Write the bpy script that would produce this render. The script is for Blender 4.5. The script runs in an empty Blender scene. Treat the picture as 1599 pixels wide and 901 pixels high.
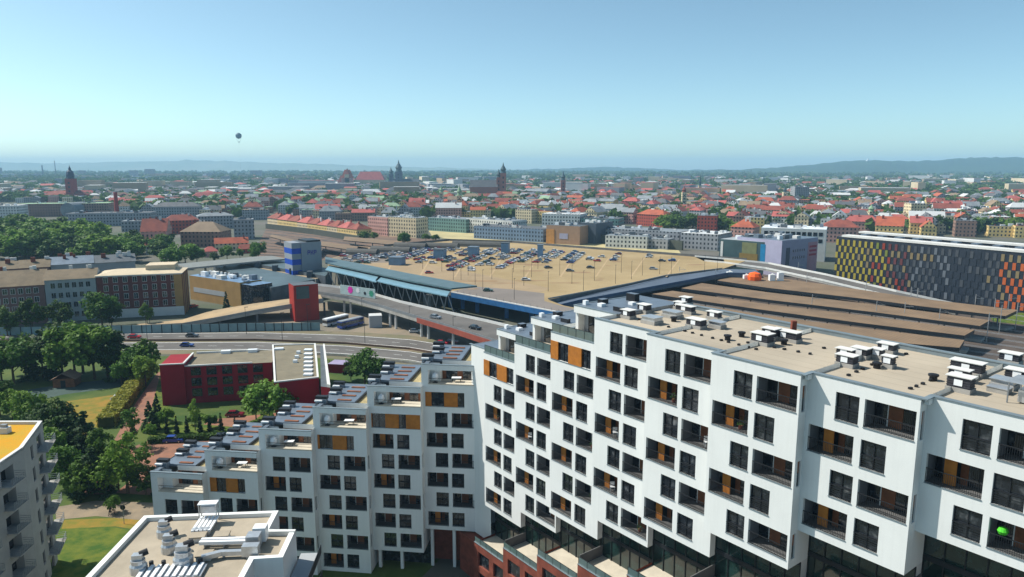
import bpy, math, random
import numpy as np
from mathutils import Vector, Matrix
R = math.radians
scene = bpy.context.scene
COL = scene.collection

# ------------------------------------------------------------------ camera, light, sky
F_PX, CX, CY, HZ, CAM_H = 1120.0, 799.5, 450.5, 262.0, 60.0
PITCH = math.atan((CY - HZ) / F_PX)
cam = bpy.data.cameras.new("camera")
cam.sensor_width = 36.0
cam.lens = F_PX / 1599.0 * 36.0
cam.clip_start = 0.5
cam.clip_end = 60000
camo = bpy.data.objects.new("camera", cam)
COL.objects.link(camo)
camo.location = (0, 0, CAM_H)
camo.rotation_euler = (math.pi / 2 - PITCH, 0, 0)
scene.camera = camo

SUN_AZ, SUN_EL = 164.0, 49.0       # math angle in the XY plane, elevation
sd = Vector((math.cos(R(SUN_AZ)) * math.cos(R(SUN_EL)), math.sin(R(SUN_AZ)) * math.cos(R(SUN_EL)), math.sin(R(SUN_EL))))
sl = bpy.data.lights.new("sun", 'SUN')
sl.energy = 5.0
sl.angle = R(0.53)
sl.color = (1.0, 0.95, 0.86)
so = bpy.data.objects.new("sun", sl)
COL.objects.link(so)
so.rotation_euler = sd.to_track_quat('Z', 'Y').to_euler()
so.location = (0, 0, 400)

world = bpy.data.worlds.new("World")
scene.world = world
world.use_nodes = True
wn = world.node_tree
wn.nodes.clear()
wo = wn.nodes.new("ShaderNodeOutputWorld")
wb = wn.nodes.new("ShaderNodeBackground")
ws = wn.nodes.new("ShaderNodeTexSky")
ws.sky_type = 'NISHITA'
ws.sun_disc = False
ws.sun_elevation = R(SUN_EL)
ws.sun_rotation = R(90 - SUN_AZ)
ws.altitude = 200
ws.air_density = 0.6
ws.dust_density = 0.9
ws.ozone_density = 3.0
wm = wn.nodes.new("ShaderNodeMix")
wm.data_type = 'RGBA'
wm.blend_type = 'MULTIPLY'
wm.inputs[0].default_value = 1.0
wm.inputs[7].default_value = (1.36, 1.50, 1.20, 1)
wn.links.new(ws.outputs[0], wm.inputs[6])
wn.links.new(wm.outputs[2], wb.inputs[0])
wb.inputs[1].default_value = 0.115
wn.links.new(wb.outputs[0], wo.inputs[0])

scene.view_settings.view_transform = 'Standard'
scene.view_settings.look = 'None'
scene.view_settings.exposure = 0.28
scene.view_settings.gamma = 1.0
scene.view_settings.use_curve_mapping = False
scene.render.engine = 'CYCLES'
cy = scene.cycles
cy.use_denoising = True
cy.max_bounces = 5
cy.diffuse_bounces = 2
cy.glossy_bounces = 2
cy.transmission_bounces = 2
cy.transparent_max_bounces = 4
cy.volume_bounces = 1
cy.caustics_reflective = False
cy.caustics_refractive = False

# ------------------------------------------------------------------ helpers
def at(x, y, z=0.0):
    """world XY where the picture point (x, y) of a 1599 x 901 frame meets the height z"""
    a = (x - CX) / F_PX; b = -(y - CY) / F_PX
    dz = -math.sin(PITCH) + b * math.cos(PITCH)
    t = (z - CAM_H) / dz
    return (a * t, (math.cos(PITCH) + b * math.sin(PITCH)) * t)
def px_of(X, Y, Z):
    z = Z - CAM_H
    d = Y * math.cos(PITCH) - z * math.sin(PITCH); u = Y * math.sin(PITCH) + z * math.cos(PITCH)
    return (CX + F_PX * X / d, CY - F_PX * u / d)
def s2l(c):
    c = c / 255.0
    return c / 12.92 if c <= 0.04045 else ((c + 0.055) / 1.055) ** 2.4
def hexc(r, g, b): return (s2l(r), s2l(g), s2l(b))

MATS = {}
def mat(name, col, rough=0.8, metal=0.0, var=0.12, scale=0.35, bump=0.0, spec=0.3, col2=None, scale2=None):
    """principled material whose colour wanders a little with noise (weathering)"""
    if name in MATS: return MATS[name]
    m = bpy.data.materials.new(name); m.use_nodes = True
    nt = m.node_tree; b = nt.nodes["Principled BSDF"]
    b.inputs["Roughness"].default_value = rough
    b.inputs["Metallic"].default_value = metal
    b.inputs["Specular IOR Level"].default_value = spec
    if var > 0 or col2:
        tc = nt.nodes.new("ShaderNodeTexCoord")
        nz = nt.nodes.new("ShaderNodeTexNoise"); nz.inputs["Scale"].default_value = scale; nz.inputs["Detail"].default_value = 5; nz.inputs["Roughness"].default_value = 0.65
        nt.links.new(tc.outputs["Object"], nz.inputs["Vector"])
        rp = nt.nodes.new("ShaderNodeValToRGB")
        c2 = col2 if col2 else tuple(min(1, c * (1 + var)) for c in col)
        c1 = col if col2 else tuple(c * (1 - var) for c in col)
        rp.color_ramp.elements[0].position = 0.36; rp.color_ramp.elements[0].color = (*c1, 1)
        rp.color_ramp.elements[1].position = 0.64; rp.color_ramp.elements[1].color = (*c2, 1)
        nt.links.new(nz.outputs[0], rp.inputs[0])
        nt.links.new(rp.outputs[0], b.inputs["Base Color"])
        if bump > 0:
            n2 = nt.nodes.new("ShaderNodeTexNoise"); n2.inputs["Scale"].default_value = scale2 or scale * 12; n2.inputs["Detail"].default_value = 3
            nt.links.new(tc.outputs["Object"], n2.inputs["Vector"])
            bp = nt.nodes.new("ShaderNodeBump"); bp.inputs["Strength"].default_value = bump; bp.inputs["Distance"].default_value = 0.1
            nt.links.new(n2.outputs[0], bp.inputs["Height"]); nt.links.new(bp.outputs[0], b.inputs["Normal"])
    else:
        b.inputs["Base Color"].default_value = (*col, 1)
    MATS[name] = m
    return m

def window_wall(name, col, glass=(0.03, 0.035, 0.04), pu=2.9, pv=3.2, wu=0.42, wv=0.5, rough=0.85, var=0.1):
    """wall finish with a small regular window pattern laid out in metres by the mesh's UV map"""
    if name in MATS: return MATS[name]
    m = bpy.data.materials.new(name); m.use_nodes = True
    nt = m.node_tree; b = nt.nodes["Principled BSDF"]; N = nt.nodes.new; L = nt.links.new
    uv = N("ShaderNodeUVMap"); sp = N("ShaderNodeSeparateXYZ"); L(uv.outputs[0], sp.inputs[0])
    def band(out, period, w):
        d = N("ShaderNodeMath"); d.operation = 'DIVIDE'; d.inputs[1].default_value = period; L(out, d.inputs[0])
        f = N("ShaderNodeMath"); f.operation = 'FRACT'; L(d.outputs[0], f.inputs[0])
        s = N("ShaderNodeMath"); s.operation = 'SUBTRACT'; s.inputs[1].default_value = 0.5; L(f.outputs[0], s.inputs[0])
        a = N("ShaderNodeMath"); a.operation = 'ABSOLUTE'; L(s.outputs[0], a.inputs[0])
        c = N("ShaderNodeMath"); c.operation = 'LESS_THAN'; c.inputs[1].default_value = w / 2; L(a.outputs[0], c.inputs[0])
        return c.outputs[0]
    mu = N("ShaderNodeMath"); mu.operation = 'MULTIPLY'
    L(band(sp.outputs[0], pu, wu), mu.inputs[0]); L(band(sp.outputs[1], pv, wv), mu.inputs[1])
    tc = N("ShaderNodeTexCoord"); nz = N("ShaderNodeTexNoise"); nz.inputs["Scale"].default_value = 0.15; nz.inputs["Detail"].default_value = 5
    L(tc.outputs["Object"], nz.inputs["Vector"])
    rp = N("ShaderNodeValToRGB")
    rp.color_ramp.elements[0].position = 0.35; rp.color_ramp.elements[0].color = (*[c * (1 - var) for c in col], 1)
    rp.color_ramp.elements[1].position = 0.65; rp.color_ramp.elements[1].color = (*[min(1, c * (1 + var)) for c in col], 1)
    L(nz.outputs[0], rp.inputs[0])
    mx = N("ShaderNodeMix"); mx.data_type = 'RGBA'; L(mu.outputs[0], mx.inputs[0]); L(rp.outputs[0], mx.inputs[6]); mx.inputs[7].default_value = (*glass, 1)
    L(mx.outputs[2], b.inputs["Base Color"])
    mr = N("ShaderNodeMapRange"); L(mu.outputs[0], mr.inputs[0]); mr.inputs[3].default_value = rough; mr.inputs[4].default_value = 0.25
    L(mr.outputs[0], b.inputs["Roughness"])
    b.inputs["Specular IOR Level"].default_value = 0.4
    MATS[name] = m
    return m

def stripe_mat(name, col, col2, period=0.5, axis=0, duty=0.5, rough=0.6, metal=0.0):
    """ribs or slats: stripes in object space"""
    if name in MATS: return MATS[name]
    m = bpy.data.materials.new(name); m.use_nodes = True
    nt = m.node_tree; b = nt.nodes["Principled BSDF"]; N = nt.nodes.new; L = nt.links.new
    uv = N("ShaderNodeUVMap"); sp = N("ShaderNodeSeparateXYZ"); L(uv.outputs[0], sp.inputs[0])
    d = N("ShaderNodeMath"); d.operation = 'DIVIDE'; d.inputs[1].default_value = period; L(sp.outputs[axis], d.inputs[0])
    f = N("ShaderNodeMath"); f.operation = 'FRACT'; L(d.outputs[0], f.inputs[0])
    c = N("ShaderNodeMath"); c.operation = 'LESS_THAN'; c.inputs[1].default_value = duty; L(f.outputs[0], c.inputs[0])
    tc = N("ShaderNodeTexCoord"); nz = N("ShaderNodeTexNoise"); nz.inputs["Scale"].default_value = 0.12; nz.inputs["Detail"].default_value = 6
    L(tc.outputs["Object"], nz.inputs["Vector"])
    mr = N("ShaderNodeMapRange"); L(nz.outputs[0], mr.inputs[0]); mr.inputs[1].default_value = 0.3; mr.inputs[2].default_value = 0.7; mr.inputs[3].default_value = 0.8; mr.inputs[4].default_value = 1.15
    mx = N("ShaderNodeMix"); mx.data_type = 'RGBA'; L(c.outputs[0], mx.inputs[0]); mx.inputs[6].default_value = (*col, 1); mx.inputs[7].default_value = (*col2, 1)
    vm = N("ShaderNodeVectorMath"); vm.operation = 'SCALE'; L(mx.outputs[2], vm.inputs[0]); L(mr.outputs[0], vm.inputs["Scale"])
    L(vm.outputs[0], b.inputs["Base Color"])
    b.inputs["Roughness"].default_value = rough; b.inputs["Metallic"].default_value = metal
    MATS[name] = m
    return m

class Fr:
    """plan frame: u runs along the front, d goes inward (left of u), z up"""
    def __init__(s, ox, oy, deg):
        s.o = (ox, oy); s.a = R(deg); s.t = (math.cos(s.a), math.sin(s.a)); s.w = (-s.t[1], s.t[0])
    def p(s, u, d, z): return (s.o[0] + s.t[0] * u + s.w[0] * d, s.o[1] + s.t[1] * u + s.w[1] * d, z)
    def move(s, u, d):
        q = s.p(u, d, 0); f = Fr(q[0], q[1], 0); f.a, f.t, f.w = s.a, s.t, s.w; return f

class MB:
    def __init__(s): s.v = []; s.f = []; s.m = []; s.uv = []; s.mats = []
    def mi(s, m):
        if m not in s.mats: s.mats.append(m)
        return s.mats.index(m)
    def poly(s, pts, m, uv=None):
        n = len(s.v); s.v += [tuple(p) for p in pts]; s.f.append(tuple(range(n, n + len(pts)))); s.m.append(s.mi(m))
        if uv is None:
            a, b = Vector(pts[0]), Vector(pts[1]); nrm = Vector((0, 0, 0))
            for i in range(1, len(pts) - 1): nrm += (Vector(pts[i]) - a).cross(Vector(pts[i + 1]) - a)
            if nrm.length > 1e-12: nrm.normalize()
            if abs(nrm.z) > 0.7:
                e = (b - a).normalized() if (b - a).length > 1e-9 else Vector((1, 0, 0))
            else:
                e = Vector((-nrm.y, nrm.x, 0)); e = e.normalized() if e.length > 1e-9 else Vector((1, 0, 0))
            f = nrm.cross(e)
            uv = [((Vector(p) - a).dot(e), (p[2] if abs(nrm.z) <= 0.7 else (Vector(p) - a).dot(f))) for p in pts]
        s.uv += list(uv)
    def fbox(s, fr, u0, u1, d0, d1, z0, z1, m, top=None, faces="fblrtu"):
        P = fr.p; top = top or m
        if 'f' in faces: s.poly([P(u0, d0, z0), P(u1, d0, z0), P(u1, d0, z1), P(u0, d0, z1)], m)
        if 'b' in faces: s.poly([P(u1, d1, z0), P(u0, d1, z0), P(u0, d1, z1), P(u1, d1, z1)], m)
        if 'l' in faces: s.poly([P(u0, d1, z0), P(u0, d0, z0), P(u0, d0, z1), P(u0, d1, z1)], m)
        if 'r' in faces: s.poly([P(u1, d0, z0), P(u1, d1, z0), P(u1, d1, z1), P(u1, d0, z1)], m)
        if 't' in faces: s.poly([P(u0, d0, z1), P(u1, d0, z1), P(u1, d1, z1), P(u0, d1, z1)], top)
        if 'u' in faces: s.poly([P(u0, d0, z0), P(u0, d1, z0), P(u1, d1, z0), P(u1, d0, z0)], m)
    def box(s, x0, x1, y0, y1, z0, z1, m, top=None, faces="fblrtu"): s.fbox(Fr(0, 0, 0), x0, x1, y0, y1, z0, z1, m, top, faces)
    def prism(s, pts, z0, z1, m, top=None, bottom=False, z0s=None, z1s=None):
        A = sum(pts[i][0] * pts[(i + 1) % len(pts)][1] - pts[(i + 1) % len(pts)][0] * pts[i][1] for i in range(len(pts)))
        if A < 0: pts = pts[::-1]; z0s = z0s[::-1] if z0s else None; z1s = z1s[::-1] if z1s else None
        n = len(pts); z0s = z0s or [z0] * n; z1s = z1s or [z1] * n
        for i in range(n):
            j = (i + 1) % n
            s.poly([(*pts[i][:2], z0s[i]), (*pts[j][:2], z0s[j]), (*pts[j][:2], z1s[j]), (*pts[i][:2], z1s[i])], m)
        s.poly([(*p[:2], z) for p, z in zip(pts, z1s)], top or m)
        if bottom: s.poly([(*p[:2], z) for p, z in zip(pts[::-1], z0s[::-1])], m)
    def tube(s, a, b, r, m, n=6, r2=None, cap=True):
        a, b = Vector(a), Vector(b); d = (b - a).normalized(); r2 = r if r2 is None else r2
        x = d.orthogonal().normalized(); y = d.cross(x)
        A = [a + (x * math.cos(2 * math.pi * i / n) + y * math.sin(2 * math.pi * i / n)) * r for i in range(n)]
        B = [b + (x * math.cos(2 * math.pi * i / n) + y * math.sin(2 * math.pi * i / n)) * r2 for i in range(n)]
        for i in range(n):
            j = (i + 1) % n; s.poly([A[i], A[j], B[j], B[i]], m)
        if cap: s.poly(A[::-1], m); s.poly(B, m)
    def lathe(s, c, prof, m, n=12):
        """prof: list of (radius, z) from the bottom up"""
        for (r0, z0), (r1, z1) in zip(prof[:-1], prof[1:]):
            for i in range(n):
                a0, a1 = 2 * math.pi * i / n, 2 * math.pi * (i + 1) / n
                q = [(c[0] + r0 * math.cos(a0), c[1] + r0 * math.sin(a0), z0), (c[0] + r0 * math.cos(a1), c[1] + r0 * math.sin(a1), z0),
                     (c[0] + r1 * math.cos(a1), c[1] + r1 * math.sin(a1), z1), (c[0] + r1 * math.cos(a0), c[1] + r1 * math.sin(a0), z1)]
                if r1 < 1e-6: q = q[:3]
                elif r0 < 1e-6: q = [q[0], q[2], q[3]]
                s.poly(q, m)
    def mesh(s, name, off=(0, 0, 0)):
        me = bpy.data.meshes.new(name)
        me.from_pydata([(x - off[0], y - off[1], z - off[2]) for x, y, z in s.v], [], s.f)
        for m in s.mats: me.materials.append(m)
        me.polygons.foreach_set("material_index", s.m)
        ul = me.uv_layers.new(name="UVMap")
        ul.data.foreach_set("uv", [c for q in s.uv for c in q])
        me.update()
        return me
    def build(s, name, parent=None, smooth=False):
        off = parent_world(parent)
        me = s.mesh(name, off)
        if smooth: me.polygons.foreach_set("use_smooth", [True] * len(me.polygons))
        return link(name, me, parent)
def parent_world(o):
    x = [0, 0, 0]
    while o is not None:
        x = [a + b for a, b in zip(x, o.location)]; o = o.parent
    return x
def link(name, me, parent=None, loc=None, rz=0.0, scale=None):
    o = bpy.data.objects.new(name, me); COL.objects.link(o)
    if parent is not None:
        o.parent = parent
        if loc is not None: o.location = [a - b for a, b in zip(loc, parent_world(parent))]
    elif loc is not None: o.location = loc
    o.rotation_euler = (0, 0, rz)
    if scale: o.scale = scale if hasattr(scale, '__len__') else (scale,) * 3
    return o
def tag(o, label=None, cat=None, group=None, kind=None):
    if label: o['label'] = label
    if cat: o['category'] = cat
    if group: o['group'] = group
    if kind: o['kind'] = kind
    return o
def thing(name, label, cat, loc, group=None):
    o = bpy.data.objects.new(name, None); COL.objects.link(o); o.location = loc; o.empty_display_size = 0.5
    return tag(o, label, cat, group)
def copy_tree(o, parent=None):
    c = o.copy(); COL.objects.link(c); c.parent = parent
    for ch in o.children: copy_tree(ch, c)
    return c
def struct(mb, name, label=None):
    o = mb.build(name); tag(o, label, None, None, 'structure'); return o
ORD = "first second third fourth fifth sixth seventh eighth ninth tenth eleventh twelfth thirteenth fourteenth fifteenth sixteenth seventeenth eighteenth nineteenth twentieth".split()
def nth(i):
    if i < 20: return ORD[i]
    tens = "twenty thirty forty fifty sixty seventy eighty ninety".split()
    n = i + 1
    if n % 10 == 0: return {20: 'twentieth', 30: 'thirtieth', 40: 'fortieth', 50: 'fiftieth', 60: 'sixtieth', 70: 'seventieth', 80: 'eightieth', 90: 'ninetieth'}.get(n, str(n))
    return tens[n // 10 - 2] + '-' + ORD[n % 10 - 1] if n < 100 else 'hundred-and-' + nth(n - 101)

# ------------------------------------------------------------------ materials
white = mat('white_render', (0.74, 0.755, 0.74), 0.85, var=0.035, scale=0.12)
def streaks():
    m = MATS['white_render']; nt = m.node_tree; N = nt.nodes.new; L = nt.links.new; b = nt.nodes["Principled BSDF"]
    src = b.inputs["Base Color"].links[0].from_socket
    tc = N("ShaderNodeTexCoord"); mp = N("ShaderNodeMapping"); mp.inputs["Scale"].default_value = (3.2, 3.2, .15); L(tc.outputs["Object"], mp.inputs["Vector"])
    nz = N("ShaderNodeTexNoise"); nz.inputs["Scale"].default_value = 1.0; nz.inputs["Detail"].default_value = 6; L(mp.outputs[0], nz.inputs["Vector"])
    mr = N("ShaderNodeMapRange"); mr.inputs[1].default_value = .45; mr.inputs[2].default_value = .75; mr.inputs[3].default_value = 1.0; mr.inputs[4].default_value = .955; L(nz.outputs[0], mr.inputs[0])
    vm = N("ShaderNodeVectorMath"); vm.operation = 'SCALE'; L(src, vm.inputs[0]); L(mr.outputs[0], vm.inputs["Scale"]); L(vm.outputs[0], b.inputs["Base Color"])
streaks()
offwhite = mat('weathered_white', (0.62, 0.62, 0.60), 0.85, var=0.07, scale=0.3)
coping = mat('grey_metal_coping', (0.20, 0.25, 0.28), 0.5, 0.3, var=0.12, scale=0.6)
roof_beige = mat('beige_roof_membrane', (0.375, 0.32, 0.245), 0.9, var=0.12, scale=0.22, bump=0.25, scale2=3)
roof_gravel = mat('yellow_gravel_roof', (0.34, 0.28, 0.15), 0.95, var=0.2, scale=1.2, bump=0.4)
metal_roof = mat('grey_metal_roof', (0.17, 0.21, 0.26), 0.45, 0.4, var=0.14, scale=0.4)
dark_roof = mat('dark_grey_roof', (0.10, 0.115, 0.13), 0.6, 0.2, var=0.15, scale=0.4)
dark_frame = mat('anthracite_frame', (0.022, 0.025, 0.03), 0.45, 0.2, var=0.0)
rail_mat = mat('dark_railing', (0.03, 0.033, 0.038), 0.4, 0.3, var=0.0)
glass_dark = mat('window_glass', (0.025, 0.032, 0.04), 0.06, 0.0, var=0.35, scale=1.5, spec=0.9)
def lively_glass():
    m = MATS['window_glass']; nt = m.node_tree; N = nt.nodes.new; L = nt.links.new; b = nt.nodes["Principled BSDF"]
    tc = N("ShaderNodeTexCoord"); oi = N("ShaderNodeObjectInfo"); vm = N("ShaderNodeVectorMath"); vm.operation = 'ADD'
    cx_ = N("ShaderNodeCombineXYZ"); ml = N("ShaderNodeMath"); ml.operation = 'MULTIPLY'; ml.inputs[1].default_value = 57.0
    L(oi.outputs["Random"], ml.inputs[0]); L(ml.outputs[0], cx_.inputs[0]); L(ml.outputs[0], cx_.inputs[1]); L(tc.outputs["Object"], vm.inputs[0]); L(cx_.outputs[0], vm.inputs[1])
    nz = N("ShaderNodeTexNoise"); nz.inputs["Scale"].default_value = 1.3; nz.inputs["Detail"].default_value = 3; L(vm.outputs[0], nz.inputs["Vector"])
    rp = N("ShaderNodeValToRGB"); e = rp.color_ramp.elements; e[0].position = .5; e[0].color = (.012, .016, .022, 1); e[1].position = .78; e[1].color = (.15, .155, .16, 1)
    k = rp.color_ramp.elements.new(.6); k.color = (.035, .042, .05, 1)
    L(nz.outputs[0], rp.inputs[0]); L(rp.outputs[0], b.inputs["Base Color"])
lively_glass()
glass_green = mat('green_tinted_glass', (0.012, 0.03, 0.027), 0.08, 0.0, var=0.45, scale=0.9, spec=0.9)
wood_orange = mat('orange_wood_panel', (0.42, 0.15, 0.022), 0.6, var=0.15, scale=1.2)
wood_brown = mat('brown_wood_panel', (0.20, 0.075, 0.035), 0.65, var=0.25, scale=1.0)
grey_plaster = mat('grey_plaster', (0.36, 0.38, 0.40), 0.85, var=0.06)
concrete = mat('concrete', (0.32, 0.31, 0.29), 0.9, var=0.15, scale=0.3, bump=0.2)
concrete_dark = mat('dark_concrete', (0.13, 0.13, 0.13), 0.9, var=0.2, scale=0.3)
terrace_floor = mat('terrace_slabs', (0.52, 0.47, 0.38), 0.85, var=0.1, scale=0.6)
brick = mat('red_brick', (0.20, 0.055, 0.035), 0.85, var=0.22, scale=0.8, bump=0.2)
skylight = mat('skylight_white', (0.8, 0.82, 0.84), 0.3, var=0.0)
black_metal = mat('black_metal', (0.015, 0.016, 0.02), 0.5, var=0.0)
louvre = mat('dark_louvre', (0.05, 0.05, 0.06), 0.6, 0.2, var=0.2, scale=4)
galv = mat('galvanised_metal', (0.50, 0.52, 0.54), 0.35, 0.6, var=0.12, scale=1.2)
asphalt = mat('asphalt', (0.135, 0.13, 0.13), 0.9, var=0.16, scale=0.09, bump=0.2, scale2=2)
road_grey = mat('worn_asphalt', (0.12, 0.112, 0.105), 0.9, var=0.18, scale=0.1, bump=0.15, scale2=2)
paint = mat('road_paint', (0.7, 0.7, 0.68), 0.8, var=0.15, scale=1)
steel = mat('painted_steel', (0.25, 0.27, 0.29), 0.5, 0.5, var=0.1)
roof_mem = stripe_mat('beige_membrane', (.385, .33, .255), (.29, .25, .19), 1.5, 1, .045, .9)
blue_steel = mat('blue_steel', (0.03, 0.13, 0.32), 0.45, 0.1, var=0.15)
glass_rail = mat('railing_glass', (0.10, 0.15, 0.15), 0.1, 0.0, var=0.1, spec=0.8)
tyre = mat('tyre', (0.015, 0.015, 0.015), 0.9, var=0)

# ------------------------------------------------------------------ ground
def disc(rads, z, n=64):
    pass
mb = MB()
city_ground = mat('city_ground', hexc(102, 98, 92), 0.95, col2=hexc(76, 84, 66), var=0.2, scale=0.012)
mb.poly([(-11800, -1400, 0), (11800, -1400, 0), (11800, 13300, 0), (-11800, 13300, 0)], city_ground)
struct(mb, 'ground', 'mottled grey and green ground under the whole city')

def sheet(name, pts, z, m, label=None, lift=0.0, kind='structure', zs=None):
    """pts are picture points (of the 1599 frame) on the level z"""
    q = [at(x, y, z) for x, y in pts]
    A = sum(q[i][0] * q[(i + 1) % len(q)][1] - q[(i + 1) % len(q)][0] * q[i][1] for i in range(len(q)))
    if A < 0: q = q[::-1]
    mb = MB(); mb.poly([(a, b, z + lift) for a, b in q], m, uv=[(a, b) for a, b in q])
    o = mb.build(name); tag(o, label, None, None, kind); return o

lawn_m = mat('sunlit_lawn', hexc(52, 84, 22), 0.95, col2=hexc(98, 106, 32), var=0.3, scale=0.4, bump=0.5, scale2=6)
dry_lawn = mat('dry_lawn', hexc(146, 114, 44), 0.95, col2=hexc(104, 108, 38), var=0.3, scale=0.3, bump=0.4, scale2=6)
dark_lawn = mat('shaded_lawn', hexc(50, 78, 32), 0.95, col2=hexc(84, 96, 40), var=0.3, scale=0.08, bump=0.4, scale2=6)  # darker grass copy, shade beneath the trees put into its colour
paving_pink = mat('pink_paving', hexc(150, 104, 82), 0.9, col2=hexc(124, 92, 76), var=0.2, scale=0.3)
path_m = mat('pale_path', hexc(146, 130, 108), 0.92, col2=hexc(120, 110, 95), var=0.2, scale=0.2)
sand_m = mat('bare_sandy_ground', hexc(176, 152, 118), 0.95, col2=hexc(142, 126, 102), var=0.2, scale=0.06)
yard_m = mat('dusty_yard', hexc(140, 125, 106), 0.95, col2=hexc(116, 110, 98), var=0.2, scale=0.05)

# foreground grounds on the left
sheet('yard_ground', [(-300, 640), (-260, 558), (300, 556), (760, 560), (800, 760), (600, 960), (-260, 1050), (-200, 760)], 0, dark_lawn, 'grass and earth between the housing blocks', 0.004)
sheet('lawn', [(94, 824), (160, 820), (203, 828), (180, 860), (135, 901), (80, 940), (40, 930)], 0, lawn_m, 'green lawn beside the balcony block', 0.016)
sheet('garden_lawn', [(60, 652), (103, 627), (168, 618), (190, 616), (172, 655), (150, 672), (120, 690), (60, 690)], 0, dry_lawn, 'dry yellow garden lawn beside the hedge', 0.012)
sheet('paved_yard', [(228, 652), (240, 690), (222, 735), (180, 770), (270, 775), (360, 740), (480, 640), (330, 655), (258, 700), (262, 676)], 0, paving_pink, None, 0.012)
sheet('side_lane', [(195, 658), (213, 628), (246, 582), (262, 575), (262, 600), (235, 640), (205, 690), (170, 772), (130, 772)], 0, paving_pink, None, 0.014)
sheet('car_park_paving', [(203, 700), (250, 680), (330, 688), (350, 676), (480, 672), (400, 720), (270, 780), (215, 760)], 0, paving_pink, None, 0.018)
sheet('verge', [(238, 632), (250, 586), (262, 586), (266, 632), (280, 660), (380, 668), (420, 640), (440, 680), (330, 684), (230, 690)], 0, lawn_m, None, 0.022)
sheet('footpath', [(86, 792), (150, 782), (262, 786), (262, 806), (215, 812), (150, 806), (88, 812)], 0, path_m, 'pale footpath across the foot of the trees', 0.026)
sheet('verge', [(100, 812), (260, 806), (230, 830), (180, 822), (96, 826)], 0, dry_lawn, None, 0.020)
sheet('sports_court', [(22, 612), (100, 600), (215, 588), (206, 602), (100, 616), (20, 634)], 0, mat('court_blue_grey', hexc(62, 80, 76), 0.9, var=0.15, scale=0.1), 'narrow grey-blue strip of court between grass and garden', 0.02)

# the dual carriageway: centre lines in picture points at ground level
def strip(name, upper, lower, z, m, lift, label=None, zu=None, thick=0, parent=None, rail=None, kind='structure'):
    """a road surface between two picture polylines of equal length"""
    zs = zu or [z] * len(upper)
    U = [at(x, y, zz) for (x, y), zz in zip(upper, zs)]; Lw = [at(x, y, zz) for (x, y), zz in zip(lower, zs)]
    mb = MB(); acc = 0
    for i in range(len(U) - 1):
        seg = math.dist(Lw[i], Lw[i + 1])
        a, b, c, d = (*Lw[i], zs[i] + lift), (*Lw[i + 1], zs[i + 1] + lift), (*U[i + 1], zs[i + 1] + lift), (*U[i], zs[i] + lift)
        w = math.dist(Lw[i], U[i])
        mb.poly([a, b, c, d], m, uv=[(acc, 0), (acc + seg, 0), (acc + seg, w), (acc, w)])
        if thick:
            def dn(q): return (q[0], q[1], q[2] - thick)
            mb.poly([dn(a), dn(b), b, a], rail or m); mb.poly([dn(c), dn(d), d, c], rail or m); mb.poly([dn(d), dn(c), dn(b), dn(a)], m)
        acc += seg
    if thick:
        for k in (0, -1):
            a, b = (*Lw[k], zs[k] + lift), (*U[k], zs[k] + lift)
            q = [a, b, (b[0], b[1], b[2] - thick), (a[0], a[1], a[2] - thick)]
            mb.poly(q if k == 0 else q[::-1], m)
    o = mb.build(name, parent)
    if kind and parent is None: tag(o, label, None, None, kind)
    return o
verge_top = [(-150, 514), (0, 516), (200, 516), (400, 514), (540, 518), (640, 524), (740, 538), (860, 560)]
verge_bot = [(-150, 560), (0, 556), (200, 554), (400, 552), (540, 562), (640, 574), (740, 592), (860, 620)]
strip('road_verge', verge_top, verge_bot, 0, mat('road_verge_dirt', hexc(126, 112, 92), 0.95, col2=hexc(104, 104, 80), var=0.2, scale=0.08), 0.03)
c1a = [(-150, 520), (0, 521), (200, 521), (400, 519), (540, 523), (640, 530), (740, 545), (860, 568)]
c1b = [(-150, 530), (0, 531), (200, 531), (400, 530), (540, 535), (640, 543), (740, 560), (860, 585)]
c2a = [(-150, 534), (0, 535), (200, 535), (400, 534), (540, 540), (640, 549), (740, 566), (860, 592)]
c2b = [(-150, 547), (0, 548), (200, 547), (400, 546), (540, 553), (640, 563), (740, 581), (860, 608)]
strip('far_carriageway', c1a, c1b, 0, road_grey, 0.06, 'far carriageway of the wide grey road')
strip('near_carriageway', c2a, c2b, 0, road_grey, 0.06, 'near carriageway of the wide grey road')
def lerp(a, b, t): return [(p[0] + (q[0] - p[0]) * t, p[1] + (q[1] - p[1]) * t) for p, q in zip(a, b)]
for (A, B) in ((c1a, c1b), (c2a, c2b)):
    for t in (0.04, 0.94):
        strip('lane_marking', lerp(A, B, t), lerp(A, B, t + 0.035), 0, paint, 0.066)
def dashes(A, B, t):
    mb = MB()
    for (p, q) in zip(lerp(A, B, t)[:-1], lerp(A, B, t)[1:]):
        a, b = Vector(at(*p, 0)), Vector(at(*q, 0)); L = (b - a).length; d = (b - a).normalized(); n = Vector((-d.y, d.x))
        k = 0.0
        while k < L - 3:
            s0 = a + d * k; s1 = a + d * (k + 3)
            mb.poly([(*(s0 - n * .08), .066), (*(s1 - n * .08), .066), (*(s1 + n * .08), .066), (*(s0 + n * .08), .066)], paint)
            k += 9
    struct(mb, 'lane_marking')
dashes(c1a, c1b, 0.5); dashes(c2a, c2b, 0.5)
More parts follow.
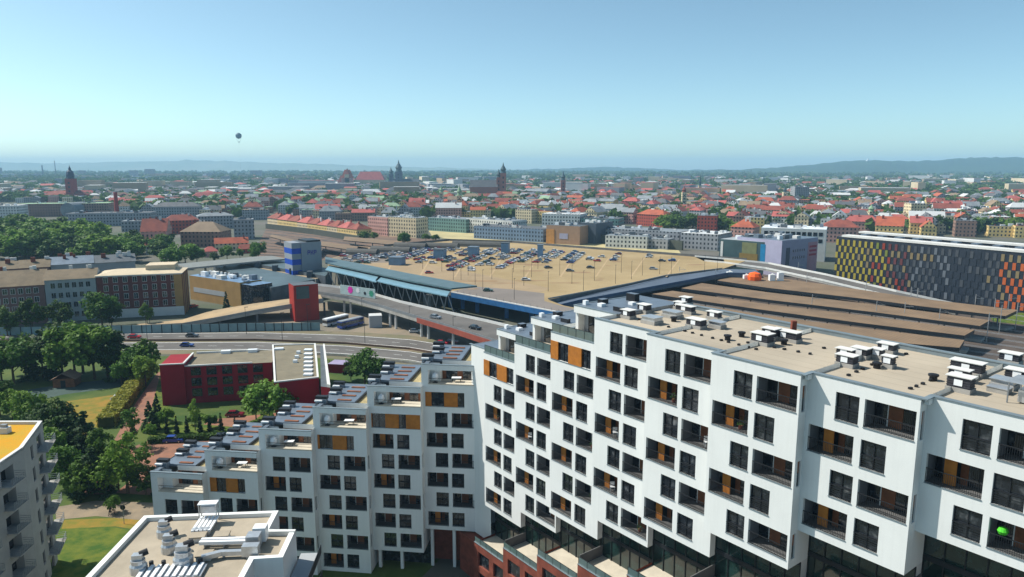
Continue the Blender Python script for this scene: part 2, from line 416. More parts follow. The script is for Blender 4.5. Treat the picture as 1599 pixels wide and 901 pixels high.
# kerbs and low rail of the central reservation
def ribbon(name, pts, z0, z1, m, th=0.15, zs=None, parent=None, worldpts=None):
    W = worldpts or [at(x, y, (zs[i] if zs else 0)) for i, (x, y) in enumerate(pts)]
    mb = MB()
    for i in range(len(W) - 1):
        a, b = Vector(W[i]), Vector(W[i + 1]); d = (b - a).normalized(); n = Vector((-d.y, d.x)) * th / 2
        za, zb = (zs[i], zs[i + 1]) if zs else (0, 0)
        for (s0, s1) in ((a - n, b - n), (b + n, a + n)):
            zz = (za, zb) if s0 == a - n else (zb, za)
            mb.poly([(s0.x, s0.y, zz[0] + z0), (s1.x, s1.y, zz[1] + z0), (s1.x, s1.y, zz[1] + z1), (s0.x, s0.y, zz[0] + z1)], m)
        mb.poly([(*(a - n), za + z1), (*(b - n), zb + z1), (*(b + n), zb + z1), (*(a + n), za + z1)], m)
    return mb.build(name, parent)
tag(ribbon('crash_barrier', lerp(c1b, c2a, 0.5), 0.03, 0.75, mat('rusty_brown_barrier', (0.16, 0.10, 0.07), 0.8), 0.25), 'long rusty brown barrier along the middle of the road', 'barrier')
tag(ribbon('crash_barrier', [(400, 549), (540, 557), (640, 568), (700, 577), (760, 590)], 0.03, 0.8, galv, 0.2), 'galvanised guard rail along the near edge of the road', 'barrier')

# ------------------------------------------------------------------ the white terraced apartment blocks
FH = 3.11
def row(k): return 43.3 - FH * k          # top of the openings of storey row k
def wall_panel(mb, fr, u0, u1, z0, z1, holes, m, depth=0.28):
    """flat wall front with rectangular openings and their reveals; holes = (u0, u1, z0, z1)"""
    us = sorted({u0, u1, *[h[0] for h in holes], *[h[1] for h in holes]}); zs = sorted({z0, z1, *[h[2] for h in holes], *[h[3] for h in holes]})
    us = [u for u in us if u0 <= u <= u1]; zs = [z for z in zs if z0 <= z <= z1]
    P = fr.p
    for i in range(len(us) - 1):
        run = None
        for j in range(len(zs)):
            solid = j < len(zs) - 1 and not any(h[0] <= us[i] + 1e-6 and h[1] >= us[i + 1] - 1e-6 and h[2] <= zs[j] + 1e-6 and h[3] >= zs[j + 1] - 1e-6 for h in holes)
            if solid and run is None: run = zs[j]
            if not solid and run is not None:
                mb.poly([P(us[i], 0, run), P(us[i + 1], 0, run), P(us[i + 1], 0, zs[j]), P(us[i], 0, zs[j])], m); run = None
    for (a, b, c, d) in holes:
        mb.poly([P(a, 0, c), P(a, depth, c), P(a, depth, d), P(a, 0, d)][::-1], m)
        mb.poly([P(b, depth, c), P(b, 0, c), P(b, 0, d), P(b, depth, d)][::-1], m)
        mb.poly([P(a, 0, d), P(a, depth, d), P(b, depth, d), P(b, 0, d)][::-1], m)
        mb.poly([P(a, depth, c), P(a, 0, c), P(b, 0, c), P(b, depth, c)][::-1], m)

L0F = Fr(0, 0, 0)
WH = 2.15
def mesh_window(w):
    f = MB(); y0, y1 = 0.17, 0.27
    f.box(0, w, y0, y1, 0, .07, dark_frame); f.box(0, w, y0, y1, WH - .14, WH, dark_frame)
    f.box(0, .07, y0, y1, .07, WH - .14, dark_frame); f.box(w - .07, w, y0, y1, .07, WH - .14, dark_frame)
    f.box(w * .5 - .04, w * .5 + .04, y0, y1, .07, WH - .14, dark_frame); f.box(.07, w - .07, y0 + .01, y1 - .01, .95, 1.03, dark_frame)
    g = MB(); g.poly([(0, .25, 0), (w, .25, 0), (w, .25, WH), (0, .25, WH)], glass_dark)
    s = MB(); s.box(-.03, w + .03, -.06, .17, -.05, .0, coping)
    r = MB(); r.box(.0, w, .02, .05, .95, 1.0, rail_mat)
    for i in range(5): r.box(.02, w - .02, .03, .04, .12 + i * .16, .15 + i * .16, rail_mat)
    return f.mesh('window'), g.mesh('pane'), s.mesh('sill'), r.mesh('railing')
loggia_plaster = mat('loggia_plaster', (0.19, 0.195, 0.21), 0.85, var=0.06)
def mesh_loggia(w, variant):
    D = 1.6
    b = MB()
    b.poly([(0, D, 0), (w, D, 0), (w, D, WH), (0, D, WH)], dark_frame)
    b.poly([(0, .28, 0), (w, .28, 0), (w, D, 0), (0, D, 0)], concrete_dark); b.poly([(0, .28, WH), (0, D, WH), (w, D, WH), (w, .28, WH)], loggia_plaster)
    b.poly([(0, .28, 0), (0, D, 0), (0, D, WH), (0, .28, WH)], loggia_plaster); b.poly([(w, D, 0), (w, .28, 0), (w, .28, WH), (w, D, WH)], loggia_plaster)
    g = MB(); pn = MB(); g2 = MB()
    if variant == 'A':
        g.box(.1, 1.0, D - .06, D - .02, .05, WH - .05, glass_dark); g.box(1.0, 1.08, D - .12, D - .01, 0, WH, offwhite)
        pn.box(1.08, 2.1, D - .1, D - .01, .02, WH - .02, wood_brown)
        g2.box(2.1, w - .1, D - .06, D - .02, .05, WH - .05, glass_dark); g2.box(2.8, 2.87, D - .1, D - .03, .05, WH - .05, dark_frame)
    else:
        g.box(.05, .9, D - .06, D - .02, .05, WH - .05, glass_dark)
        pn.box(.9, 1.7, .75, .82, .03, WH - .02, wood_orange)
        pn.box(1.7, 2.2, D - .1, D - .01, .02, WH - .02, wood_brown)
        g2.box(2.2, w - .05, D - .06, D - .02, .05, WH - .05, glass_dark); g2.box(2.85, 2.92, D - .1, D - .03, .05, WH - .05, dark_frame)
    r = MB(); r.box(0, w, .03, .08, 1.02, 1.08, rail_mat); r.box(0, w, .03, .08, .06, .1, rail_mat)
    n = int(w / .13)
    for i in range(n + 1): r.box(i * w / n - .012, i * w / n + .012, .045, .07, .1, 1.02, rail_mat, faces="flrb")
    s = MB(); s.box(-.02, w + .02, -.05, .12, -.06, .0, coping)
    c = MB()
    c.box(1.9, 2.5, .7, 1.1, .4, .46, skylight); c.box(1.95, 2.0, .75, .8, 0, .4, skylight); c.box(2.4, 2.45, 1.0, 1.05, 0, .4, skylight)
    return b.mesh('loggia'), g.mesh('glazed_door'), pn.mesh('wood_panel'), r.mesh('railing'), s.mesh('sill'), g2.mesh('glazed_door')
WM = {w: mesh_window(w) for w in (1.8, 1.85, 1.9)}
LM = {(w, v): mesh_loggia(w, v) for w in (3.6, 3.25, 3.15) for v in 'AB'}
def put_window(root, fr, u, z, w, railing=True):
    f, g, s, r = WM[w]
    o = link('window', f, root, fr.p(u, 0, z), fr.a)
    for nm, me in (('pane', g), ('sill', s)) + ((('railing', r),) if railing else ()):
        link(nm, me, o)
def put_loggia(root, fr, u, z, w, v):
    b, g, p, r, s, g2 = LM[(w, v)]
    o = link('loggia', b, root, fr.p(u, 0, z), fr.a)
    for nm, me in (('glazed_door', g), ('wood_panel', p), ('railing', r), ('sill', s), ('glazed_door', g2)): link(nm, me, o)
def glass_railing(fr, u0, u1, d, z, root, h=0.95):
    mb = MB(); mb.fbox(fr, u0, u1, d, d + .025, z, z + h, glass_rail)
    n = max(1, int((u1 - u0) / 1.3))
    for i in range(n + 1):
        u = u0 + (u1 - u0) * i / n; mb.fbox(fr, u - .025, u + .025, d - .02, d + .05, z, z + h + .03, rail_mat)
    mb.fbox(fr, u0, u1, d - .01, d + .04, z + h, z + h + .04, rail_mat)
    return mb.build('glass_railing', root)
def shutter_band(root, fr, u0, z, panels, h=WH):
    """row of full-height orange shutters and dark windows set in the front"""
    mb = MB(); u = u0
    for w, kind in panels:
        if kind == 'o': mb.fbox(fr, u, u + w, -.04, .1, z, z + h, wood_orange)
        elif kind == 'b': mb.fbox(fr, u, u + w, -.03, .1, z, z + h, wood_brown)
        else:
            mb.fbox(fr, u, u + w, .16, .2, z, z + h, glass_dark)
            mb.fbox(fr, u + w / 2 - .03, u + w / 2 + .03, .1, .15, z, z + h, dark_frame)
        u += w
    mb.fbox(fr, u0, u, .2, .28, z, z + h, dark_frame)
    mb.fbox(fr, u0, u, -.06, .02, z - .06, z, coping)
    return mb.build('shutter_row', root)

T_ANG = -52.3
S3 = (17.2, 59.95)
fr3 = Fr(*S3, T_ANG)
PW = 8.3
def bay_frame(k):
    step = -1.08 * (3 - k) if k <= 3 else -1.08 * (k - 3)
    return fr3.move((k - 3) * PW, -step)
blockA = thing('apartment_block', 'large white apartment block with sunlit staggered balconies and a beige flat roof full of vents', 'apartment block', (*S3, 0))
BACK = 16.3
tops = {-2: 34.97, -1: 38.08, 0: 41.19}
for k in range(-2, 7):
    fr = bay_frame(k); D = BACK + (fr.o[0] - S3[0]) * -fr.w[0] + (fr.o[1] - S3[1]) * -fr.w[1]
    ztop = tops.get(k, 44.3)
    nbot = {-2: 9, -1: 8, 0: 7, 1: 6, 2: 5, 3: 4, 4: 3, 5: 2, 6: 1}[k]
    k0 = {-2: 3, -1: 2, 0: 1}.get(k, 0)
    zb = row(nbot) - WH - .75
    holes, wins = [], []
    for r in range(k0, nbot + 1):
        zt = row(r); z = zt - WH
        if (k, r) in ((-2, 3), (0, 1)):
            holes.append((.02, 6.7, z, zt)); wins.append(('S', .02, z)); continue
        if r % 2 == 0:
            holes += [(2.3, 4.1, z, zt), (4.5, 8.1, z, zt)]; wins += [('N', 2.3, z), ('A', 4.5, z)]
        else:
            holes += [(.3, 3.9, z, zt), (4.45, 6.3, z, zt)]; wins += [('B', .3, z), ('M', 4.45, z)]
    mb = MB()
    wall_panel(mb, fr, 0, PW, zb, ztop, holes, white)
    P = fr.p
    # right side with its slit windows' reveals, left side, back, underside
    sfr = Fr(*P(PW, 0, 0)[:2], T_ANG + 90)
    if k >= 3:
        sh = [(.38, .85, row(r) - WH, row(r)) for r in range(0, nbot + 1, 2)]
        wall_panel(mb, sfr, 0, D, zb, ztop, sh, white, .15)
        for (a, b, c, d) in sh: sm = MB(); sm.fbox(sfr, a, b, .13, .18, c, (c + d) / 2, glass_dark); sm.fbox(sfr, a, b, .13, .18, (c + d) / 2, d, wood_brown); sm.build('slit_window', blockA)
    else:
        mb.poly([P(PW, 0, zb), P(PW, D, zb), P(PW, D, ztop), P(PW, 0, ztop)], white)
    mb.poly([P(0, D, zb), P(0, 0, zb), P(0, 0, ztop), P(0, D, ztop)], white)
    mb.poly([P(PW, D, 0), P(0, D, 0), P(0, D, ztop), P(PW, D, ztop)], white)
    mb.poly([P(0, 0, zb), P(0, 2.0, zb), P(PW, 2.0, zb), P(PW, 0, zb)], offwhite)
    mb.build('facade', blockA)
    for kind, u, z in wins:
        if kind == 'N': put_window(blockA, fr, u, z, 1.8)
        elif kind == 'M': put_window(blockA, fr, u, z, 1.85)
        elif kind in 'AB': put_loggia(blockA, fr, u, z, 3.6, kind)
        else: shutter_band(blockA, fr, u, z, [(1.3, 'o'), (1.75, 'g'), (2.15, 'o'), (1.48, 'g')])
    # copings and roof or terrace
    if k >= 1:
        mb = MB(); mb.fbox(fr, .4 if k > 1 else 0.0, PW, -.06, .42, ztop - .02, ztop + .06, coping); mb.fbox(fr, 0, PW, .06, .4, ztop - .45, ztop - .03, white)
        mb.build('parapet', blockA); mb = MB()
        if k in (2, 3): mb.fbox(fr, -.06, .4, -.06, 1.5, ztop - .02, ztop + .06, coping)
        if k in (3, 4, 5): mb.fbox(fr, PW - .0, PW + .42, -.055, 1.02, ztop - .021, ztop + .058, coping); mb.fbox(fr, PW + .05, PW + .35, 0.42, 1.0, ztop - .45, ztop - .025, white)
        if k == 4 or k == 5: mb.fbox(fr, 0, .4, -.06, .42, ztop - .02, ztop + .061, coping)
        if mb.v: mb.build('coping', blockA)
        mb = MB(); mb.fbox(fr, 0, PW, D - .45, D + .08, ztop - .02, ztop + .07, coping)
        mb.fbox(fr, 0, PW, D - .4, D - .02, ztop - .45, ztop - .03, coping)
        mb.build('parapet', blockA)
        mb = MB(); mb.poly([P(0, .4, ztop - .4), P(PW, .4, ztop - .4), P(PW, D - .4, ztop - .4), P(0, D - .4, ztop - .4)], roof_mem); mb.build('roof', blockA)
    else:
        uu0, uu1, dd = {0: (1.5, PW, 2.2), -1: (.6, 6.6, 2.2), -2: (.6, PW - .3, 1.8)}[k]
        mb = MB(); mb.fbox(fr, 0, PW, -.06, .3, ztop - .02, ztop + .05, coping); mb.fbox(fr, -.05, .25, .3, D, ztop - .02, ztop + .05, coping); mb.build('parapet', blockA)
        mb = MB(); mb.poly([P(0, .05, ztop - .1), P(PW, .05, ztop - .1), P(PW, D, ztop - .1), P(0, D, ztop - .1)], terrace_floor); mb.build('terrace', blockA)
        glass_railing(fr, .1, PW - .1, .12, ztop + .05, blockA)
        # set-back top storey
        zt2 = ztop + FH
        mb = MB()
        mb.fbox(fr, uu0, uu1, dd, D, zt2 - .85, zt2, white, top=metal_roof)
        mb.fbox(fr, uu0, uu0 + .45, dd + .3, D, ztop - .1, zt2 - .85, white)
        mb.fbox(fr, uu0 + .4, uu1 - 1.2, dd + 1.3, D - .1, ztop - .1, zt2 - .84, grey_plaster)
        mb.fbox(fr, uu1 - 1.2, uu1 - .02, dd + .7, D - .1, ztop - .1, zt2 - .84, wood_brown)
        mb.build('penthouse', blockA)
        mb = MB(); mb.fbox(fr, uu0 + 1.2, uu1 - 1.6, dd + 1.2, dd + 1.32, ztop + .0, zt2 - 1.0, glass_dark); mb.build('window', blockA)
        mb = MB(); mb.fbox(fr, uu0 - .05, uu1 + .05, dd - .05, dd + .2, zt2 - .02, zt2 + .05, coping); mb.fbox(fr, uu0 - .05, uu0 + .2, dd + .2, D, zt2 - .02, zt2 + .05, coping)
        mb.build('coping', blockA)
        for (a, b, w2, d2, h2, mm) in ((uu0 + .8, dd + 3, .8, 1.0, .5, black_metal), (uu1 - 1.7, dd + 1.2, 1.3, .5, .5, black_metal), (uu0 + 2.2, dd + 1.6, .7, .7, .35, skylight), (uu0 + 1.6, dd + 7, 1.4, .8, .9, black_metal), (uu0 + 3.6, dd + 5.2, .7, .7, .3, skylight), (uu0 + .4, dd + 1, .5, .5, .5, skylight)):
            mb = MB(); mb.fbox(fr, a, a + w2, b, b + d2, zt2, zt2 + h2, mm, top=(metal_roof if mm is black_metal else mm)); mb.build('roof_light', blockA)
    # glazed storeys below the overhang, then the brick podium with its terrace
    zt = zb - 5.3
    mb = MB(); mb.poly([P(0, 1.95, zt - 1), P(PW, 1.95, zt - 1), P(PW, 1.95, zb), P(0, 1.95, zb)], glass_green)
    for j in range(7): mb.fbox(fr, j * PW / 6.02, j * PW / 6.02 + .07, 1.86, 1.94, zt, zb, dark_frame, faces="flr")
    mb.fbox(fr, 0, PW, 1.84, 1.94, zt + 2.45, zt + 2.85, dark_frame); mb.fbox(fr, 0, PW, 1.84, 1.94, zb - .3, zb, dark_frame)
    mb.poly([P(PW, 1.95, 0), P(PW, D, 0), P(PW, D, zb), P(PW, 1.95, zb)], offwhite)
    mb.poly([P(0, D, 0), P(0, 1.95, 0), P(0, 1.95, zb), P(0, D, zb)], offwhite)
    mb.build('glazed_storey', blockA)
    ho = [(1.0 + 3.6 * j, 3.6 + 3.6 * j, zz, zz + 2.1) for j in range(2) for zz in (zt - 2.9, zt - 6.0) if zz > .3]
    mb = MB(); pf = fr.move(0, -1.9); wall_panel(mb, pf, 0, PW, 0, zt + .3, ho, brick, .3)
    mb.poly([pf.p(PW, 0, 0), pf.p(PW, 6, 0), pf.p(PW, 6, zt + .3), pf.p(PW, 0, zt + .3)], brick)
    mb.poly([pf.p(0, 6, 0), pf.p(0, 0, 0), pf.p(0, 0, zt + .3), pf.p(0, 6, zt + .3)], brick)
    for h in ho: mb.poly([pf.p(h[0], .3, h[2]), pf.p(h[1], .3, h[2]), pf.p(h[1], .3, h[3]), pf.p(h[0], .3, h[3])], glass_dark)
    mb.build('brick_podium', blockA)
    mb = MB(); mb.poly([pf.p(.0, .0, zt), pf.p(PW, .0, zt), pf.p(PW, 3.85, zt), pf.p(.0, 3.85, zt)], terrace_floor)
    mb.fbox(pf, 0, PW, -.05, .3, zt + .3, zt + .36, coping); mb.build('terrace', blockA)
    glass_railing(pf, .05, PW - .05, .1, zt + .36, blockA, .8)
    if k in (-1, 1, 3, 5):
        mb = MB(); mb.fbox(pf, 0, .08, .3, 3.8, zt, zt + 1.3, concrete_dark); mb.build('divider_screen', blockA)

# a few pale chairs and potted shrubs out on the deep balconies: things of their own
BAY = {-2: 'farthest', -1: 'second farthest', 0: 'third farthest', 1: 'fourth farthest', 2: 'fifth farthest', 3: 'sixth farthest', 4: 'second nearest', 5: 'nearest'}
brr = random.Random(8)
for k in range(-2, 6):
    fr = bay_frame(k)
    nb = {-2: 9, -1: 8, 0: 7, 1: 6, 2: 5, 3: 4, 4: 3, 5: 2}[k]
    for r_ in range({-2: 4, -1: 2, 0: 2}.get(k, 0), nb + 1):
        if brr.random() < .62: continue
        u = (4.5 if r_ % 2 == 0 else .3) + brr.uniform(1.9, 2.9); z = row(r_) - WH + .01; X, Y, _ = fr.p(u, .75, 0)
        if brr.random() < .5:
            t = thing('balcony_chair', f'small pale chair on a {nth(r_)} storey balcony, {BAY[k]} bay of the sunlit block', 'chair', (X, Y, z), 'chairs on the sunlit balconies')
            mb = MB(); mb.box(X - .25, X + .25, Y - .25, Y + .25, z + .4, z + .45, skylight); mb.build('seat', t)
            mb = MB(); mb.box(X - .25, X + .25, Y + .22, Y + .27, z + .45, z + .9, galv); mb.build('backrest', t)
            for a_, b_ in ((-.22, -.22), (.22, -.22), (-.22, .22), (.22, .22)): mb = MB(); mb.box(X + a_ - .02, X + a_ + .02, Y + b_ - .02, Y + b_ + .02, z, z + .4, skylight); mb.build('leg', t)
        else:
            t = thing('potted_plant', f'green potted plant on a {nth(r_)} storey balcony, {BAY[k]} bay of the sunlit block', 'plant', (X, Y, z), 'potted plants on the sunlit balconies')
            mb = MB(); mb.lathe((X, Y), [(.14, z), (.2, z + .35), (0, z + .35)], brick, 10); mb.build('pot', t)
            rg = np.random.default_rng(int(k * 20 + r_ + 60)); V_ = rg.normal(size=(70, 3)) * .17; V_[:, 2] = np.abs(V_[:, 2]) * 1.6
            mb = MB()
            for q_ in V_:
                c_ = Vector((X + q_[0], Y + q_[1], z + .35 + q_[2])); a_ = Vector(rg.normal(size=3)).normalized() * .07; b_ = Vector(rg.normal(size=3)).normalized() * .05
                mb.poly([c_ - a_, c_ - b_, c_ + a_, c_ + b_], mat('pot_leaves', (.05, .13, .02), .7))
            mb.build('foliage', t)

# blank link wall between the two blocks
fl = bay_frame(-2).move(-4.6, 1.08)
mb = MB(); mb.fbox(fl, 0, 4.6, 0, 12, 6.2, 34.97, white, faces="flb"); mb.poly([fl.p(0, 0, 6.2), fl.p(0, 3, 6.2), fl.p(4.6, 3, 6.2), fl.p(4.6, 0, 6.2)], offwhite)
mb.poly([fl.p(0, .0, 34.9), fl.p(4.6, .0, 34.9), fl.p(4.6, 12, 34.9), fl.p(0, 12, 34.9)], metal_roof)
mb.build('link_wall', blockA)
mb = MB(); mb.fbox(fl, -.5, 4.6, -.06, .3, 34.95, 35.02, coping); mb.fbox(fl, -.5, 4.6, 2.5, 14, 0, 6.2, concrete_dark); mb.build('coping', blockA)
mb = MB(); mb.fbox(fl, -1.2, 5.5, -1.6, 3, 0, 6.0, brick); mb.build('brick_podium', blockA)

# roof plant on the sunlit block: each cabinet is a thing
ROOF_Z = 43.9
def cabinet_mesh(w, d, h, style):
    b = MB()
    if style == 'dark':
        b.box(-w / 2, w / 2, -d / 2, d / 2, .35, h, louvre)
        for i in range(int((h - .5) / .18)): b.box(-w / 2 - .03, w / 2 + .03, -d / 2 - .03, d / 2 + .03, .45 + i * .18, .52 + i * .18, louvre)
    else: b.box(-w / 2, w / 2, -d / 2, d / 2, .3, h, galv)
    pl = MB(); pl.box(-w / 2 - .08, w / 2 + .08, -d / 2 - .08, d / 2 + .08, 0, .35, concrete)
    cp = MB(); cp.box(-w / 2 - .12, w / 2 + .12, -d / 2 - .12, d / 2 + .12, h, h + .06, offwhite if style == 'dark' else galv)
    vt = MB(); vt.box(-.28, .28, -d / 2 - .06, -d / 2 - .035, h * .45, h * .45 + .45, skylight)
    return b.mesh('cabinet'), pl.mesh('plinth'), cp.mesh('cap'), vt.mesh('hatch')
cab = [((1190, 538), 2.3, 1.5, 1.5, 'dark'), ((1203, 530), 1.8, 1.3, 1.5, 'dark'), ((1227, 532), 3.6, 1.3, 1.35, 'dark'), ((1322, 572), 1.9, 1.3, 1.35, 'dark'), ((1320, 560), 1.8, 1.0, 1.2, 'dark'),
       ((1344, 559), 1.7, 1.2, 1.25, 'dark'), ((1385, 551), 1.8, 1.2, 1.2, 'dark'), ((1370, 560), 1.2, .9, 1.2, 'dark'), ((1387, 574), 1.1, .9, 1.35, 'dark'), ((1510, 585), 3.0, 1.3, 1.5, 'dark'),
       ((1498, 595), 1.9, .9, 1.3, 'dark'), ((1499, 611), 2.1, 1.3, 1.6, 'dark'), ((1577, 568), 1.9, 1.3, 1.3, 'dark'), ((1590, 596), 2.2, 1.3, 1.3, 'dark'), ((1568, 605), 2.0, 1.6, .9, 'pale'), ((1560, 612), 1.6, 1.2, .5, 'pale'),
       ((981, 497), 1.7, 1.3, 1.3, 'dark'), ((1006, 488), 1.7, 1.3, 1.3, 'dark'), ((1018, 505), 2.4, 1.8, 1.0, 'pale'), ((1050, 496), 2.6, 1.6, 1.0, 'pale'), ((1071, 476), 1.6, 1.2, 1.3, 'dark'),
       ((1061, 483), 1.5, 1.0, 1.2, 'dark'), ((1070, 489), 3.0, 1.0, 1.2, 'dark'), ((1087, 512), 2.4, 1.4, 1.3, 'dark'), ((1115, 499), 1.9, 1.0, 1.2, 'dark'), ((1120, 512), 1.9, 1.2, .9, 'pale')]
cab.sort(key=lambda c: c[0][0])
nd = {'dark': 0, 'pale': 0}
for (q, w, d, h, st) in cab:
    X, Y = at(*q, ROOF_Z)
    what = ('dark louvred' if st == 'dark' else 'pale metal')
    i = nd[st]; nd[st] += 1
    c = thing('roof_vent_cabinet', f'{what} vent cabinet on the beige roof, {nth(i)} of the {"dark" if st == "dark" else "pale"} ones from the left', 'roof vent', (X, Y, ROOF_Z), 'vent cabinets on the beige roof')
    c.rotation_euler = (0, 0, R(T_ANG + (0 if w < 2.6 else 0)))
    for nm, me in zip(('cabinet', 'plinth', 'cap', 'hatch'), cabinet_mesh(w * .72, d * .72, h * .72, st)):
        if nm == 'hatch' and st == 'pale': continue
        link(nm, me, c)
X, Y = at(1238, 528, ROOF_Z)
t = MB(); t.box(X - .22, X + .22, Y - .22, Y + .22, ROOF_Z + .0, ROOF_Z + 1.7, brick); tag(t.build('chimney'), 'slim brown chimney behind the long vent cabinet on the beige roof', 'chimney')
# louvred cage at the right end
cr = thing('plant_canopy', 'pale slatted canopy on thin legs at the near end of the beige roof', 'canopy', (*at(1592, 628, ROOF_Z), ROOF_Z))
f = Fr(*at(1570, 629, ROOF_Z), T_ANG)
mb = MB()
for i in range(12): mb.fbox(f, -.2, 4.6, .1 + i * .22, .24 + i * .22, ROOF_Z + 1.45 + .03, ROOF_Z + 1.52, galv)
mb.build('slatted_top', cr)
for u in (0, 2.2, 4.4):
    for d in (0.1, 2.6): mb = MB(); mb.fbox(f, u, u + .08, d, d + .08, ROOF_Z, ROOF_Z + 1.48, steel); mb.build('leg', cr)
mb = MB(); mb.fbox(f, .5, 4.0, .6, 2.2, ROOF_Z + .1, ROOF_Z + 1.0, galv); mb.build('unit', cr)
# little dark ballast blocks in dotted lines over the roof
bm_ = MB(); bm_.box(-.14, .14, -.1, .1, 0, .16, black_metal); bme = bm_.mesh('ballast_block')
rr = random.Random(4)
for li, (a, b, n) in enumerate((((1000, 500), (1180, 546), 14), ((1168, 536), (1262, 553), 6), ((1325, 587), (1372, 566), 5), ((1400, 558), (1445, 545), 4), ((1421, 608), (1452, 596), 4), ((1290, 545), (1330, 551), 3))):
    for i in range(n):
        s = (i + rr.uniform(-.2, .2)) / max(1, n - 1); X, Y = at(a[0] + (b[0] - a[0]) * s, a[1] + (b[1] - a[1]) * s, ROOF_Z)
        o = link('ballast_block', bme, None, (X, Y, ROOF_Z + .005), rr.uniform(0, 1)); tag(o, f'tiny dark ballast block, {nth(i)} in the {nth(li)} dotted line over the beige roof', 'roof block', f'ballast blocks of dotted line {nth(li)}')
for i, q in enumerate(((1136, 531), (1158, 526), (1224, 538), (1369, 575), (1457, 594), (1052, 502))):
    X, Y = at(*q, ROOF_Z)
    mb = MB(); mb.lathe((X, Y), [(.28, ROOF_Z), (.28, ROOF_Z + .35), (.38, ROOF_Z + .36), (.38, ROOF_Z + .5), (0, ROOF_Z + .58)], black_metal, 10)
    tag(mb.build('roof_cowl'), f'small black mushroom cowl on the beige roof, {nth([5, 1, 2, 3, 4, 0].index(i))} from the left' if False else f'small black mushroom cowl on the beige roof, {nth([1, 2, 3, 4, 5, 0][i])} from the left', 'vent cowl', 'black cowls on the beige roof')

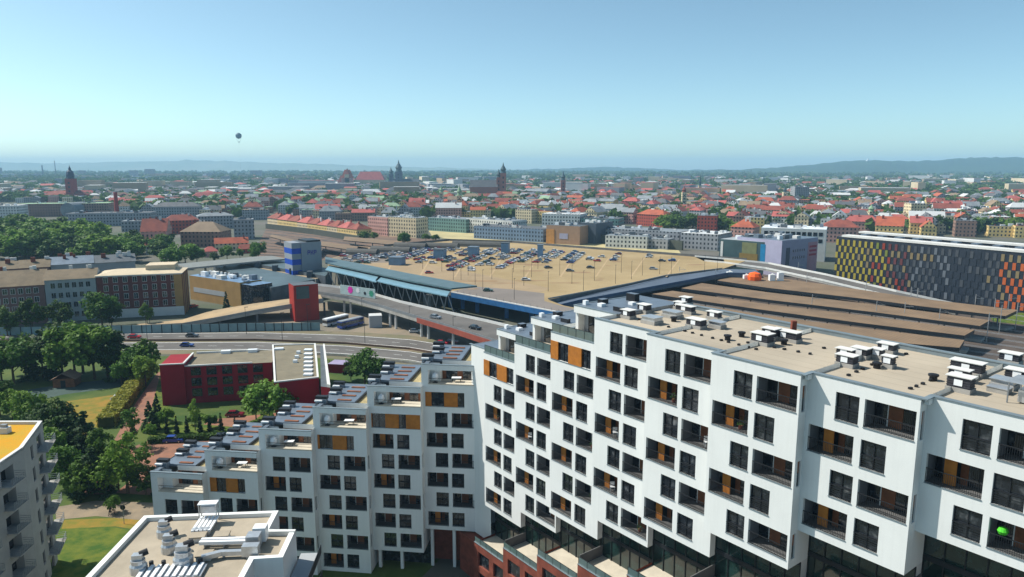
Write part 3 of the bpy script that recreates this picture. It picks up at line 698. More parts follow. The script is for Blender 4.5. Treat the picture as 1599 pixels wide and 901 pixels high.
# ---- shaded wing on the left
LB = thing('apartment_block', 'white apartment block in shade, stepping down storey by storey to the left with roof terraces', 'apartment block', (-12.7, 100.8, 0))
LW = 7.45
for i in range(6):
    fr = Fr(-12.7 - 7.9 * i, 100.8 - .45 * i, -7.0); P = fr.p
    D = 11.5; ztop = 31.86 - FH * i
    kp = 4 + i; kb = 12 if i == 0 else (12 if i == 1 else 13)
    zb = {0: row(11) - WH - .7, 1: row(12) - WH - .75}.get(i, 0.0)
    if i == 0: kb = 11
    ext = 0.45
    holes = [(.5, LW, row(kp) - WH + .25, row(kp) + .2)]
    wins = []
    panels = {0: [(.9, 'o'), (1.9, 'g'), (2.0, 'o'), (1.0, 'g')], 1: [(.1, 'o'), (2.0, 'g'), (2.0, 'o'), (1.1, 'g'), (2.1, 'o')], 2: [(.3, 'o'), (2.0, 'g'), (2.1, 'o'), (1.1, 'g')], 3: None, 4: [(1.0, 'o'), (1.5, 'g'), (1.8, 'o'), (1.1, 'g')], 5: None}[i]
    for r in range(kp + 1, kb + 1):
        zt = row(r); z = zt - WH
        if z < .2: continue
        if r == kp + 1 and panels:
            w = sum(q[0] for q in panels); holes.append((.02, min(LW, .02 + w), z, zt)); wins.append(('S', .02, z)); continue
        if r % 2 == 0: holes += [(1.4, 3.3, z, zt), (3.9, 7.15, z, zt)]; wins += [('N', 1.4, z), ('A', 3.9, z)]
        else: holes += [(.1, 3.25, z, zt), (3.8, 5.65, z, zt)]; wins += [('B', .1, z), ('M', 3.8, z)]
    mb = MB(); wall_panel(mb, fr, -.52, LW, zb, ztop, holes, white)
    sfr = Fr(*P(LW, 0, 0)[:2], 83.0)
    sh = [(.45, 1.0, row(r) - WH, row(r)) for r in range(kp + 2, kb + 1) if r % 2 == 0 and row(r) - WH > zb] if i > 0 else []
    hp = (0.0, 2.6, row(kp) - WH + .25, row(kp) + .2)
    wall_panel(mb, sfr, 0, D, zb, ztop, sh, white, .15)
    mb.poly([P(-.52, D, zb), P(-.52, 0, zb), P(-.52, 0, ztop), P(-.52, D, ztop)], white)
    mb.poly([P(LW, D, 0), P(0, D, 0), P(0, D, ztop), P(LW, D, ztop)], white)
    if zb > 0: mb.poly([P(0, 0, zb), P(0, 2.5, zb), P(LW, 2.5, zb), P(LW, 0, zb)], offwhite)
    mb.build('facade', LB)
    if sh:
        for (a, b, c, d) in sh: sm = MB(); sm.fbox(sfr, a, b, .12, .16, c, d, glass_dark); sm.build('slit_window', LB)
    for kind, u, z in wins:
        if kind == 'N': put_window(LB, fr, u, z, 1.9)
        elif kind == 'M': put_window(LB, fr, u, z, 1.85)
        elif kind == 'A': put_loggia(LB, fr, u, z, 3.25, 'A')
        elif kind == 'B': put_loggia(LB, fr, u, z, 3.15, 'A' if (i + int(z)) % 2 else 'B')
        else: shutter_band(LB, fr, u, z, panels)
    # terrace recess of the top storey
    zf = row(kp) - WH + .25; zc = row(kp) + .2
    mb = MB()
    mb.poly([P(.5, .28, zf), P(LW - .02, .28, zf), P(LW - .02, 2.8, zf), P(.5, 2.8, zf)], terrace_floor)
    mb.poly([P(.5, 1.3, zf), P(2.0, 1.3, zf), P(2.0, 1.3, zc), P(.5, 1.3, zc)], white)
    mb.poly([P(2.0, 1.3, zf), P(2.0, 2.8, zf), P(2.0, 2.8, zc), P(2.0, 1.3, zc)], offwhite)
    mb.poly([P(2.0, 2.8, zf), P(LW - .02, 2.8, zf), P(LW - .02, 2.8, zc), P(2.0, 2.8, zc)], wood_brown)
    mb.poly([P(.5, .36, zc), P(LW, .36, zc), P(LW, .36, ztop), P(.5, .36, ztop)][::-1], white)
    for (a_, b_, c_) in ((2.0, LW, 2.79), (.5, 2.0, 1.29)): mb.poly([P(a_, c_, zc), P(b_, c_, zc), P(b_, c_, ztop - .02), P(a_, c_, ztop - .02)], white)
    mb.poly([P(.5, .28, zf), P(.5, 1.3, zf), P(.5, 1.3, zc), P(.5, .28, zc)], white)
    mb.poly([P(LW - .02, 2.8, zf), P(LW - .02, .28, zf), P(LW - .02, .28, zc), P(LW - .02, 2.8, zc)], offwhite)
    mb.build('terrace', LB)
    for (a, b) in ((2.6, 4.3), (5.1, 6.4)):
        mb = MB(); mb.fbox(fr, a, b, 2.72, 2.79, zf + .05, zc - .1, glass_dark); mb.fbox(fr, (a + b) / 2 - .04, (a + b) / 2 + .04, 2.66, 2.71, zf + .05, zc - .1, dark_frame); mb.build('glazed_door', LB)
    mb = MB(); mb.fbox(fr, .5, LW, -.08, .35, zf - .04, zf + .05, terrace_floor); mb.build('ledge', LB)
    rl_ = MB(); rl_.fbox(fr, .55, LW - .1, .1, .14, zf + .4, zf + .44, rail_mat); rl_.fbox(fr, .55, LW - .1, .1, .14, zf + .8, zf + .85, rail_mat); rl_.build('railing', LB)
    # terrace furniture, a parasol here and there
    # roof
    zr = ztop - .25
    mb = MB(); mb.fbox(fr, -.1, 4.9, 2.8, D, zr, ztop + .1, metal_roof); mb.fbox(fr, -.1, .5, .35, 2.8, zr, ztop + .1, metal_roof); mb.poly([P(4.9, 2.8, zr), P(LW + .5, 2.8, zr), P(LW + .5, D - .3, zr), P(4.9, D - .3, zr)], roof_gravel); mb.build('roof', LB)
    mb = MB(); mb.fbox(fr, 4.9, 5.08, 2.85, D, zr, ztop + .16, black_metal); mb.build('flashing', LB)
    mb = MB(); mb.fbox(fr, -.58, LW + .05, -.06, .35, ztop - .02, ztop + .06, coping); mb.fbox(fr, 0, LW, D - .3, D + .05, ztop - .02, ztop + .12, metal_roof); mb.build('coping', LB)
    for j in range(4):
        d0 = 3.2 + j * 2.1
        mb = MB(); mb.fbox(fr, 2.0, 4.1, d0, d0 + .5, ztop + .1, ztop + .22, wood_brown); mb.build('roof_slot', LB)
    for j, (uu, d0) in enumerate(((-.9, 2.0), (-.2, 6.0), (-.9, 9.3))):
        mb = MB(); mb.fbox(fr, uu, uu + 1.6, d0, d0 + 1.0, zr - 1.3, ztop + .55, metal_roof); mb.fbox(fr, uu - .05, uu + 1.7, d0 + .2, d0 + 1.0, ztop + .55, ztop + .95, black_metal)
        mb.fbox(fr, uu, uu + 1.1, d0 - .35, d0, ztop + .3, ztop + .5, skylight); mb.build('roof_vent', LB)
    if zb > 0:
        mb = MB(); mb.poly([P(0, 2.5, 0), P(LW + .5, 2.5, 0), P(LW + .5, 2.5, zb), P(0, 2.5, zb)], brick if i == 0 else glass_dark)
        for u in (.3, 3.7): mb.fbox(fr, u, u + .45, .4, .85, 0, zb, white)
        mb.build('ground_storey', LB)
mb = MB(); fr = Fr(-12.7, 100.8, -7); mb.fbox(fr, -9, 9.5, 2.6, 11, 0, 3.4, concrete_dark); mb.build('ground_storey', LB)
# parasols and loungers left out where nothing can be told; the green balcony ball
X, Y, _ = bay_frame(5).p(5.2, .45, 0)
mb = MB(); z0 = row(2) - WH + 1.0
mb.lathe((X, Y), [(0, z0), (.24, z0 + .08), (.34, z0 + .3), (.24, z0 + .52), (0, z0 + .6)], mat('vivid_green', (0.08, 0.55, 0.03), 0.6), 12)
tag(mb.build('green_ball'), 'vivid green round ball on the railing of a near sunlit balcony', 'ball')
# chairs and tables on the open terraces of the shaded wing
for i in range(5):
    f_ = Fr(-12.7 - 7.9 * i, 100.8 - .45 * i, -7.0); zf = row(4 + i) - WH + .25; X, Y, _ = f_.p(1.35, .75, 0)
    t = thing('egg_chair', f'white egg-shaped chair on the roof terrace {nth(i)} from the top of the shaded block', 'chair', (X, Y, zf), 'egg chairs on the stepped terraces')
    mb = MB(); mb.lathe((X, Y), [(.12, zf + .35), (.42, zf + .55), (.5, zf + .95), (.4, zf + 1.35), (0, zf + 1.6)], skylight, 12); mb.build('shell', t)
    mb = MB(); mb.lathe((X, Y), [(.4, zf + .01), (.4, zf + .05), (.05, zf + .07), (.05, zf + .4)], rail_mat, 10); mb.build('foot', t)
    X, Y, _ = f_.p(4.4 - (i % 2), 1.5, 0); t = thing('terrace_table', f'low pale table on the roof terrace {nth(i)} from the top of the shaded block', 'table', (X, Y, zf), 'tables on the stepped terraces')
    mb = MB(); mb.box(X - .7, X + .7, Y - .4, Y + .4, zf + .62, zf + .68, skylight); mb.build('table_top', t)
    for a_, b_ in ((-.6, -.3), (.6, -.3), (-.6, .3), (.6, .3)): mb = MB(); mb.box(X + a_ - .03, X + a_ + .03, Y + b_ - .03, Y + b_ + .03, zf + .01, zf + .62, rail_mat); mb.build('leg', t)

# ------------------------------------------------------------------ generic buildings
def zat(X, Y, ypx):
    b = (ypx - CY) / F_PX
    return CAM_H - Y * (math.sin(PITCH) + b * math.cos(PITCH)) / (math.cos(PITCH) - b * math.sin(PITCH))
def front(A, B, z=0.0):
    a, b = at(*A, z), at(*B, z)
    return Fr(a[0], a[1], math.degrees(math.atan2(b[1] - a[1], b[0] - a[0]))), math.dist(a, b)
_wm = {}
def simple_window(w, h, fm, gm=None):
    key = (w, h, fm.name, gm.name if gm else '')
    if key not in _wm:
        f = MB(); f.box(-w / 2 - .12, w / 2 + .12, -.06, .02, -.12, h + .12, fm)
        g = MB(); g.box(-w / 2, w / 2, -.09, -.03, 0, h, gm or glass_dark)
        g.box(-.04, .04, -.11, -.1, 0, h, fm)
        _wm[key] = (f.mesh('window'), g.mesh('pane'))
    return _wm[key]
def win_grid(root, fr, L, z0, z1, nx, nz, w, h, fm, gm=None, margin=1.5, subs=True):
    f, g = simple_window(w, h, fm, gm)
    for j in range(nz):
        for i in range(nx):
            u = margin + (L - 2 * margin) * (i + .5) / nx; z = z0 + (z1 - z0) * (j + .25) / nz
            o = link('window', f, root, fr.p(u, -.01, z), fr.a)
            link('pane', g, o)
def roof_mb(mb, fr, L, D, z, kind, rise, m, over=.5, gable_m=None):
    P = fr.p; a, b, c, d = -over, L + over, -over, D + over
    if kind == 'flat':
        mb.fbox(fr, 0, L, 0, D, z - .01, z + .35, gable_m or m, top=m, faces="fblrt")
    elif kind == 'gable':
        mb.poly([P(a, c, z), P(b, c, z), P(b, D / 2, z + rise), P(a, D / 2, z + rise)], m)
        mb.poly([P(b, d, z), P(a, d, z), P(a, D / 2, z + rise), P(b, D / 2, z + rise)], m)
        mb.poly([P(b, 0, z), P(b, D, z), P(b, D / 2, z + rise)], gable_m or m); mb.poly([P(a, D, z), P(a, 0, z), P(a, D / 2, z + rise)], gable_m or m)
    elif kind == 'hip':
        h = min(L, D) * .45
        if L >= D: r0, r1 = P(a + h, D / 2, z + rise), P(b - h, D / 2, z + rise)
        else: r0, r1 = P(L / 2, c + h, z + rise), P(L / 2, d - h, z + rise)
        if L >= D:
            mb.poly([P(a, c, z), P(b, c, z), r1, r0], m); mb.poly([P(b, d, z), P(a, d, z), r0, r1], m); mb.poly([P(b, c, z), P(b, d, z), r1], m); mb.poly([P(a, d, z), P(a, c, z), r0], m)
        else:
            mb.poly([P(a, d, z), P(a, c, z), r0, r1], m); mb.poly([P(b, c, z), P(b, d, z), r1, r0], m); mb.poly([P(a, c, z), P(b, c, z), r0], m); mb.poly([P(b, d, z), P(a, d, z), r1], m)
def building(name, label, cat, fr, L, D, h, wall, roofm, kind='flat', rise=3.0, z0=0.0, chimneys=0, group=None, win=None, seed=0, root=None):
    root = root or thing(name, label, cat, fr.p(L / 2, D / 2, z0), group)
    mb = MB(); mb.fbox(fr, 0, L, 0, D, z0, z0 + h, wall, faces="fblr"); mb.build('wall', root)
    mb = MB(); roof_mb(mb, fr, L, D, z0 + h, kind, rise, roofm, gable_m=wall); rf = mb.build('roof', root)
    rr = random.Random(seed)
    if kind == 'flat' and L > 12:
        for i in range(min(16, int(L * D / 45))):
            u, d = rr.uniform(.04, .9) * L, rr.uniform(.08, .85) * D; q = rr.choice((skylight, metal_roof, dark_roof, offwhite, dark_roof))
            mb = MB(); mb.fbox(fr, u, min(L - .3, u + rr.uniform(1, 5)), d, min(D - .3, d + rr.uniform(1, 3.5)), z0 + h + .34, z0 + h + rr.uniform(.8, 2.6), q); mb.build('roof_unit', rf)
    for i in range(chimneys):
        u, d = rr.uniform(.1, .9) * L, rr.uniform(.3, .7) * D
        mb = MB(); mb.fbox(fr, u, u + rr.uniform(.8, 2.2), d, d + .8, z0 + h, z0 + h + (rise if kind != 'flat' else .4) + rr.uniform(.8, 1.6), brick if rr.random() < .5 else offwhite); mb.build('chimney', rf)
    if win:
        nx, nz, w, hh, fm = win; win_grid(root, fr, L, z0 + .8, z0 + h - .3, nx, nz, w, hh, fm)
    return root
def bpx(name, label, cat, A, B, ytop, D, wall, roofm, z0=0.0, **kw):
    fr, L = front(A, B, z0); h = zat(fr.o[0], fr.o[1], ytop) - z0
    return building(name, label, cat, fr, L, D, h, wall, roofm, z0=z0, **kw), fr, L, h

# ---- near roof with the air-handling plant
ZN = 22.0
root = thing('roofed_building', 'white building with a pale beige roof crowded with silver ventilation plant', 'building', (*at(300, 850, ZN), 0))
np_ = [(225, 805), (434.9, 797), (419.5, 826.5), (461.8, 826.5), (441.6, 870), (396, 872.7), (360, 940), (96, 940)]
npw = [at(x, y, ZN) for x, y in np_]
mb = MB(); mb.prism(npw, 0, ZN - .45, white, top=roof_beige); mb.build('wall', root)
def inset(pts, d):
    n = len(pts); A = sum(pts[i][0] * pts[(i + 1) % n][1] - pts[(i + 1) % n][0] * pts[i][1] for i in range(n)); sg = 1 if A > 0 else -1
    out = []
    for i in range(n):
        a, b, c = Vector(pts[i - 1]), Vector(pts[i]), Vector(pts[(i + 1) % n]); e1 = (b - a).normalized(); e2 = (c - b).normalized()
        n1 = Vector((-e1.y, e1.x)) * sg; n2 = Vector((-e2.y, e2.x)) * sg; bis = (n1 + n2); k = d / max(.3, bis.dot(n1)) if bis.length > 1e-6 else d
        out.append(tuple(b + bis * k))
    return out
pin = inset(npw, .55)
mb = MB(); n = len(npw)
for i in range(n):
    j = (i + 1) % n
    mb.prism([npw[i], npw[j], pin[j], pin[i]], ZN - .449, ZN, white)
mb.build('parapet', root)
def hv(name, label, parts, q, z=ZN - .44, rz=8):
    X, Y = at(*q, z); t = thing(name, label, 'ventilation unit', (X, Y, z), 'ventilation plant on the near beige roof'); f = Fr(X, Y, rz)
    for nm, fn in parts: mb = MB(); fn(mb, f, z); mb.build(nm, t)
def fan_unit(nm, label, q, s=1.0):
    def body(mb, f, z): mb.lathe((f.o[0], f.o[1]), [(.75 * s, z), (.75 * s, z + .7 * s), (.62 * s, z + .9 * s), (.62 * s, z + 1.25 * s), (0, z + 1.25 * s)], galv, 12)
    def box(mb, f, z): mb.fbox(f, -.45 * s, .45 * s, -.3 * s, .35 * s, z + 1.25 * s, z + 1.75 * s, galv)
    def mouth(mb, f, z): mb.tube(f.p(.1, .2, z + 1.6 * s), f.p(.75 * s, .5, z + 1.75 * s), .3 * s, black_metal, 10)
    hv(nm, label, (('drum', body), ('motor_box', box), ('outlet', mouth)), q)
fan_unit('roof_fan', 'silver drum fan nearest the far edge of the near beige roof', (257, 837))
fan_unit('roof_fan', 'silver drum fan in the middle of three, beside the long ducts', (265, 861), 1.05)
fan_unit('roof_fan', 'silver drum fan standing alone close to the bottom of the picture', (217, 893), 1.05)
fan_unit('roof_fan', 'largest drum fan with a white hatch beside the slatted coolers', (287, 883), 1.25)
def cooler(mb, f, z):
    for i in range(9): mb.fbox(f, -2.9 + i * .66, -2.55 + i * .66, -1.1, 1.1, z + .35, z + .5, skylight)
    mb.fbox(f, -3.0, 3.0, -1.1, 1.1, z + .12, z + .3, galv)
def clegs(mb, f, z): mb.fbox(f, -2.95, 2.95, -.9, .9, z, z + .12, steel)
def cmot(mb, f, z):
    for i in range(5): mb.lathe(f.p(-2.3 + i * 1.15, 1.3, z)[:2], [(.22, z), (.22, z + .75), (0, z + .8)], black_metal, 8)
hv('cooler_bank', 'low bank of white slatted coolers with black fans along its back', (('slats', cooler), ('base', clegs), ('fans', cmot)), (268, 897), rz=6)
def bank(mb, f, z):
    for i in range(5): mb.fbox(f, -.9 + i * .42, -.62 + i * .42, -1.6, 1.6, z + .5, z + .7, skylight)
    for i in range(3): mb.lathe(f.p(-.6 + i * .6, -1.2, z)[:2], [(.34, z), (.34, z + .7), (0, z + .75)], galv, 10)
def cage(mb, f, z):
    for (u, d) in ((-.9, 1.2), (.9, 1.2), (-.9, 2.0), (.9, 2.0)): mb.fbox(f, u - .05, u + .05, d - .05, d + .05, z, z + 2.2, galv)
    mb.fbox(f, -1.0, 1.0, 1.1, 2.1, z + 2.2, z + 2.3, skylight); mb.fbox(f, -.8, .8, 1.3, 1.9, z + 1.2, z + 1.9, galv)
hv('chiller', 'tall white chiller with a raised rack at the back edge of the near roof', (('condenser', bank), ('rack', cage)), (320, 826), rz=6)
def duct2(mb, f, z):
    for d in (0, .55): mb.fbox(f, 0, 5.2, d, d + .38, z + .45, z + .8, skylight)
    for u in (.5, 2.4, 4.4): mb.fbox(f, u, u + .1, 0, .95, z, z + .44, steel)
hv('duct_run', 'pair of straight white ducts running side by side', (('ducts', duct2),), (311, 858), rz=3)
def duct3(mb, f, z):
    mb.prism([f.p(-3.1, -1.3, 0)[:2], f.p(-1.5, -.5, 0)[:2], f.p(1.3, -.5, 0)[:2], f.p(1.3, 0, 0)[:2], f.p(-1.7, 0, 0)[:2], f.p(-3.3, -.8, 0)[:2]], z + .3, z + .75, galv)
    mb.fbox(f, -1.4, -1.2, -.4, -.2, z, z + .3, steel); mb.fbox(f, .9, 1.1, -.4, -.2, z, z + .3, steel)
hv('duct_run', 'bent silver duct turning towards the bottom left', (('duct', duct3),), (372, 868), rz=4)
def box3(mb, f, z):
    mb.fbox(f, -.8, .8, -.8, .1, z + .2, z + 1.3, galv); mb.fbox(f, -.8, .5, .6, 1.9, z + .2, z + 1.55, galv); mb.fbox(f, -.5, .8, 2.1, 3.2, z + .2, z + 1.7, skylight)
    mb.fbox(f, -.4, .4, -.8, 3.0, z, z + .2, steel)
hv('air_handler', 'stack of three silver air handling boxes beside the notch of the roof', (('casing', box3),), (394, 866), rz=4)
def hatchb(mb, f, z): mb.fbox(f, -.7, .7, -.55, .55, z, z + .45, offwhite); 
def hatcht(mb, f, z): mb.fbox(f, -.78, .78, -.62, .62, z + .45, z + .6, roof_beige)
for q, w_ in (((347, 841), 'cream topped roof hatch behind the white ducts'), ((310, 843), 'cream topped roof hatch between the drum fans'), ((320, 872), 'grey roof hatch in front of the white ducts')):
    hv('roof_hatch', w_, (('curb', hatchb), ('lid', hatcht)), q)
def rail_duct(mb, f, z): mb.fbox(f, 0, 3.6, 0, .35, z + .25, z + .55, offwhite); mb.fbox(f, .3, .4, 0, .3, z, z + .25, steel); mb.fbox(f, 3.1, 3.2, 0, .3, z, z + .25, steel)
hv('duct_run', 'short beige duct lying along the parapet by the notch', (('duct', rail_duct),), (407, 838), rz=2)
# side stair balcony on the right of this building
root2 = thing('balcony_stack', 'stack of dark railed balconies between the plant roof and the shaded white block', 'balcony', (*at(455, 880, 14), 0))
f, L = front((441.6, 872), (461.8, 830), ZN)
for j in range(4):
    z = ZN - 3.6 - 3 * j; mb = MB(); mb.fbox(f, .5, L + 1.5, -2.2, -.05, z, z + .25, grey_plaster); mb.fbox(f, .5, L + 1.5, -2.25, -2.2, z + .25, z + 1.2, rail_mat); mb.build('balcony', root2)
mb = MB(); mb.fbox(f, .5, .7, -2.2, -2.0, 0, ZN - 3, steel); mb.build('post', root2)

# ---- grey balcony block with the yellow green roof
ZG = 22.5
ca, cb, cc = at(36, 699, ZG), at(66, 658, ZG), at(-70, 770, ZG)
root = thing('balcony_block', 'grey block with a yellow sedum roof and stacked balconies at the picture edge', 'apartment block', (*ca, 0))
fr = Fr(*ca, math.degrees(math.atan2(cb[1] - ca[1], cb[0] - ca[0]))); LR = math.dist(ca, cb)
gw = mat('grey_panel_wall', (0.30, 0.30, 0.29), 0.85, var=0.08)
ff = Fr(*cc, math.degrees(math.atan2(ca[1] - cc[1], ca[0] - cc[0]))); LF = math.dist(cc, ca)
nf = 7; fh = ZG / nf
mb = MB(); hs = [(LR * .3, LR * .3 + 1.3, ZG - 1.2 - fh * j - 2.0, ZG - 1.2 - fh * j) for j in range(nf)] + [(LR * .62, LR * .62 + 2.4, ZG - 1.1 - fh * j - 2.1, ZG - 1.1 - fh * j) for j in range(nf)]
hs = [h for h in hs if h[2] > 0]
wall_panel(mb, fr, 0, LR, 0, ZG, hs, gw, .25)
hf = [(LF - 5.4 - 6.5 * i, LF - 2.6 - 6.5 * i, ZG - 1.2 - fh * j - 2.1, ZG - 1.2 - fh * j) for j in range(nf) for i in range(4)]
hf = [h for h in hf if h[2] > 0 and h[0] > 0]
wall_panel(mb, ff, 0, LF, 0, ZG, hf, gw, 1.2)
bb = at(-110, 658, ZG)
for p_, q_ in ((cb, bb), (bb, cc)): mb.poly([(*p_, 0), (*q_, 0), (*q_, ZG), (*p_, ZG)], gw)
mb.build('wall', root)
for h in hs: mb = MB(); mb.fbox(fr, h[0], h[1], .2, .24, h[2], h[3], glass_dark); mb.build('window', root)
for n_, h in enumerate(hf): mb = MB(); mb.fbox(ff, h[0], h[1], 1.1, 1.15, h[2], h[3], glass_dark); mb.fbox(ff, h[0] + .2, h[0] + 1.3, 1.0, 1.08, h[2], h[3], wood_orange if n_ < 4 else wood_brown); mb.build('window', root)
mb = MB(); mb.poly([(*ca, ZG - .3), (*cb, ZG - .3), (*bb, ZG - .3), (*cc, ZG - .3)], mat('sedum_roof', hexc(196, 140, 22), 0.95, col2=hexc(176, 146, 44), var=.2, scale=.35, bump=.5)); mb.build('roof', root)
mb = MB(); pg = [ca, cb, bb, cc]; pi_ = inset(pg, .5)
for i in range(4): mb.prism([pg[i], pg[(i + 1) % 4], pi_[(i + 1) % 4], pi_[i]], ZG - .299, ZG + .12, offwhite)
mb.build('parapet', root)
for j in range(nf - 1):
    z = ZG - 3.35 - fh * j
    for (f_, a, b) in ((fr, LR * .62 - .4, LR + .6), (ff, LF - 5.6, LF - 2.4), (ff, LF - 12.1, LF - 8.9)):
        mb = MB(); mb.fbox(f_, a, b, -1.35, -.01, z, z + .16, concrete); mb.build('balcony', root)
        br = MB()
        for zz in (z + .5, z + .8, z + 1.1): br.fbox(f_, a, b, -1.35, -1.31, zz, zz + .04, steel); br.fbox(f_, a, a + .04, -1.3, 0, zz, zz + .04, steel); br.fbox(f_, b - .04, b, -1.3, 0, zz, zz + .04, steel)
        for q_ in range(9): br.fbox(f_, a + (b - a - .05) * q_ / 8, a + (b - a - .05) * q_ / 8 + .05, -1.345, -1.305, z + .16, z + 1.1, steel)
        br.build('railing', root)
X, Y = at(7, 673, ZG)
tag(mb, None) if False else None
mb = MB(); mb.box(X - .7, X + .7, Y - .5, Y + .5, ZG - .29, ZG + .6, offwhite, top=skylight); mb.box(X - .4, X + .4, Y - .3, Y + .3, ZG + .6, ZG + 1.0, steel); mb.build('roof_vent', root)

# ---- dark red L-shaped building
red_w = mat('dark_red_render', hexc(140, 24, 38), 0.85, var=.1, scale=.2)
ZR = 9.8
root = thing('office_building', 'dark red flat-roofed office with white skylights between the yard and the wide road', 'office building', (*at(380, 600, 0), 0))
tan_roof = mat('tan_roof', (0.19, 0.165, 0.115), 0.9, var=.12, scale=.3)
f1, L1 = front((259, 632), (428, 622), 0)
mb = MB(); mb.fbox(f1, 0, L1, 0, 13.4, 0, ZR, red_w, top=tan_roof); mb.fbox(f1, -.5, 5.2, -.8, 10, 0, ZR + .9, red_w); mb.build('wall', root)
mb = MB(); mb.fbox(f1, 5.2, L1 - 5, -.15, .25, ZR, ZR + .35, offwhite); mb.fbox(f1, 5.2, L1 - 5, 13.1, 13.45, ZR, ZR + .5, offwhite); mb.fbox(f1, -.6, 5.3, -.9, -.5, ZR + .9, ZR + 1.15, offwhite); mb.fbox(f1, 4.9, 5.35, -.5, 10, ZR + .9, ZR + 1.2, offwhite); mb.build('coping', root)
win_grid(root, f1.move(5.6, 0), L1 - 7, 1.2, ZR - .2, 5, 3, 2.2, 1.9, dark_frame, margin=.3)
p2 = [at(428, 600, ZR), at(498, 592, ZR), at(493, 539, ZR), at(425, 541, ZR)]
mb = MB(); mb.prism(p2, 0, ZR + .3, red_w, top=tan_roof); mb.build('wing', root)
mb = MB(); pi_ = inset(p2, .45)
for i in range(4): mb.prism([p2[i], p2[(i + 1) % 4], pi_[(i + 1) % 4], pi_[i]], ZR + .31, ZR + .6, offwhite)
mb.build('coping', root)
p3 = [at(501, 604, ZR), at(516, 606, ZR), at(507, 541, ZR), at(500, 541, ZR)]
mb = MB(); mb.prism(p3, 0, ZR + .1, red_w, top=dark_roof); q3 = [at(511, 605, ZR), at(516, 606, ZR), at(507, 541, ZR), at(504.5, 541, ZR)]; mb.prism(q3, ZR + .11, ZR + .8, offwhite); mb.build('side_wing', root)
for i in range(7):
    X, Y = at(481, 586 - i * 6.4, ZR + .3); mb = MB(); mb.box(X - 1.0, X + 1.1, Y - .75, Y + .75, ZR + .3, ZR + .75, skylight); mb.build('skylight', root)
for i in range(3):
    X, Y = at(461 + i * 2.6, 566 - i * 7, ZR + .3); mb = MB(); mb.box(X - .5, X + .5, Y - .4, Y + .4, ZR + .3, ZR + 1.0, skylight); mb.build('roof_vent', root)
for q in (13, 20, 27):
    mb = MB(); mb.fbox(f1, q - 1.2, q + 1.2, 11.6, 12.9, ZR, ZR + .8, skylight); mb.build('roof_unit', root)

# ---- street of tenements on the left
cream = (0.55, 0.50, 0.38)
ten_brown = mat('tenement_brown', hexc(100, 54, 50), 0.9, var=.12, scale=.2)
ten_grey = mat('tenement_pale', hexc(152, 158, 160), 0.9, var=.1, scale=.2)
ten_pink = mat('tenement_dull_pink', hexc(120, 92, 88), 0.9, var=.12, scale=.2)
golden = mat('golden_render', hexc(160, 128, 80), 0.9, var=.1, scale=.2)
brown_tile = mat('brown_tin_roof', hexc(112, 98, 78), 0.8, var=.18, scale=.3)
pale_roof = mat('pale_cream_roof', hexc(196, 180, 154), 0.8, var=.08, scale=.3)
r, fr, L, h = bpx('tenement', 'brown tenement with white framed windows and a pale cream roof, beside the station', 'tenement', (156, 498), (288, 491), 431, 16, ten_brown, pale_roof, kind='hip', rise=1.6)
win_grid(r, fr, L, 3.6, h - .4, 8, 4, 1.5, 2.1, offwhite)
mb = MB(); mb.fbox(fr, -.1, L + .1, -.18, -.02, 0, 3.6, offwhite); mb.build('plinth', r)
mb = MB(); mb.fbox(fr, -.2, L + .3, -.3, 0, h - .5, h, offwhite); mb.build('cornice', r)
mb = MB(); mb.fbox(fr, L + .01, L + .3, 0, 15.9, 0, h - .55, ten_brown)
for q_ in range(4): mb.fbox(fr, L + .3, L + .4, .2 + q_ * 4.4, 1.8 + q_ * 4.4, 0, h - .6, golden)
mb.fbox(fr, L - 3.0, L + .02, -.12, -.02, 3.7, h - .6, golden); mb.build('golden_end_bay', r)
mb = MB(); mb.fbox(fr, L * .55, L * .9, 5, 15, h + .8, h + 2.9, pale_roof); mb.build('roof_lantern', r)
r, fr, L, h = bpx('tenement', 'pale grey tenement with a brown roof next to the brown one with a cream roof', 'tenement', (76, 504), (155, 498), 438, 17, ten_grey, brown_tile, kind='gable', rise=3, chimneys=3)
win_grid(r, fr, L, .8, h - .4, 6, 4, 1.4, 2.0, grey_plaster)
r, fr, L, h = bpx('tenement', 'dull red tenement with a long brown roof at the edge of the picture', 'tenement', (-50, 514), (75, 504), 452, 20, ten_pink, brown_tile, kind='gable', rise=5, chimneys=5)
win_grid(r, fr, L, .8, h - .4, 9, 4, 1.4, 2.0, offwhite)
for i, (a, b, yt, d, rm, lab) in enumerate((((0, 470), (82, 464), 421, 15, brown_tile, 'brown roofed tenement of the back row, farthest along the street'), ((84, 463), (150, 458), 414, 15, metal_roof, 'grey roofed tenement of the back row with many chimneys'), ((150, 458), (215, 453), 411, 14, dark_roof, 'dark roofed tenement of the back row behind the cream roof'))):
    bpx('tenement', lab, 'tenement', a, b, yt, d, ten_grey if i else ten_pink, rm, kind='gable', rise=3, chimneys=6, seed=i + 3, group='tenements behind the street front')

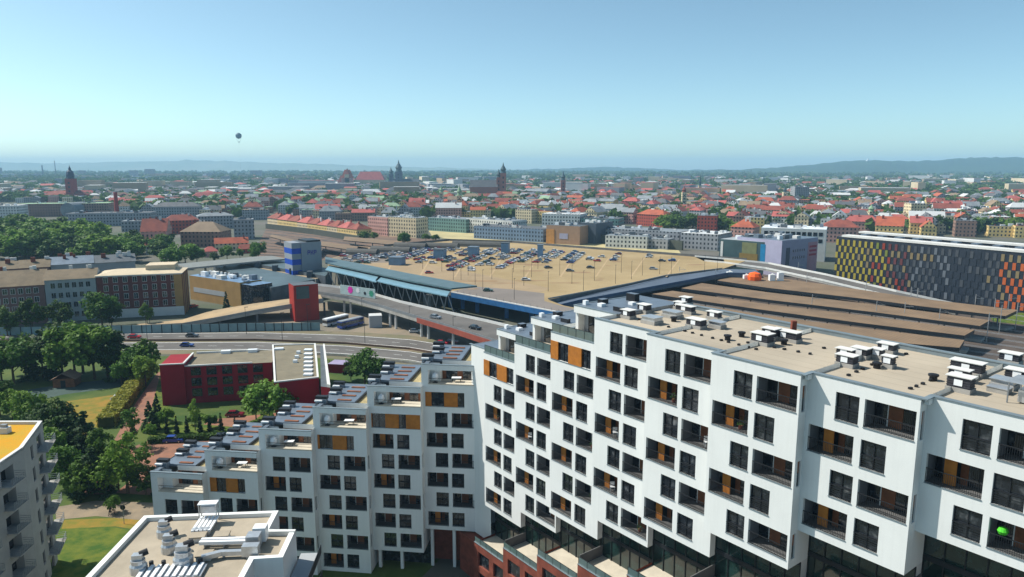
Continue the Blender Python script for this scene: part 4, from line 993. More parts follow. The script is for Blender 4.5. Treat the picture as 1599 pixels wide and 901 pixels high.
# ---- yellow station building with the bluish roof
blue_roof = mat('blue_grey_roof', hexc(112, 140, 170), 0.4, .2, var=.2, scale=.3)
root, fr, L, h = bpx('station_building', 'long ochre building with a blue-grey roof beside the brown tenement', 'station building', (298, 467), (377, 481), 431, 11, golden, blue_roof)
mb = MB(); mb.fbox(fr, L + .02, L + 8, .5, 10.5, 0, h - .3, glass_dark, top=blue_roof); mb.build('glazed_end', root)
mb = MB(); mb.fbox(fr, 3, L * .7, -.1, -.02, h * .35, h * .55, grey_plaster); mb.build('window_strip', root)
rr = random.Random(7)
for i in range(16):
    u, d = rr.uniform(1, L), rr.uniform(2, 9); mb = MB(); mb.fbox(fr, u, u + rr.uniform(1, 2.6), d, d + rr.uniform(.8, 1.8), h + .35, h + .35 + rr.uniform(.5, 1.2), skylight if i % 2 else metal_roof); mb.build('roof_unit', root)
for i in range(14):
    mb = MB(); mb.fbox(fr, i * L / 13, i * L / 13 + 1.2, 10.2, 10.8, h + .35, h + 1.5, offwhite); mb.build('roof_post', root)

# ---- station halls
def slab(root, nm, pts, z0, z1, m, top=None):
    mb = MB(); mb.prism([at(x, y, z1) for x, y in pts], z0, z1, m, top=top, bottom=z0 > 0); return mb.build(nm, root)
hall_top = mat('teal_grey_roof', hexc(84, 100, 106), 0.5, .2, var=.12, scale=.1)
root = thing('station_hall', 'low station hall of three long grey roof strips in front of the striped tower', 'station hall', (*at(430, 428, 9), 0))
slab(root, 'near_roof', [(333, 415), (362, 411), (492, 436), (423, 449)], 1, 9, dark_roof, hall_top)
slab(root, 'pale_roof_band', [(363, 411), (378, 409), (506, 432), (493, 435.5)], 1, 8.4, concrete, sand_m)
slab(root, 'far_roof', [(379, 408.5), (425, 402), (518, 420), (508, 431)], 1, 10, dark_roof, hall_top)
for i in range(5):
    X, Y = at(376 + i * 27, 413 + i * 5, 8.4); mb = MB(); mb.box(X - 1.2, X + 1.2, Y - 1.2, Y + 1.2, 8.4, 11.4, dark_roof); mb.build('roof_shaft', root)
root = thing('long_canopy', 'long thin grey flat canopy leading from the trees to the station hall', 'canopy', (*at(350, 410, 12), 0))
slab(root, 'roof', [(276, 412), (292, 418.5), (418, 406), (448, 404), (425, 399.5), (405, 400)], 11.2, 12, concrete, mat('canopy_grey', hexc(118, 122, 120), .8, var=.1))
for x in (290, 320, 350, 380, 410):
    X, Y = at(x, 412 - (x - 290) * .07, 12); mb = MB(); mb.box(X - .4, X + .4, Y - .4, Y + .4, 0, 11.2, concrete); mb.build('post', root)

# ---- blue striped tower
sb = mat('striped_blue', hexc(20, 70, 170), 0.5, var=.05); sg = mat('pale_blue_grey_panel', hexc(140, 146, 154), 0.6, var=.05, scale=.2)
fr, L = front((473, 439), (504, 436), 5)
root = thing('station_tower', 'square grey tower with blue stripes on one side and small purple letters', 'tower', fr.p(L / 2, 7, 0))
ht = zat(fr.o[0], fr.o[1], 379)
mb = MB(); mb.fbox(fr, 0, L, 0, 13, 0, ht, sg, top=dark_roof); mb.build('body', root)
nst = 7
for i in range(nst):
    z0 = 5 + (ht - 5) * i / nst; mb = MB(); mb.fbox(fr, -4.6, -.02, .6, 11, z0, z0 + (ht - 5) / nst, sb if i % 2 else sg); mb.build('stripe', root)
mb = MB(); mb.fbox(fr, L * .3, L, 1, 12, ht, ht + .8, dark_frame); mb.build('roof_edge', root)
pur = mat('purple_letters', hexc(70, 60, 150), .6, var=0)
def seg_letters(root, fr, word, u, z, h, w, m, d=-.12, gap=.35, nm='letter'):
    """block letters from thin bars"""
    G = {'P': [(0, 0, .2, 1), (0, .8, 1, 1), (0, .4, 1, .6), (.8, .4, 1, 1)], 'K': [(0, 0, .25, 1), (.3, .4, .7, .6), (.7, .6, 1, 1), (.7, 0, 1, .4)], 'I': [(.35, 0, .65, 1)], 'G': [(0, 0, .25, 1), (0, .8, 1, 1), (0, 0, 1, .2), (.75, 0, 1, .5)], 'A': [(0, 0, .2, 1), (.8, 0, 1, 1), (.2, .8, .8, 1), (.2, .4, .8, .55)], 'L': [(0, 0, .25, 1), (0, 0, 1, .2)], 'E': [(0, 0, .25, 1), (0, 0, 1, .2), (0, .8, 1, 1), (0, .4, .8, .6)], 'R': [(0, 0, .2, 1), (0, .8, 1, 1), (0, .4, 1, .55), (.8, .5, 1, 1), (.6, 0, .9, .4)]}
    for ch in word:
        mb = MB()
        for (a, b, c, e) in G[ch]: mb.fbox(fr, u + a * w, u + c * w, d, d + .1, z + b * h, z + e * h, m)
        mb.build(nm, root); u += w + gap
seg_letters(root, fr, 'PKP', 3.0, ht - 6.2, 2.2, 1.3, pur)

# ---- red cube tower with the screen
redp = mat('bright_red_panel', hexc(152, 38, 30), 0.6, var=.06)
fr, L = front((461, 503), (499, 499), 0)
root = thing('entrance_tower', 'bright red box tower with a dark grey screen beside the bus yard', 'tower', fr.p(L / 2, 4, 0))
ht = zat(fr.o[0], fr.o[1], 446)
mb = MB(); mb.fbox(fr, 0, L, 0, 8, 0, ht, redp, top=dark_roof); mb.build('body', root)
mb = MB(); mb.fbox(fr, L * .1, L * .62, -.15, -.02, ht * .62, ht * .96, mat('screen_grey', hexc(70, 84, 84), .4, var=.1)); mb.build('screen', root)
mb = MB(); mb.fbox(fr, L * .06, L * .66, -.1, -.02, ht * .1, ht * .58, mat('rust_panel', hexc(140, 44, 34), .7, var=.1)); mb.build('lower_panel', root)

# ---- planted ramp, flyover, teal canopies
root = thing('planted_ramp', 'pale planted ramp rising from the roadside to the red tower', 'ramp', (*at(380, 485, 3), 0))
zr_ = [.2, .8, 2.2, 4.2, 5.8, 6.6]
strip('deck', [(215, 506), (285, 499), (330, 485), (395, 474), (455, 466), (500, 460)], [(205, 512), (285, 508), (342, 498), (400, 487), (460, 477), (505, 469)], 0, sand_m, 0, zu=zr_, thick=1.0, parent=root, rail=concrete)
W_ = [at(x, y, z) for (x, y), z in zip([(205, 512), (285, 508), (342, 498), (400, 487), (460, 477), (505, 469)], zr_)]
ribbon('parapet', None, 0, .9, steel, .15, zs=zr_, parent=root, worldpts=W_)
for i in range(1, 6):
    X, Y = W_[i]; mb = MB(); mb.box(X - .35, X + .35, Y + .6, Y + 1.3, 0, zr_[i] - 1.0, concrete_dark)
    if zr_[i] > 1.5: mb.build('pier', root)
sheet('shaded_yard', [(200, 514), (300, 512), (420, 488), (520, 470), (660, 500), (750, 540), (640, 524), (540, 518), (400, 515)], 0, yard_m, 'dusty yard and bus stand below the flyover', 0.04)

root = thing('flyover', 'grey road flyover on white piers curving down past the bus yard', 'flyover', (*at(620, 480, 6), 0))
zf_ = [7] * 7
fu = [(495, 446), (530, 450), (584, 461), (626, 473), (700, 490), (760, 503), (830, 520)]
fl_ = [(495, 458), (545, 466), (592, 479), (651, 497), (708, 514), (770, 534), (830, 552)]
strip('deck', fu, fl_, 7, road_grey, 0, zu=zf_, thick=1.3, parent=root, rail=concrete)
ribbon('guard_rail', None, 0, 1.0, offwhite, .12, zs=zf_, parent=root, worldpts=[at(x, y, 7) for x, y in fu])
ribbon('guard_rail', None, 0, 1.0, steel, .12, zs=zf_, parent=root, worldpts=[at(x, y, 7) for x, y in fl_])
ribbon('red_fascia', None, -1.5, .3, mat('rust_red_fascia', hexc(140, 70, 56), .8), .2, zs=[7] * 4, parent=root, worldpts=[(a, b - .25) for a, b in (at(x, y, 7) for x, y in fl_[3:])])
for (x, y) in ((536, 463), (546, 465), (608, 483), (617, 486), (657, 497), (668, 500), (707, 512)):
    X, Y = at(x, y, 7); mb = MB(); mb.lathe((X, Y + 1.2), [(.5, 0), (.45, 5.7), (0, 5.7)], offwhite, 8); mb.build('pier', root)

teal = mat('teal_canopy_metal', hexc(92, 112, 116), 0.45, .3, var=.12, scale=.15)
sky_t = mat('light_blue_canopy', hexc(126, 164, 180), 0.35, .2, var=.1, scale=.3)
root = thing('platform_canopy', 'long teal-grey canopy along the edge of the rooftop car park', 'canopy', (*at(620, 425, 14), 0))
strip('roof', [(508, 401), (560, 411), (640, 427), (745, 446)], [(508, 410), (560, 421), (640, 438), (705, 450)], 14, teal, 0, zu=[14] * 4, thick=.6, parent=root)
strip('lower_roof', [(514, 414), (560, 422), (598, 430)], [(508, 421), (553, 431), (587, 440)], 12.5, sky_t, 0, zu=[12.5] * 3, thick=.4, parent=root)
strip('lower_roof', [(594, 428), (640, 437), (706, 450)], [(586, 438), (633, 449), (698, 462)], 12.5, sky_t, 0, zu=[12.5] * 3, thick=.4, parent=root)
for i in range(15):
    t_ = i / 14; x, y = 512 + 186 * t_, 421 + 36 * t_
    a = at(x, y, 12.3); mb = MB()
    mb.tube((a[0], a[1], 12), (a[0] - 2.5, a[1] + 3, 0), .22, galv, 5); mb.tube((a[0], a[1], 12), (a[0] + 3.5, a[1] + 3, 0), .22, galv, 5); mb.build('strut', root)

# ---- the rooftop car park
deck_m = mat('car_park_beige', hexc(162, 142, 106), 0.95, col2=hexc(144, 124, 88), var=.15, scale=.03, bump=.1)
ZD = 8.0
dp = [(512, 420), (512, 404), (600, 385), (700, 376), (800, 379), (900, 387), (1060, 399), (1166, 407), (1128, 420), (1040, 430), (856, 468), (880, 477), (930, 487), (1000, 510), (930, 500), (880, 489), (705, 456)]
dw = [at(x, y, ZD) for x, y in dp]
mb = MB(); mb.prism(dw, 6.4, ZD, concrete_dark, top=deck_m, bottom=True)
o = mb.build('car_park_deck'); tag(o, 'broad beige rooftop car park above the railway', None, None, 'structure')
sheet('deck_road', [(706, 455), (740, 447), (800, 452), (850, 458), (850, 470), (878, 478), (930, 489), (920, 498), (880, 488)], ZD, mat('deck_asphalt', hexc(122, 114, 108), .9, var=.1, scale=.05), None, .012)
sheet('deck_road', [(512, 412), (512, 409), (600, 400), (760, 430), (860, 450), (840, 458), (740, 446)], ZD, mat('deck_worn', hexc(150, 130, 102), .95, var=.12, scale=.05), None, .008)
for i in range(9):   # faint bay lines across the deck
    x0 = 560 + i * 55
    sheet('bay_line', [(x0 + 60, 395 + i * 1.2), (x0 + 62, 395 + i * 1.2), (x0 + 42, 432), (x0 + 39, 432)], ZD, mat('worn_line', hexc(170, 146, 112), .9, var=.1), None, .016)
tag(ribbon('parapet_wall', None, 0, 1.4, concrete_dark, .3, zs=[ZD] * 7, worldpts=[at(x, y, ZD) for x, y in ((600, 385), (700, 376), (800, 379), (900, 387), (1000, 394.5), (1060, 399), (1166, 407))]), 'dark low wall along the far edge of the rooftop car park', 'wall')
sheet('deck_patch', [(520, 403), (600, 387), (690, 379), (660, 396), (610, 410), (560, 411)], ZD, mat('deck_grey', hexc(118, 108, 98), .95, var=.15, scale=.05), None, .01)
rs_ = random.Random(31); stain = mat('deck_stain', hexc(142, 116, 86), .95, var=.15, scale=.2)
for i in range(26):
    x, y = rs_.uniform(700, 1090), rs_.uniform(404, 452)
    if y > 460 - (x - 850) * .18: continue
    X, Y = at(x, y, ZD); a = rs_.uniform(1.5, 9); b = rs_.uniform(.8, 2.5); n = 14
    mb = MB(); mb.poly([(X + a * math.cos(t) + b * .5 * math.sin(t), Y + b * math.sin(t), ZD + .02 + i * .0006) for t in [2 * math.pi * k / n for k in range(n)]], stain); struct(mb, 'oil_stain')
root = thing('deck_girder', 'blue steel girder with white rail and blue piers carrying the car park edge', 'bridge girder', (*at(790, 475, 7), 0))
gl = [(705, 456), (790, 472), (880, 489), (960, 505)]
GW = [at(x, y, ZD) for x, y in gl]
ribbon('girder', None, -2.2, -.05, blue_steel, .6, zs=[ZD] * 4, parent=root, worldpts=[(a, b - .4) for a, b in GW])
ribbon('kerb', None, -.04, .35, offwhite, .5, zs=[ZD] * 4, parent=root, worldpts=[(a, b - .4) for a, b in GW])
for k in range(26):
    t_ = k / 25 * 2.999; i = int(t_); s = t_ - i; X = GW[i][0] * (1 - s) + GW[i + 1][0] * s; Y = GW[i][1] * (1 - s) + GW[i + 1][1] * s
    mb = MB(); mb.box(X - .06, X + .06, Y - .5, Y - .38, ZD + .35, ZD + 1.3, steel); mb.build('rail_post', root)
for (x, y) in ((702, 459), (745, 467), (791, 475), (722, 462), (830, 482)):
    X, Y = at(x, y, ZD - 2); mb = MB(); mb.box(X - .8, X + .8, Y + 1.0, Y + 2.6, 0, ZD - 1.7, blue_steel); mb.build('pier', root)

# ramp wall and road descending beside the platforms
root = thing('ramp', 'dark blue-grey ramp descending between the car park and the platform roofs', 'ramp', (*at(980, 450, 6), 0))
ru = [(856, 468), (900, 460), (985, 444), (1040, 432), (1128, 420), (1180, 421)]
rl = [(872, 480), (905, 472), (990, 456), (1060, 443), (1135, 429), (1190, 430)]
strip('road', ru, rl, 7, mat('ramp_blue_grey', hexc(84, 96, 112), .8, var=.12, scale=.1), 0, zu=[6.2, 6.6, 7, 7.4, 7.8, 7.8], thick=1.2, parent=root)
ribbon('parapet', None, 0, 1.1, mat('blue_parapet', hexc(60, 84, 116), .6), .2, zs=[6.2, 6.6, 7, 7.4, 7.8, 7.8], parent=root, worldpts=[at(x, y, z) for (x, y), z in zip(rl, [6.2, 6.6, 7, 7.4, 7.8, 7.8])])
ribbon('parapet', None, 0, .5, concrete, .2, zs=[8] * 5, parent=root, worldpts=[at(x, y, 8) for x, y in ((856, 467), (900, 459), (985, 443), (1040, 430.5), (1128, 419.5))])
root = thing('flyover', 'pale curving overpass with a white edge running past the coloured office', 'flyover', (*at(1300, 432, 6), 0))
ou = [(1085, 401), (1130, 405), (1200, 412), (1290, 430), (1400, 456), (1500, 478)]
ol = [(1100, 408), (1132, 411), (1196, 420), (1285, 439), (1395, 465), (1492, 488)]
oz = [8, 8, 7.6, 7, 4.5, 1]
strip('deck', ou, ol, 7, road_grey, 0, zu=oz, thick=1, parent=root, rail=concrete)
ribbon('parapet', None, 0, .9, offwhite, .3, zs=oz, parent=root, worldpts=[at(x, y, z) for (x, y), z in zip(ol, oz)])
ribbon('parapet', None, 0, .9, offwhite, .3, zs=oz, parent=root, worldpts=[at(x, y, z) for (x, y), z in zip(ou, oz)])

# rails and brown platform roofs
ballast = mat('rail_ballast', hexc(92, 80, 72), .95, col2=hexc(70, 64, 60), var=.2, scale=.1)
sheet('railway_ground', [(850, 480), (1000, 440), (1130, 426), (1260, 428), (1500, 470), (1760, 500), (1900, 640), (1300, 640), (900, 520)], 0, ballast, 'dark ballast of the railway beneath the platform roofs', .03)
brown_roof = stripe_mat('brown_platform_roof', hexc(122, 100, 76), hexc(106, 86, 66), 1.2, 0, .12, .85)
cans = [([(1150, 427), (1240, 437), (1437, 466), (1590, 484), (1570, 493.5), (1437, 478), (1362, 468), (1200, 449.5), (1120, 438)], 'farthest of the long brown platform roofs, beside the overpass'),
        ([(1096, 442), (1200, 456.5), (1362, 475), (1546, 500), (1530, 509), (1362, 487), (1200, 468), (1064, 450)], 'second long brown platform roof from the overpass'),
        ([(1050, 454), (1200, 475), (1362, 494), (1522, 515), (1506, 524), (1350, 505), (1200, 485), (1018, 459)], 'third long brown platform roof from the overpass'),
        ([(1006, 463), (1200, 492.5), (1350, 512.5), (1506, 531), (1498, 543), (1340, 530), (1200, 510), (985, 474)], 'nearest long brown platform roof, just beyond the beige roof')]
for pts, lab in cans:
    root = thing('platform_roof', lab, 'platform roof', (*at(*pts[2], 6.5), 0), 'brown platform roofs')
    mb = MB(); W_ = [at(x, y, 6.5) for x, y in pts]
    a0, a1 = Vector(W_[1]), Vector(W_[2]); e = (a1 - a0).normalized(); nn = Vector((-e.y, e.x))
    mb.prism(W_, 5.3, 6.5, dark_frame, top=brown_roof, bottom=True)
    mb.build('roof', root)
    q0 = Vector(W_[-1]) * .5 + Vector(W_[0]) * .5; q1 = Vector(W_[3]) * .5 + Vector(W_[4]) * .5
    for i in range(14):
        c = q0.lerp(q1, (i + .5) / 14); mb = MB(); mb.box(c.x - .2, c.x + .2, c.y - .2, c.y + .2, .9, 5.3, steel); mb.build('post', root)
    mb = MB(); s_ = nn * 3.2
    mb.prism([tuple(q0 - s_), tuple(q1 - s_), tuple(q1 + s_), tuple(q0 + s_)], 0, .9, concrete); mb.build('platform', root)
for i in range(10):   # pairs of rails between the platforms
    t_ = i / 9; a = at(1000 + 150 * t_, 468 - 42 * t_, .2); b = at(1500 + 110 * t_, 545 - 58 * t_, .2)
    e = (Vector(b) - Vector(a)).normalized(); nn = Vector((-e.y, e.x))
    root = thing('railway_track', f'pair of steel rails under the platform roofs, {nth(i)} from the nearest', 'railway track', (*a, 0), 'tracks under the platform roofs')
    for s in (-.72, .72):
        p0, p1 = Vector(a) + nn * s - e * 40, Vector(b) + nn * s + e * 120; mb = MB(); q = nn * .06
        mb.prism([tuple(p0 - q), tuple(p1 - q), tuple(p1 + q), tuple(p0 + q)], .04, .2, galv); mb.build('rail', root)
sheet('rail_verge', [(1545, 492), (1600, 488), (1700, 505), (1640, 512), (1550, 502)], 0, lawn_m, 'bright green verge beyond the platform ends', .05)

# upper-left railway yard
sheet('railway_yard', [(395, 400), (418, 352), (440, 350), (560, 366), (670, 372), (700, 377), (600, 388), (512, 406), (455, 410)], 0, mat('reddish_ballast', hexc(122, 98, 82), .95, col2=hexc(92, 80, 72), var=.2, scale=.05), 'reddish railway yard beyond the striped tower', .02)
for i, (a, b, c, d, lab) in enumerate((((425, 366), (500, 384), (494, 389), (420, 369), 'thin brown roof over the first platform of the far yard'), ((495, 376), (575, 387), (570, 393), (490, 382), 'brown roof over the second platform of the far yard'), ((538, 369), (628, 377), (624, 383), (536, 375), 'brown roof over the platform nearest the pale apartment houses'), ((560, 384), (640, 390), (636, 396), (556, 390), 'short brown roof at the edge of the rooftop car park'))):
    root = thing('platform_roof', lab, 'platform roof', (*at(*a, 6), 0), 'platform roofs of the far railway yard'); slab(root, 'roof', [a, b, c, d], 5.4, 6, dark_frame, brown_roof)
    for t_ in (.2, .5, .8):
        X, Y = at((a[0] + d[0]) / 2 * (1 - t_) + (b[0] + c[0]) / 2 * t_, (a[1] + d[1]) / 2 * (1 - t_) + (b[1] + c[1]) / 2 * t_, 6); mb = MB(); mb.box(X - .3, X + .3, Y - .3, Y + .3, 0, 5.4, steel); mb.build('post', root)
sheet('sandy_street', [(668, 358), (860, 373), (1060, 391), (1066, 400), (900, 388), (800, 380), (676, 371)], 0, mat('pale_street', hexc(176, 164, 122), .95, var=.12, scale=.04), 'pale street running behind the rooftop car park', .03)
tag(ribbon('retaining_wall', [(668, 357.5), (860, 372.5), (960, 381.5), (1066, 391)], 0, 7, mat('dark_wall', hexc(78, 82, 74), .9), 1.5), 'long dark wall along the pale street behind the rooftop car park', 'wall')

tag(ribbon('retaining_wall', [(416, 357), (490, 366), (562, 378)], 0, 5, mat('dark_wall', hexc(78, 82, 74), .9), 1.5), 'dark wall below the row of railway houses', 'wall')
for i in range(9):
    t_ = i / 8; a = at(400 + 14 * t_, 397 - 38 * t_, .1); b = at(505 + 70 * t_, 404 - 24 * t_, .1); e = (Vector(b) - Vector(a)).normalized(); nn = Vector((-e.y, e.x))
    root = thing('railway_track', f'dark track in the far railway yard, {nth(i)} from the ochre building', 'railway track', (*a, 0), 'tracks of the far yard')
    for s_ in (-.75, .75):
        p0, p1 = Vector(a) + nn * s_, Vector(b) + nn * s_; mb = MB(); q = nn * .16; mb.prism([tuple(p0 - q), tuple(p1 - q), tuple(p1 + q), tuple(p0 + q)], .03, .22, concrete_dark); mb.build('rail', root)
# ---- coloured panel office
fr, L = front((1301, 444), (1599, 489), 0)
LL = L * 1.3
hh = zat(fr.o[0], fr.o[1], 369)
root = thing('panel_office', 'long office clad in yellow, red, grey and orange chequered panels by the railway', 'office building', fr.p(LL / 2, 15, 0))
navy = mat('navy_facade', hexc(26, 33, 46), .4, var=.2, scale=.4, spec=.6)
mb = MB(); mb.fbox(fr, 0, LL, 0, 15, 0, hh, navy, top=dark_roof, faces="fblrt"); mb.fbox(fr, 0, LL, 19, 36, 0, hh + .8, navy, top=dark_roof); mb.fbox(fr, 2, LL - 2, 15, 19, 0, hh - 3, navy, top=dark_roof); mb.build('wall', root)
mb = MB(); mb.fbox(fr, 3, LL, -.3, 5.5, hh + .02, hh + 1.0, offwhite); mb.build('roof_edge', root)
mb = MB(); mb.fbox(fr, 0, LL, 18.6, 24, hh + .82, hh + 1.7, offwhite); mb.build('roof_edge', root)
for i in range(12): mb = MB(); mb.fbox(fr, 8 + i * LL / 13, 11 + i * LL / 13, 8, 12, hh, hh + 1.4, metal_roof); mb.build('roof_unit', root)
pm = {k: mat('panel_' + k, hexc(*v), .55, var=.08) for k, v in dict(yellow=(150, 136, 52), green=(108, 116, 48), red=(134, 54, 38), maroon=(96, 52, 54), tan=(122, 108, 78), grey=(66, 70, 76), white=(92, 98, 106), dark=(36, 43, 54), orange=(172, 86, 42), glass=(30, 38, 48)).items()}
nr = 7; ph = (hh - 2) / nr; pw = 1.55; ncol = int(LL / pw); rr = random.Random(2)
parts_ = {}
for c in range(ncol):
    t_ = c * pw / L
    pal = [(.10, ['yellow']), (.22, ['yellow', 'tan', 'yellow']), (.30, ['tan', 'green', 'red', 'yellow']), (.36, ['red', 'tan', 'maroon']), (.43, ['maroon', 'tan', 'grey', 'red']), (.55, ['grey', 'white', 'tan']), (.64, ['white', 'grey', 'dark']), (.80, ['dark', 'dark', 'dark', 'grey']), (.86, ['grey', 'tan', 'grey']), (.92, ['tan', 'orange']), (9, ['orange', 'orange', 'tan'])]
    cs = next(p for e, p in pal if t_ < e)
    for r_ in range(nr):
        on = (c + (r_ // 1)) % 2 == 0
        z0 = .8 + r_ * ph
        k = rr.choice(cs) if on else 'glass'
        if not on: continue
        mb = parts_.setdefault(k, MB()); mb.fbox(fr, c * pw + .12, (c + 1) * pw - .12, -.22, -.02, z0 + .15, z0 + ph - .12, pm[k], faces="flrt")
for k, mb in parts_.items(): tag(mb.build(k + '_cladding', root), None, None, None, 'stuff')
mb = MB()
for r_ in range(nr):
    for c in range(12): mb.fbox(Fr(*fr.p(0, 15, 0)[:2], math.degrees(fr.a) - 90), c * 1.25 + (r_ % 2) * .6, c * 1.25 + .6 + (r_ % 2) * .6, -.2, -.02, .9 + r_ * ph, .7 + (r_ + 1) * ph, pm['yellow'], faces="flrt") if c < 11 else None
tag(mb.build('end_cladding', root), None, None, None, 'stuff')

# ---- shopping centre and buildings around it
mall_dark = mat('mall_dark_green', hexc(62, 84, 88), .5, var=.25, scale=.06)
lav = mat('lavender_panel', hexc(162, 160, 184), .7, var=.05); pinkp = mat('pink_panel', hexc(188, 140, 152), .7, var=.05)
root, fr, L, h = bpx('shopping_hall', 'dark green glazed hall with a large painted mural beside the car park', 'shopping hall', (1122, 421), (1217, 431), 374, 40, mall_dark, mat('pale_flat_roof', hexc(150, 156, 160), .8, var=.1, scale=.05))
for (a, b, c, d, m_) in ((.02, .06, .35, .95, offwhite), (.38, .62, .62, .97, mat('mural_olive', hexc(116, 120, 84), .8)), (.34, .64, .35, .62, mat('mural_ochre', hexc(130, 108, 56), .8)), (.68, .76, .4, .95, mat('mural_blue', hexc(30, 124, 170), .8)), (.62, .68, .1, .4, mat('mural_orange', hexc(178, 104, 70), .8)), (.8, .86, .4, .95, mat('mural_green', hexc(60, 120, 96), .8)), (.78, .98, .02, .35, mat('mural_teal', hexc(60, 108, 110), .8))):
    mb = MB(); mb.fbox(fr, a * L, b * L, -.2, -.02, c * h, d * h, m_); mb.build('mural_panel', root)
root, fr, L, h = bpx('shopping_hall', 'pale lavender windowless hall with rows of tiny windows and pink lettering', 'shopping hall', (1218, 432), (1274, 424), 377, 30, lav, metal_roof)
mb = MB(); mb.fbox(fr, L * .12, L * .22, -.15, -.02, h * .3, h * .8, mat('dark_strip', hexc(80, 84, 100), .6)); mb.build('window_strip', root)
mb = MB()
wi_f, wi_g = simple_window(.8, 1.4, lav)
for rr_ in range(2):
    for i in range(6): o = link('window', wi_f, root, fr.p(L * (.32 + i * .06), -.01, h * (.66 - rr_ * .2)), fr.a); link('pane', wi_g, o)
mb = MB(); mb.fbox(fr, L * .72, L * .99, -.12, -.02, h * .05, h * .9, pinkp); mb.build('pink_panel', root)
for j in range(3): mb = MB(); mb.fbox(fr, L * .76, L * .96, -.22, -.13, h * (.5 + .12 * j), h * (.56 + .12 * j), mat('red_line', hexc(170, 60, 80), .7)); mb.build('sign_line', root)
root, fr, L, h = bpx('office_building', 'white office with a band of dark square windows behind the lavender hall', 'office building', (1186, 404), (1287, 409), 356, 26, offwhite, skylight)
win_grid(root, fr, L, h - 9.5, h - .8, 11, 2, 2.2, 2.2, dark_frame)
root, fr, L, h = bpx('shopping_hall', 'tan box hall with an orange corner beside the rooftop car park', 'shopping hall', (853, 380), (905, 383), 352, 30, mat('tan_mall', hexc(160, 128, 104), .8, var=.06), dark_roof)
mb = MB(); mb.fbox(fr, 0, L * .25, -.4, -.02, 0, h * .8, mat('ochre_panel', hexc(186, 132, 70), .7)); mb.build('ochre_panel', root)
mb = MB(); mb.fbox(fr, L * .4, L * .65, -.2, -.02, h * .3, h * .6, lav); mb.build('sign_panel', root)
bpx('shopping_hall', 'dark slate block behind the tan box hall', 'shopping hall', (904, 379), (930, 381), 348, 26, mat('slate_facade', hexc(70, 80, 92), .5, var=.1), dark_roof)
ww = [window_wall('wall_' + n, hexc(*c)) for n, c in (('cream', (214, 196, 160)), ('blue', (112, 132, 156)), ('teal', (108, 142, 136)), ('white', (206, 206, 202)), ('grey', (150, 152, 156)), ('yellow', (220, 192, 128)), ('pink', (196, 150, 138)), ('brown', (146, 116, 102)), ('brick', (170, 76, 58)))]
rm_red = mat('red_tile_roof', hexc(146, 80, 66), .85, col2=hexc(118, 66, 58), var=.2, scale=.15)
rm_or = mat('orange_tile_roof', hexc(176, 94, 66), .85, col2=hexc(146, 78, 60), var=.2, scale=.15)
rm_pk = mat('faded_red_roof', hexc(178, 96, 90), .85, col2=hexc(156, 84, 78), var=.2, scale=.15)
rm_gr = mat('grey_sheet_roof', hexc(136, 142, 146), .6, col2=hexc(112, 118, 124), var=.15, scale=.15)
rm_dk = mat('slate_roof', hexc(78, 82, 88), .7, col2=hexc(96, 96, 98), var=.15, scale=.15)
rm_wh = mat('white_sheet_roof', hexc(196, 198, 198), .6, var=.08, scale=.1)
rm_gn = mat('green_copper_roof', hexc(134, 160, 128), .7, var=.12, scale=.1)
rm_br = mat('brown_earth_roof', hexc(134, 116, 96), .85, var=.15, scale=.1)
WL = dict(zip(('cream', 'blue', 'teal', 'white', 'grey', 'yellow', 'pink', 'brown', 'brick'), ww))
